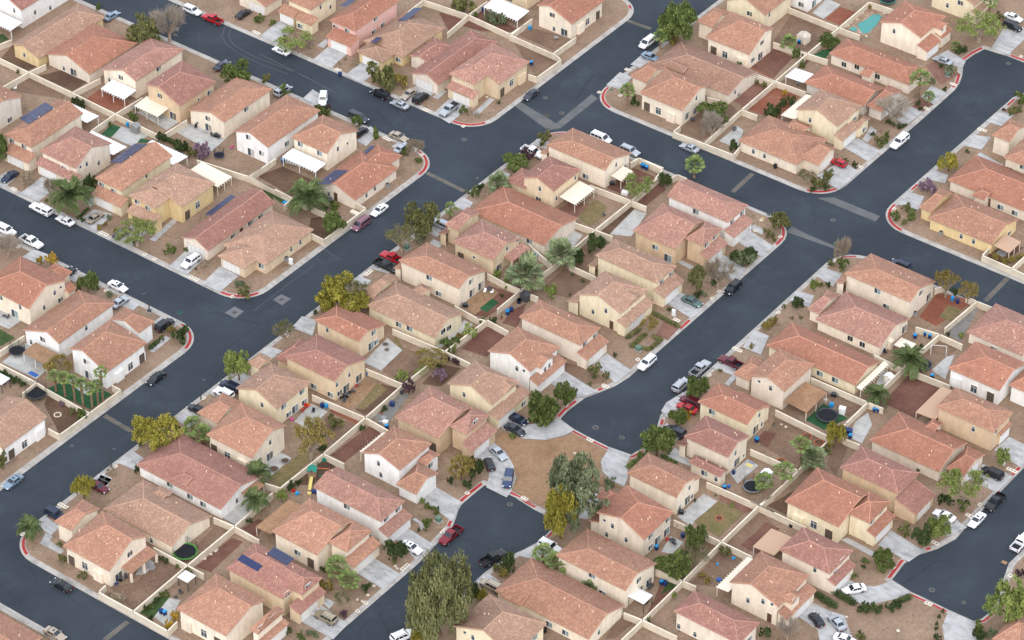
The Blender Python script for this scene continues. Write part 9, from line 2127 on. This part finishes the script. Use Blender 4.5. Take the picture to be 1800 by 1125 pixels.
for i, (kind, x0, y0, x1, y1, wd, h, label) in enumerate(HEDGES):
  # a clipped hedge: leaves packed through a long box
  rnd = np.random.default_rng(i+77); L = math.dist((x0,y0),(x1,y1)); n = int(L*460); a = math.atan2(y1-y0, x1-x0)
  kx = np.linspace(.3, L-.3, max(2, int(L/.5))); C = [(x, rnd.normal()*.06, h*.5+rnd.normal()*.05) for x in kx]
  q, f, uv = leafcloud(rnd, C, np.full(len(C), wd*.62), n, .12); q[:, 2] = np.clip(q[:, 2]*h/(wd*1.3), 0, h*1.05)
  link('hedge', npmesh('hedge', q, f, uv, LEAF[kind]), None, (x0, y0, KERB_Z), a, label=label, category='hedge', group='clipped hedges')
# palms: each frond is a part
def frond_mesh(kind):
  rnd = np.random.default_rng(5); mb = MB()
  if kind == 'date':
    pts = [Vector((s*1.0, 0, .42*math.sin(s*2.3)-0.34*s*s)) for s in np.linspace(0, 1, 9)]
    for a, b in zip(pts, pts[1:]): mb.tube(a, b, .012, .01, 3, cap=False)
    for i in range(60):
      s = .12+.88*i/60; k = min(7, int(s*8)); p = pts[k].lerp(pts[k+1], s*8-k)
      L = .17*(1-.6*abs(s-.4)); w = .016
      for sg in (-1, 1):
        tip = p+Vector((.12, sg*L, -.04+.06*rnd.random())); mb.add([p+Vector((-w,0,0)), p+Vector((w,0,0)), tip+Vector((w*.6,0,0)), tip+Vector((-w*.6,0,0))], [(0,1,2,3)])
  else:       # fan leaf on a stalk
    mb.tube((0,0,0), (.66,0,.2), .012, .01, 3, cap=False); c = Vector((.64,0,.19))
    for i in range(17):
      a = -1.9+3.8*i/16; L = .36*(1-.12*abs(a)); d = Vector((math.cos(a)*.94, math.sin(a), -.10-.12*rnd.random())); s = Vector((-math.sin(a), math.cos(a), 0))*.03
      mb.add([c, c+d*L*.55-s, c+d*L, c+d*L*.55+s], [(0,1,2,3)])
  n = len(mb.f); me = mb.mesh('frond', LEAF['datepalm' if kind == 'date' else 'palm'])
  l = me.uv_layers.new(name='uv'); uvx = np.repeat(np.clip(rnd.random(n), 0, 1), [len(f) for f in mb.f]); l.data.foreach_set('uv', np.stack([uvx, uvx], 1).astype(np.float32).ravel())
  return me
FROND = {'date': frond_mesh('date'), 'fan': frond_mesh('fan')}
def palm(kind, x, y, h, rad, label, i, grey):
  t = thing('palm_tree', label, 'palm tree', (x, y, KERB_Z), i*1.3, 'palm trees'); rnd = random.Random(i+9)
  tr = MB(); r = .30 if kind == 'date' else .24
  prof = [(r*1.25, -.1), (r*1.05, .3)]
  n = max(2, int(h/.35))
  for k in range(n): z = .3+(h-.3)*k/n; prof += [(r*.92, z), (r*1.04, z+.12)]
  prof += [(r*1.2, h-.1), (r*.7, h+.2)]
  tr.lathe(prof, n=9); tr.build('trunk', M['palmbark'], t, smooth=True)
  if h > 2.2 and kind == 'fan':
    th = MB()
    for k in range(26):
      a = rnd.random()*6.28; rr = .34; z = h-.1-rnd.random()*min(1.0, h*.3); d = Vector((math.cos(a), math.sin(a), 0)); s = Vector((-math.sin(a), math.cos(a), 0))*.12
      p = d*.18+Vector((0,0,z)); q = d*(rr+.15*rnd.random())+Vector((0,0,z-.5)); th.add([p-s*.4, p+s*.4, q+s, q-s], [(0,1,2,3)])
    th.build('dead_frond', LEAF['thatch'], t)
  nf = 46 if kind == 'date' else (84 if grey else 40)
  els = [(-.6+1.8*(j+.5)/nf) if not grey else (-.8+2.1*(j+.5)/nf) for j in range(nf)]; rnd.shuffle(els)
  for k in range(nf):
    o = link('frond', FROND[kind], t, (0, 0, h+.05)); el = els[k]; s = rad*(.85+.3*rnd.random())*(1.0 if not grey else .6+.5*rnd.random())
    o.rotation_euler = (rnd.uniform(-.3, .3), -el*(.75 if kind == 'date' else .95), k*2.399+rnd.uniform(-.2, .2)); o.scale = (s, s, s)
    if grey: o.material_slots[0].link = 'OBJECT'; o.material_slots[0].material = LEAF['fanpalm']
for i, a in enumerate(PALMS): palm(*a[:6], i, a[6])

# ------------------------------------------------------------------ weeds and pebbles on the bare yards
def yard_points(n, seed):
  rnd = np.random.default_rng(seed); P = np.stack([rnd.uniform(-150, 130, n*6), rnd.uniform(-128, 150, n*6)], 1)
  def inside(P, poly):
    r = np.zeros(len(P), bool); x, y = P[:, 0], P[:, 1]
    for (x0, y0), (x1, y1) in zip(poly, poly[1:]+poly[:1]):
      if y0 == y1: continue
      r ^= ((y0 > y) != (y1 > y)) & (x < (x1-x0)*(y-y0)/(y1-y0)+x0)
    return r
  ok = np.zeros(len(P), bool)
  for corners, walk, reds in ISLANDS:
    out = rounded(corners); a = sum(out[i-1][0]*out[i][1]-out[i][0]*out[i-1][1] for i in range(len(out)))
    if a < 0: out.reverse()
    ok |= inside(P, offset(out, 1.9))
  P = P[ok]; bad = np.zeros(len(P), bool)
  for name, mat, pts, *cut in PATCHES:
    if mat in ('concrete', 'patio', 'water', 'turf', 'red_paver', 'pink_slab'): bad |= inside(P, [tuple(p) for p in pts])
  for H in HOUSES:
    for b in H['B']:
      q = [b[1], b[2], b[3], b[7]] if b[0] == 'u' else [b[3], b[7], b[1], b[2]]
      x, y = P[:, 0]-H['o'][0], P[:, 1]-H['o'][1]; bad |= (x > q[0]) & (x < q[1]) & (y > q[2]) & (y < q[3])
  # patchy: keep where a coarse random field is high
  P = P[~bad]; g = rnd.random((60, 60)); k = g[(np.floor(P[:, 0]/6).astype(int)) % 60, (np.floor(P[:, 1]/6).astype(int)) % 60]
  return P[rnd.random(len(P)) < k**1.5][:n], rnd
P, rnd = yard_points(9000, 3); m = 9; n = len(P)
c = np.repeat(np.column_stack([P, np.full(n, KERB_Z+.08)]), m, 0); sz = np.repeat(.06+.16*rnd.random(n)**2, m)
q, f, uv = leafquads(rnd, c+rnd.normal(size=c.shape)*sz[:, None]*[1, 1, .3], rnd.normal(size=c.shape)+[0, 0, .3], .07, np.repeat(rnd.random(n), m)*.8+rnd.random(n*m)*.2)
q[:, 2] = np.maximum(q[:, 2], KERB_Z)
link('weeds', npmesh('weeds', q, f, uv, LEAF['weed']), kind='stuff')
P, rnd = yard_points(9000, 8); n = len(P); s = .04+.09*rnd.random(n)**2
o8 = np.array([(1,0,0),(0,1,0),(-1,0,0),(0,-1,0),(0,0,.8)]); v = (o8[None]*(s[:, None, None]*(.7+.6*rnd.random((n, 5, 1))))+np.column_stack([P, np.full(n, KERB_Z)])[:, None]).reshape(-1, 3)
b5 = np.arange(n)[:, None]*5; tri = np.concatenate([b5+np.array([[i, (i+1) % 4, 4]]) for i in range(4)])
link('pebbles', npmesh('pebbles', v, tri, None, M['stone']), kind='stuff')

# ------------------------------------------------------------------ street furniture and yard things
BOXES = {}
def item(kind, x, y, rz, label, extra):
  z = KERB_Z
  T = lambda name, cat, grp=None: thing(name, label, cat, (x, y, z), rz, grp)
  if kind == 'bin':
    t = T('wheelie_bin', 'bin', 'wheelie bins'); c, lid = extra
    mb = MB(); b = [(-.24,-.27),(.24,-.27),(.24,.27),(-.24,.27)]; u = [(-.3,-.36),(.3,-.36),(.3,.36),(-.3,.36)]
    mb.add([(p[0],p[1],.06) for p in b]+[(p[0],p[1],1.02) for p in u], [(3,2,1,0),(0,1,5,4),(1,2,6,5),(2,3,7,6),(3,0,4,7)]); mb.build('bin_body', M[c], t)
    mb = MB(); mb.box(-.33,.33,-.4,.38,1.022,1.07); mb.box(-.24,.24,-.32,.3,1.07,1.1); mb.box(-.25,.25,.38,.44,1.0,1.04); mb.build('lid', M[lid], t)
    for s in (-1, 1):
      mb = MB(); mb.tube((s*.26,.3,.12),(s*.32,.3,.12),.12,.12,10); mb.build('wheel', M['tyre'], t)
  elif kind == 'lamp':
    t = T('street_lamp', 'street lamp', 'street lamps')
    mb = MB(); mb.cyl(0,0,0,.25,.2,.16,10); mb.build('base', M['pan'], t)
    mb = MB(); mb.cyl(0,0,.25,extra,.12,.08,8); mb.build('pole', M['darkgrey'], t)
    mb = MB(); mb.tube((0,0,extra-.1),(-.9,0,extra+.05),.035,.03,6); mb.build('arm', M['darkgrey'], t)
    mb = MB(); mb.box(-1.6,-.8,-.22,.22,extra-.02,extra+.14); o = mb.build('lamp_head', M['darkgrey'], t)
    mb = MB(); mb.box(-1.4,-.95,-.12,.12,extra-.05,extra-.022); mb.build('lens', M['plate'], o)
  elif kind == 'sign':
    t = T('street_sign', 'street sign', 'green street-name signs')
    mb = MB(); mb.cyl(0,0,0,2.9,.035,n=6); mb.build('post', M['steel'], t)
    mb = MB(); mb.box(-.5,.5,-.012,.012,2.55,2.78); mb.build('name_blade', M['green_sign'], t)
    mb = MB(); mb.box(-.012,.012,-.5,.5,2.8,3.03); mb.build('name_blade', M['green_sign'], t)
  elif kind == 'hydrant':
    t = T('fire_hydrant', 'hydrant')
    mb = MB(); mb.lathe([(.2,0),(.2,.06),(.13,.08),(.13,.5),(.16,.52),(.16,.56),(.12,.66),(.05,.74)], n=10); mb.build('barrel', M['yellow'], t)
    mb = MB(); mb.tube((-.24,0,.42),(.24,0,.42),.06,.06,8); mb.build('outlet', M['yellow'], t)
  elif kind == 'box':     # utility cabinet on a concrete pad
    t = T('utility_cabinet', 'utility box', 'utility cabinets'); w, d, h, m = extra
    mb = MB(); mb.box(-w*.75,w*.75,-d*.8,d*.8,-.02,.09); mb.build('pad', M['kerb'], t)
    mb = MB(); mb.box(-w/2,w/2,-d/2,d/2,.09,h); mb.add([(-w/2-.03,-d/2-.03,h),(w/2+.03,-d/2-.03,h),(w/2+.03,d/2+.03,h+.03),(-w/2-.03,d/2+.03,h+.03),(-w/2-.03,-d/2-.03,h+.06),(w/2+.03,-d/2-.03,h+.06),(w/2+.03,d/2+.03,h+.1),(-w/2-.03,d/2+.03,h+.1)], [(4,5,6,7),(0,1,5,4),(1,2,6,5),(2,3,7,6),(3,0,4,7)]); o = mb.build('cabinet', M[m], t)
    mb = MB(); mb.box(-w/2+.05,w/2-.05,-d/2-.02,-d/2-.003,.18,h-.08); mb.build('door', M[m], o)
  elif kind == 'meter':   # meter lids set in a pale concrete collar
    t = T('meter_box', 'meter box', 'utility meter boxes'); n, w = extra
    mb = MB(); mb.box(-w*.62*n,w*.62*n,-w*.7,w*.7,-.05,.055); mb.build('collar', M['cap'], t)
    for k in range(n):
      cx = (k-(n-1)/2)*w*1.15; mb = MB(); mb.box(cx-w*.38,cx+w*.38,-w*.3,w*.3,.055,.075); mb.build('lid', M['midgrey'], t)
  elif kind == 'tramp':   # trampoline with or without a net
    r, net, pad = extra; t = T('trampoline', 'trampoline', 'round trampolines')
    mb = MB(); n = 28; ring = lambda q, zz: [(q*math.cos(2*math.pi*k/n), q*math.sin(2*math.pi*k/n), zz) for k in range(n)]
    mb.poly(ring(r*.84,.78)); mb.build('jump_mat', M['mat'], t)
    mb = MB(); a, b = ring(r*.84,.8), ring(r,.8); mb.add(a+b, [(k, n+k, n+(k+1)%n, (k+1)%n) for k in range(n)]); mb.build('edge_pad', M[pad], t)
    for k in range(6):
      an = 2*math.pi*k/6; mb = MB(); mb.tube((r*.95*math.cos(an), r*.95*math.sin(an), 0), (r*.95*math.cos(an), r*.95*math.sin(an), .78), .03, .03, 5); mb.build('leg', M['steel'], t)
      if net:
        mb = MB(); mb.tube((r*.97*math.cos(an), r*.97*math.sin(an), .8), (r*.97*math.cos(an), r*.97*math.sin(an), 2.5), .035, .035, 5); mb.build('net_pole', M['black'], t)
    if net:
      mb = MB()
      for k in range(n*2):
        a0 = math.pi*k/n; p = Vector((r*.96*math.cos(a0), r*.96*math.sin(a0), 0)); mb.tube(p+Vector((0,0,.82)), p+Vector((0,0,2.4)), .008, .008, 3, cap=False)
      for zz in np.linspace(.9, 2.4, 9):
        q = ring(r*.96, zz)
        for k in range(n): mb.tube(q[k], q[(k+1)%n], .009, .009, 3, cap=False)
      mb.build('safety_net', M['black'], t)
  elif kind == 'gazebo':
    w, d, h, m = extra; t = T('gazebo', 'gazebo')
    mb = MB(); mb.add([(-w/2,-d/2,h),(w/2,-d/2,h),(w/2,d/2,h),(-w/2,d/2,h),(-w*.1,-d*.1,h+.7),(w*.1,-d*.1,h+.7),(w*.1,d*.1,h+.7),(-w*.1,d*.1,h+.7),(-w/2,-d/2,h-.2),(w/2,-d/2,h-.2),(w/2,d/2,h-.2),(-w/2,d/2,h-.2)],
      [(0,1,5,4),(1,2,6,5),(2,3,7,6),(3,0,4,7),(4,5,6,7),(0,8,9,1),(1,9,10,2),(2,10,11,3),(3,11,8,0)]); mb.build('canopy', M[m], t)
    for sx in (-1,1):
      for sy in (-1,1): mb = MB(); mb.box(sx*(w/2-.1)-.06,sx*(w/2-.1)+.06,sy*(d/2-.1)-.06,sy*(d/2-.1)+.06,0,h-.1); mb.build('post', M['darkgrey'], t)
  elif kind == 'shed':
    w, d, h, m, rm = extra; t = T('garden_shed', 'shed')
    mb = MB(); mb.box(-w/2,w/2,-d/2,d/2,0,h); mb.add([(-w/2,-d/2,h),(w/2,-d/2,h),(0,-d/2,h+.4),(-w/2,d/2,h),(w/2,d/2,h),(0,d/2,h+.4)], [(0,1,2),(5,4,3)]); mb.build('wall', M[m], t)
    mb = MB(); e = .12
    mb.prism([(-w/2-e,-d/2-e,h),(0,-d/2-e,h+.46),(0,d/2+e,h+.46),(-w/2-e,d/2+e,h)][::-1], .06); mb.prism([(w/2+e,-d/2-e,h),(w/2+e,d/2+e,h),(0,d/2+e,h+.46),(0,-d/2-e,h+.46)], .06); mb.build('roof', M[rm], t)
    mb = MB(); mb.box(-w*.25,w*.25,-d/2-.04,-d/2,0.05,h*.86); mb.build('door', M[rm], t)
  elif kind == 'table':   # round table with chairs
    m, nc = extra; t = T('patio_table', 'table', 'patio tables')
    mb = MB(); mb.cyl(0,0,.7,.75,.6,n=16); mb.build('table_top', M[m], t)
    mb = MB(); mb.cyl(0,0,0,.7,.05,n=6); mb.cyl(0,0,0,.04,.3,n=10); mb.build('pedestal', M['darkgrey'], t)
  elif kind == 'chair':
    t = T('patio_chair', 'chair', 'patio chairs'); m = M[extra]
    mb = MB(); mb.box(-.28,.28,-.28,.28,.4,.46); mb.build('seat', m, t)
    mb = MB(); mb.add([(-.28,.26,.46),(.28,.26,.46),(.28,.4,.98),(-.28,.4,.98),(-.28,.32,.46),(.28,.32,.46),(.28,.46,.98),(-.28,.46,.98)], [(0,1,2,3),(7,6,5,4),(3,2,6,7),(0,3,7,4),(1,5,6,2)]); mb.build('backrest', m, t)
    for sx in (-1,1):
      for sy in (-1,1): mb = MB(); mb.box(sx*.25-.025,sx*.25+.025,sy*.25-.025,sy*.25+.025,0,.4); mb.build('leg', m, t)
  elif kind == 'bbq':
    t = T('barbecue', 'barbecue', 'barbecues')
    mb = MB(); mb.box(-.5,.5,-.28,.28,.15,.85); mb.build('cart', M['black'], t)
    mb = MB(); mb.lathe([(.45,.85),(.44,.98),(.34,1.12),(.1,1.18)], n=12); mb.build('hood', M['darkgrey'], t)
    mb = MB(); mb.box(-.95,-.5,-.25,.25,.8,.84); mb.box(.5,.95,-.25,.25,.8,.84); mb.build('side_shelf', M['steel'], t)
  elif kind == 'ac':
    t = T('air_conditioner', 'air conditioner', 'air conditioner units')
    mb = MB(); mb.box(-.45,.45,-.45,.45,0,.08); mb.build('pad', M['kerb'], t)
    mb = MB(); mb.box(-.38,.38,-.38,.38,.08,.85)
    for k in range(6): mb.box(-.39,.39,-.39,.39,.16+k*.11,.19+k*.11)
    mb.build('casing', M['midgrey'], t)
    mb = MB(); mb.cyl(0,0,.85,.88,.3,n=14); mb.build('fan_guard', M['black'], t)
  elif kind == 'pot':
    t = T('plant_pot', 'pot', 'plant pots'); m = M[extra]
    mb = MB(); mb.lathe([(.16,0),(.26,.42),(.3,.45),(.26,.46),(.22,.38)], n=12); mb.build('pot', m, t)
    k = link('plant', shrub_mesh('green', 0), t, (0,0,.36)); k.scale = (.32,.32,.5)
  elif kind == 'spa':
    t = T('hot_tub', 'hot tub'); m = M[extra]
    mb = MB(); mb.box(-1,1,-1,1,0,.8); mb.build('shell', M['wood'], t)
    mb = MB(); mb.box(-1.05,1.05,-1.05,-.01,.805,.9); mb.box(-1.05,1.05,.01,1.05,.805,.9); mb.build('cover', m, t)
  elif kind == 'tray':    # flat thing on the ground (tarp, mat, board)
    w, d, m, h = extra; t = T('ground_mat', 'mat', 'mats and boards lying about'); mb = MB(); mb.box(-w/2,w/2,-d/2,d/2,.03,.03+h); mb.box(-w/2+.08,w/2-.08,-d/2+.08,d/2-.08,.03+h,.045+h); mb.build('sheet', M[m], t)
  elif kind == 'crate':
    w, d, h, m = extra; t = T('storage_box', 'box', 'boxes and bins in the yards'); mb = MB(); mb.box(-w/2,w/2,-d/2,d/2,0,h); mb.build('box_body', M[m], t)
    mb = MB(); mb.box(-w/2-.03,w/2+.03,-d/2-.03,d/2+.03,h+.002,h+.06); mb.build('lid', M[m], t)
  elif kind == 'ring':    # stone tree ring with soil
    r, m = extra; t = T('tree_ring', 'tree ring', 'tree rings'); n = 14
    for k in range(n):
      a = 2*math.pi*k/n; mb = MB(); mb.box(-.17*r,.17*r,-.1,.1,-.05,.2); mb.build('stone', M[m], t, loc=(r*math.cos(a), r*math.sin(a), 0), rz=a+math.pi/2)
    mb = MB(); mb.cyl(0,0,-.05,.08,r*.94,n=16); mb.build('soil', M['dark_soil'], t)
  elif kind == 'rock':
    t = None; r = extra; rnd = np.random.default_rng(int(abs(x*7+y*3))); mb = MB()
    mb.lathe([(r*(.8+.3*rnd.random()),-.05),(r*(.9+.3*rnd.random()),r*.3),(r*(.5+.3*rnd.random()),r*.7),(r*.15,r*.9)], n=7)
    o = mb.build('boulder', M['stone'], None, loc=(x, y, z), rz=rz, label=named(label), category='rock', group='landscape boulders')
  elif kind == 'slide':
    t = T('play_set', 'play set')
    for sx in (-1,1):
      for sy in (-1,1): mb = MB(); mb.box(sx*.7-.06,sx*.7+.06,sy*.7-.06,sy*.7+.06,0,2.6); mb.build('post', M['wood'], t)
    mb = MB(); mb.box(-.8,.8,-.8,.8,1.3,1.38); mb.build('deck', M['wood'], t)
    mb = MB(); mb.prism([(-.95,-.95,2.6),(0,-.95,3.2),(0,.95,3.2),(-.95,.95,2.6)][::-1],.05); mb.prism([(.95,-.95,2.6),(.95,.95,2.6),(0,.95,3.2),(0,-.95,3.2)],.05); mb.build('canopy', M['teal'], t)
    mb = MB(); mb.add([(-.3,-.8,1.4),(.3,-.8,1.4),(.3,-3.4,.2),(-.3,-3.4,.2),(-.3,-.8,1.34),(.3,-.8,1.34),(.3,-3.4,.14),(-.3,-3.4,.14)], [(0,3,2,1),(4,5,6,7),(0,1,5,4),(2,3,7,6)])
    for s in (-1,1): mb.add([(s*.3,-.8,1.4),(s*.3,-3.4,.2),(s*.3,-3.4,.4),(s*.3,-.8,1.62),(s*.34,-.8,1.4),(s*.34,-3.4,.2),(s*.34,-3.4,.4),(s*.34,-.8,1.62)], [(0,1,2,3),(7,6,5,4),(3,2,6,7)])
    mb.build('slide', M['yellow'], t)
    mb = MB(); mb.tube((.7,.7,2.5),(3.4,.7,2.5),.06,.06,6); mb.tube((3.4,.7,2.5),(3.6,.1,0),.06,.06,6); mb.tube((3.4,.7,2.5),(3.6,1.3,0),.06,.06,6); mb.build('swing_frame', M['orange'], t)
    for k in (1.5, 2.5):
      mb = MB(); mb.tube((k-.2,.7,2.5),(k-.2,.7,.55),.012,.012,3); mb.tube((k+.2,.7,2.5),(k+.2,.7,.55),.012,.012,3); mb.box(k-.24,k+.24,.55,.85,.5,.55); mb.build('swing', M['teal'], t)
  elif kind == 'ashape':  # bare swing frame
    t = T('swing_frame', 'swing frame')
    mb = MB(); mb.tube((-1.6,0,2.1),(1.6,0,2.1),.05,.05,6); mb.build('top_bar', M['white'], t)
    for sx in (-1.6,1.6):
      for sy in (-.8,.8): mb = MB(); mb.tube((sx,0,2.1),(sx,sy,0),.05,.05,6); mb.build('leg', M['white'], t)
  elif kind == 'dish':
    t = T('satellite_dish', 'satellite dish'); mb = MB(); mb.lathe([(.75,0),(.8,.06),(.7,.2),(.4,.12),(.05,.1)], n=16); mb.build('bowl', M['midgrey'], t)
  elif kind == 'umbrella':
    r, m = extra; t = T('parasol', 'parasol', 'patio parasols'); mb = MB(); mb.cyl(0,0,0,2.5,.03,n=6); mb.cyl(0,0,0,.1,.25,n=10); mb.build('pole', M['darkgrey'], t)
    mb = MB(); n = 8; vs = [(0,0,2.6)]+[(r*math.cos(2*math.pi*k/n), r*math.sin(2*math.pi*k/n), 2.05) for k in range(n)]; mb.add(vs, [(0,1+k,1+(k+1)%n) for k in range(n)]); mb.build('canopy', M[m], t)
for a in ITEMS: item(*a)
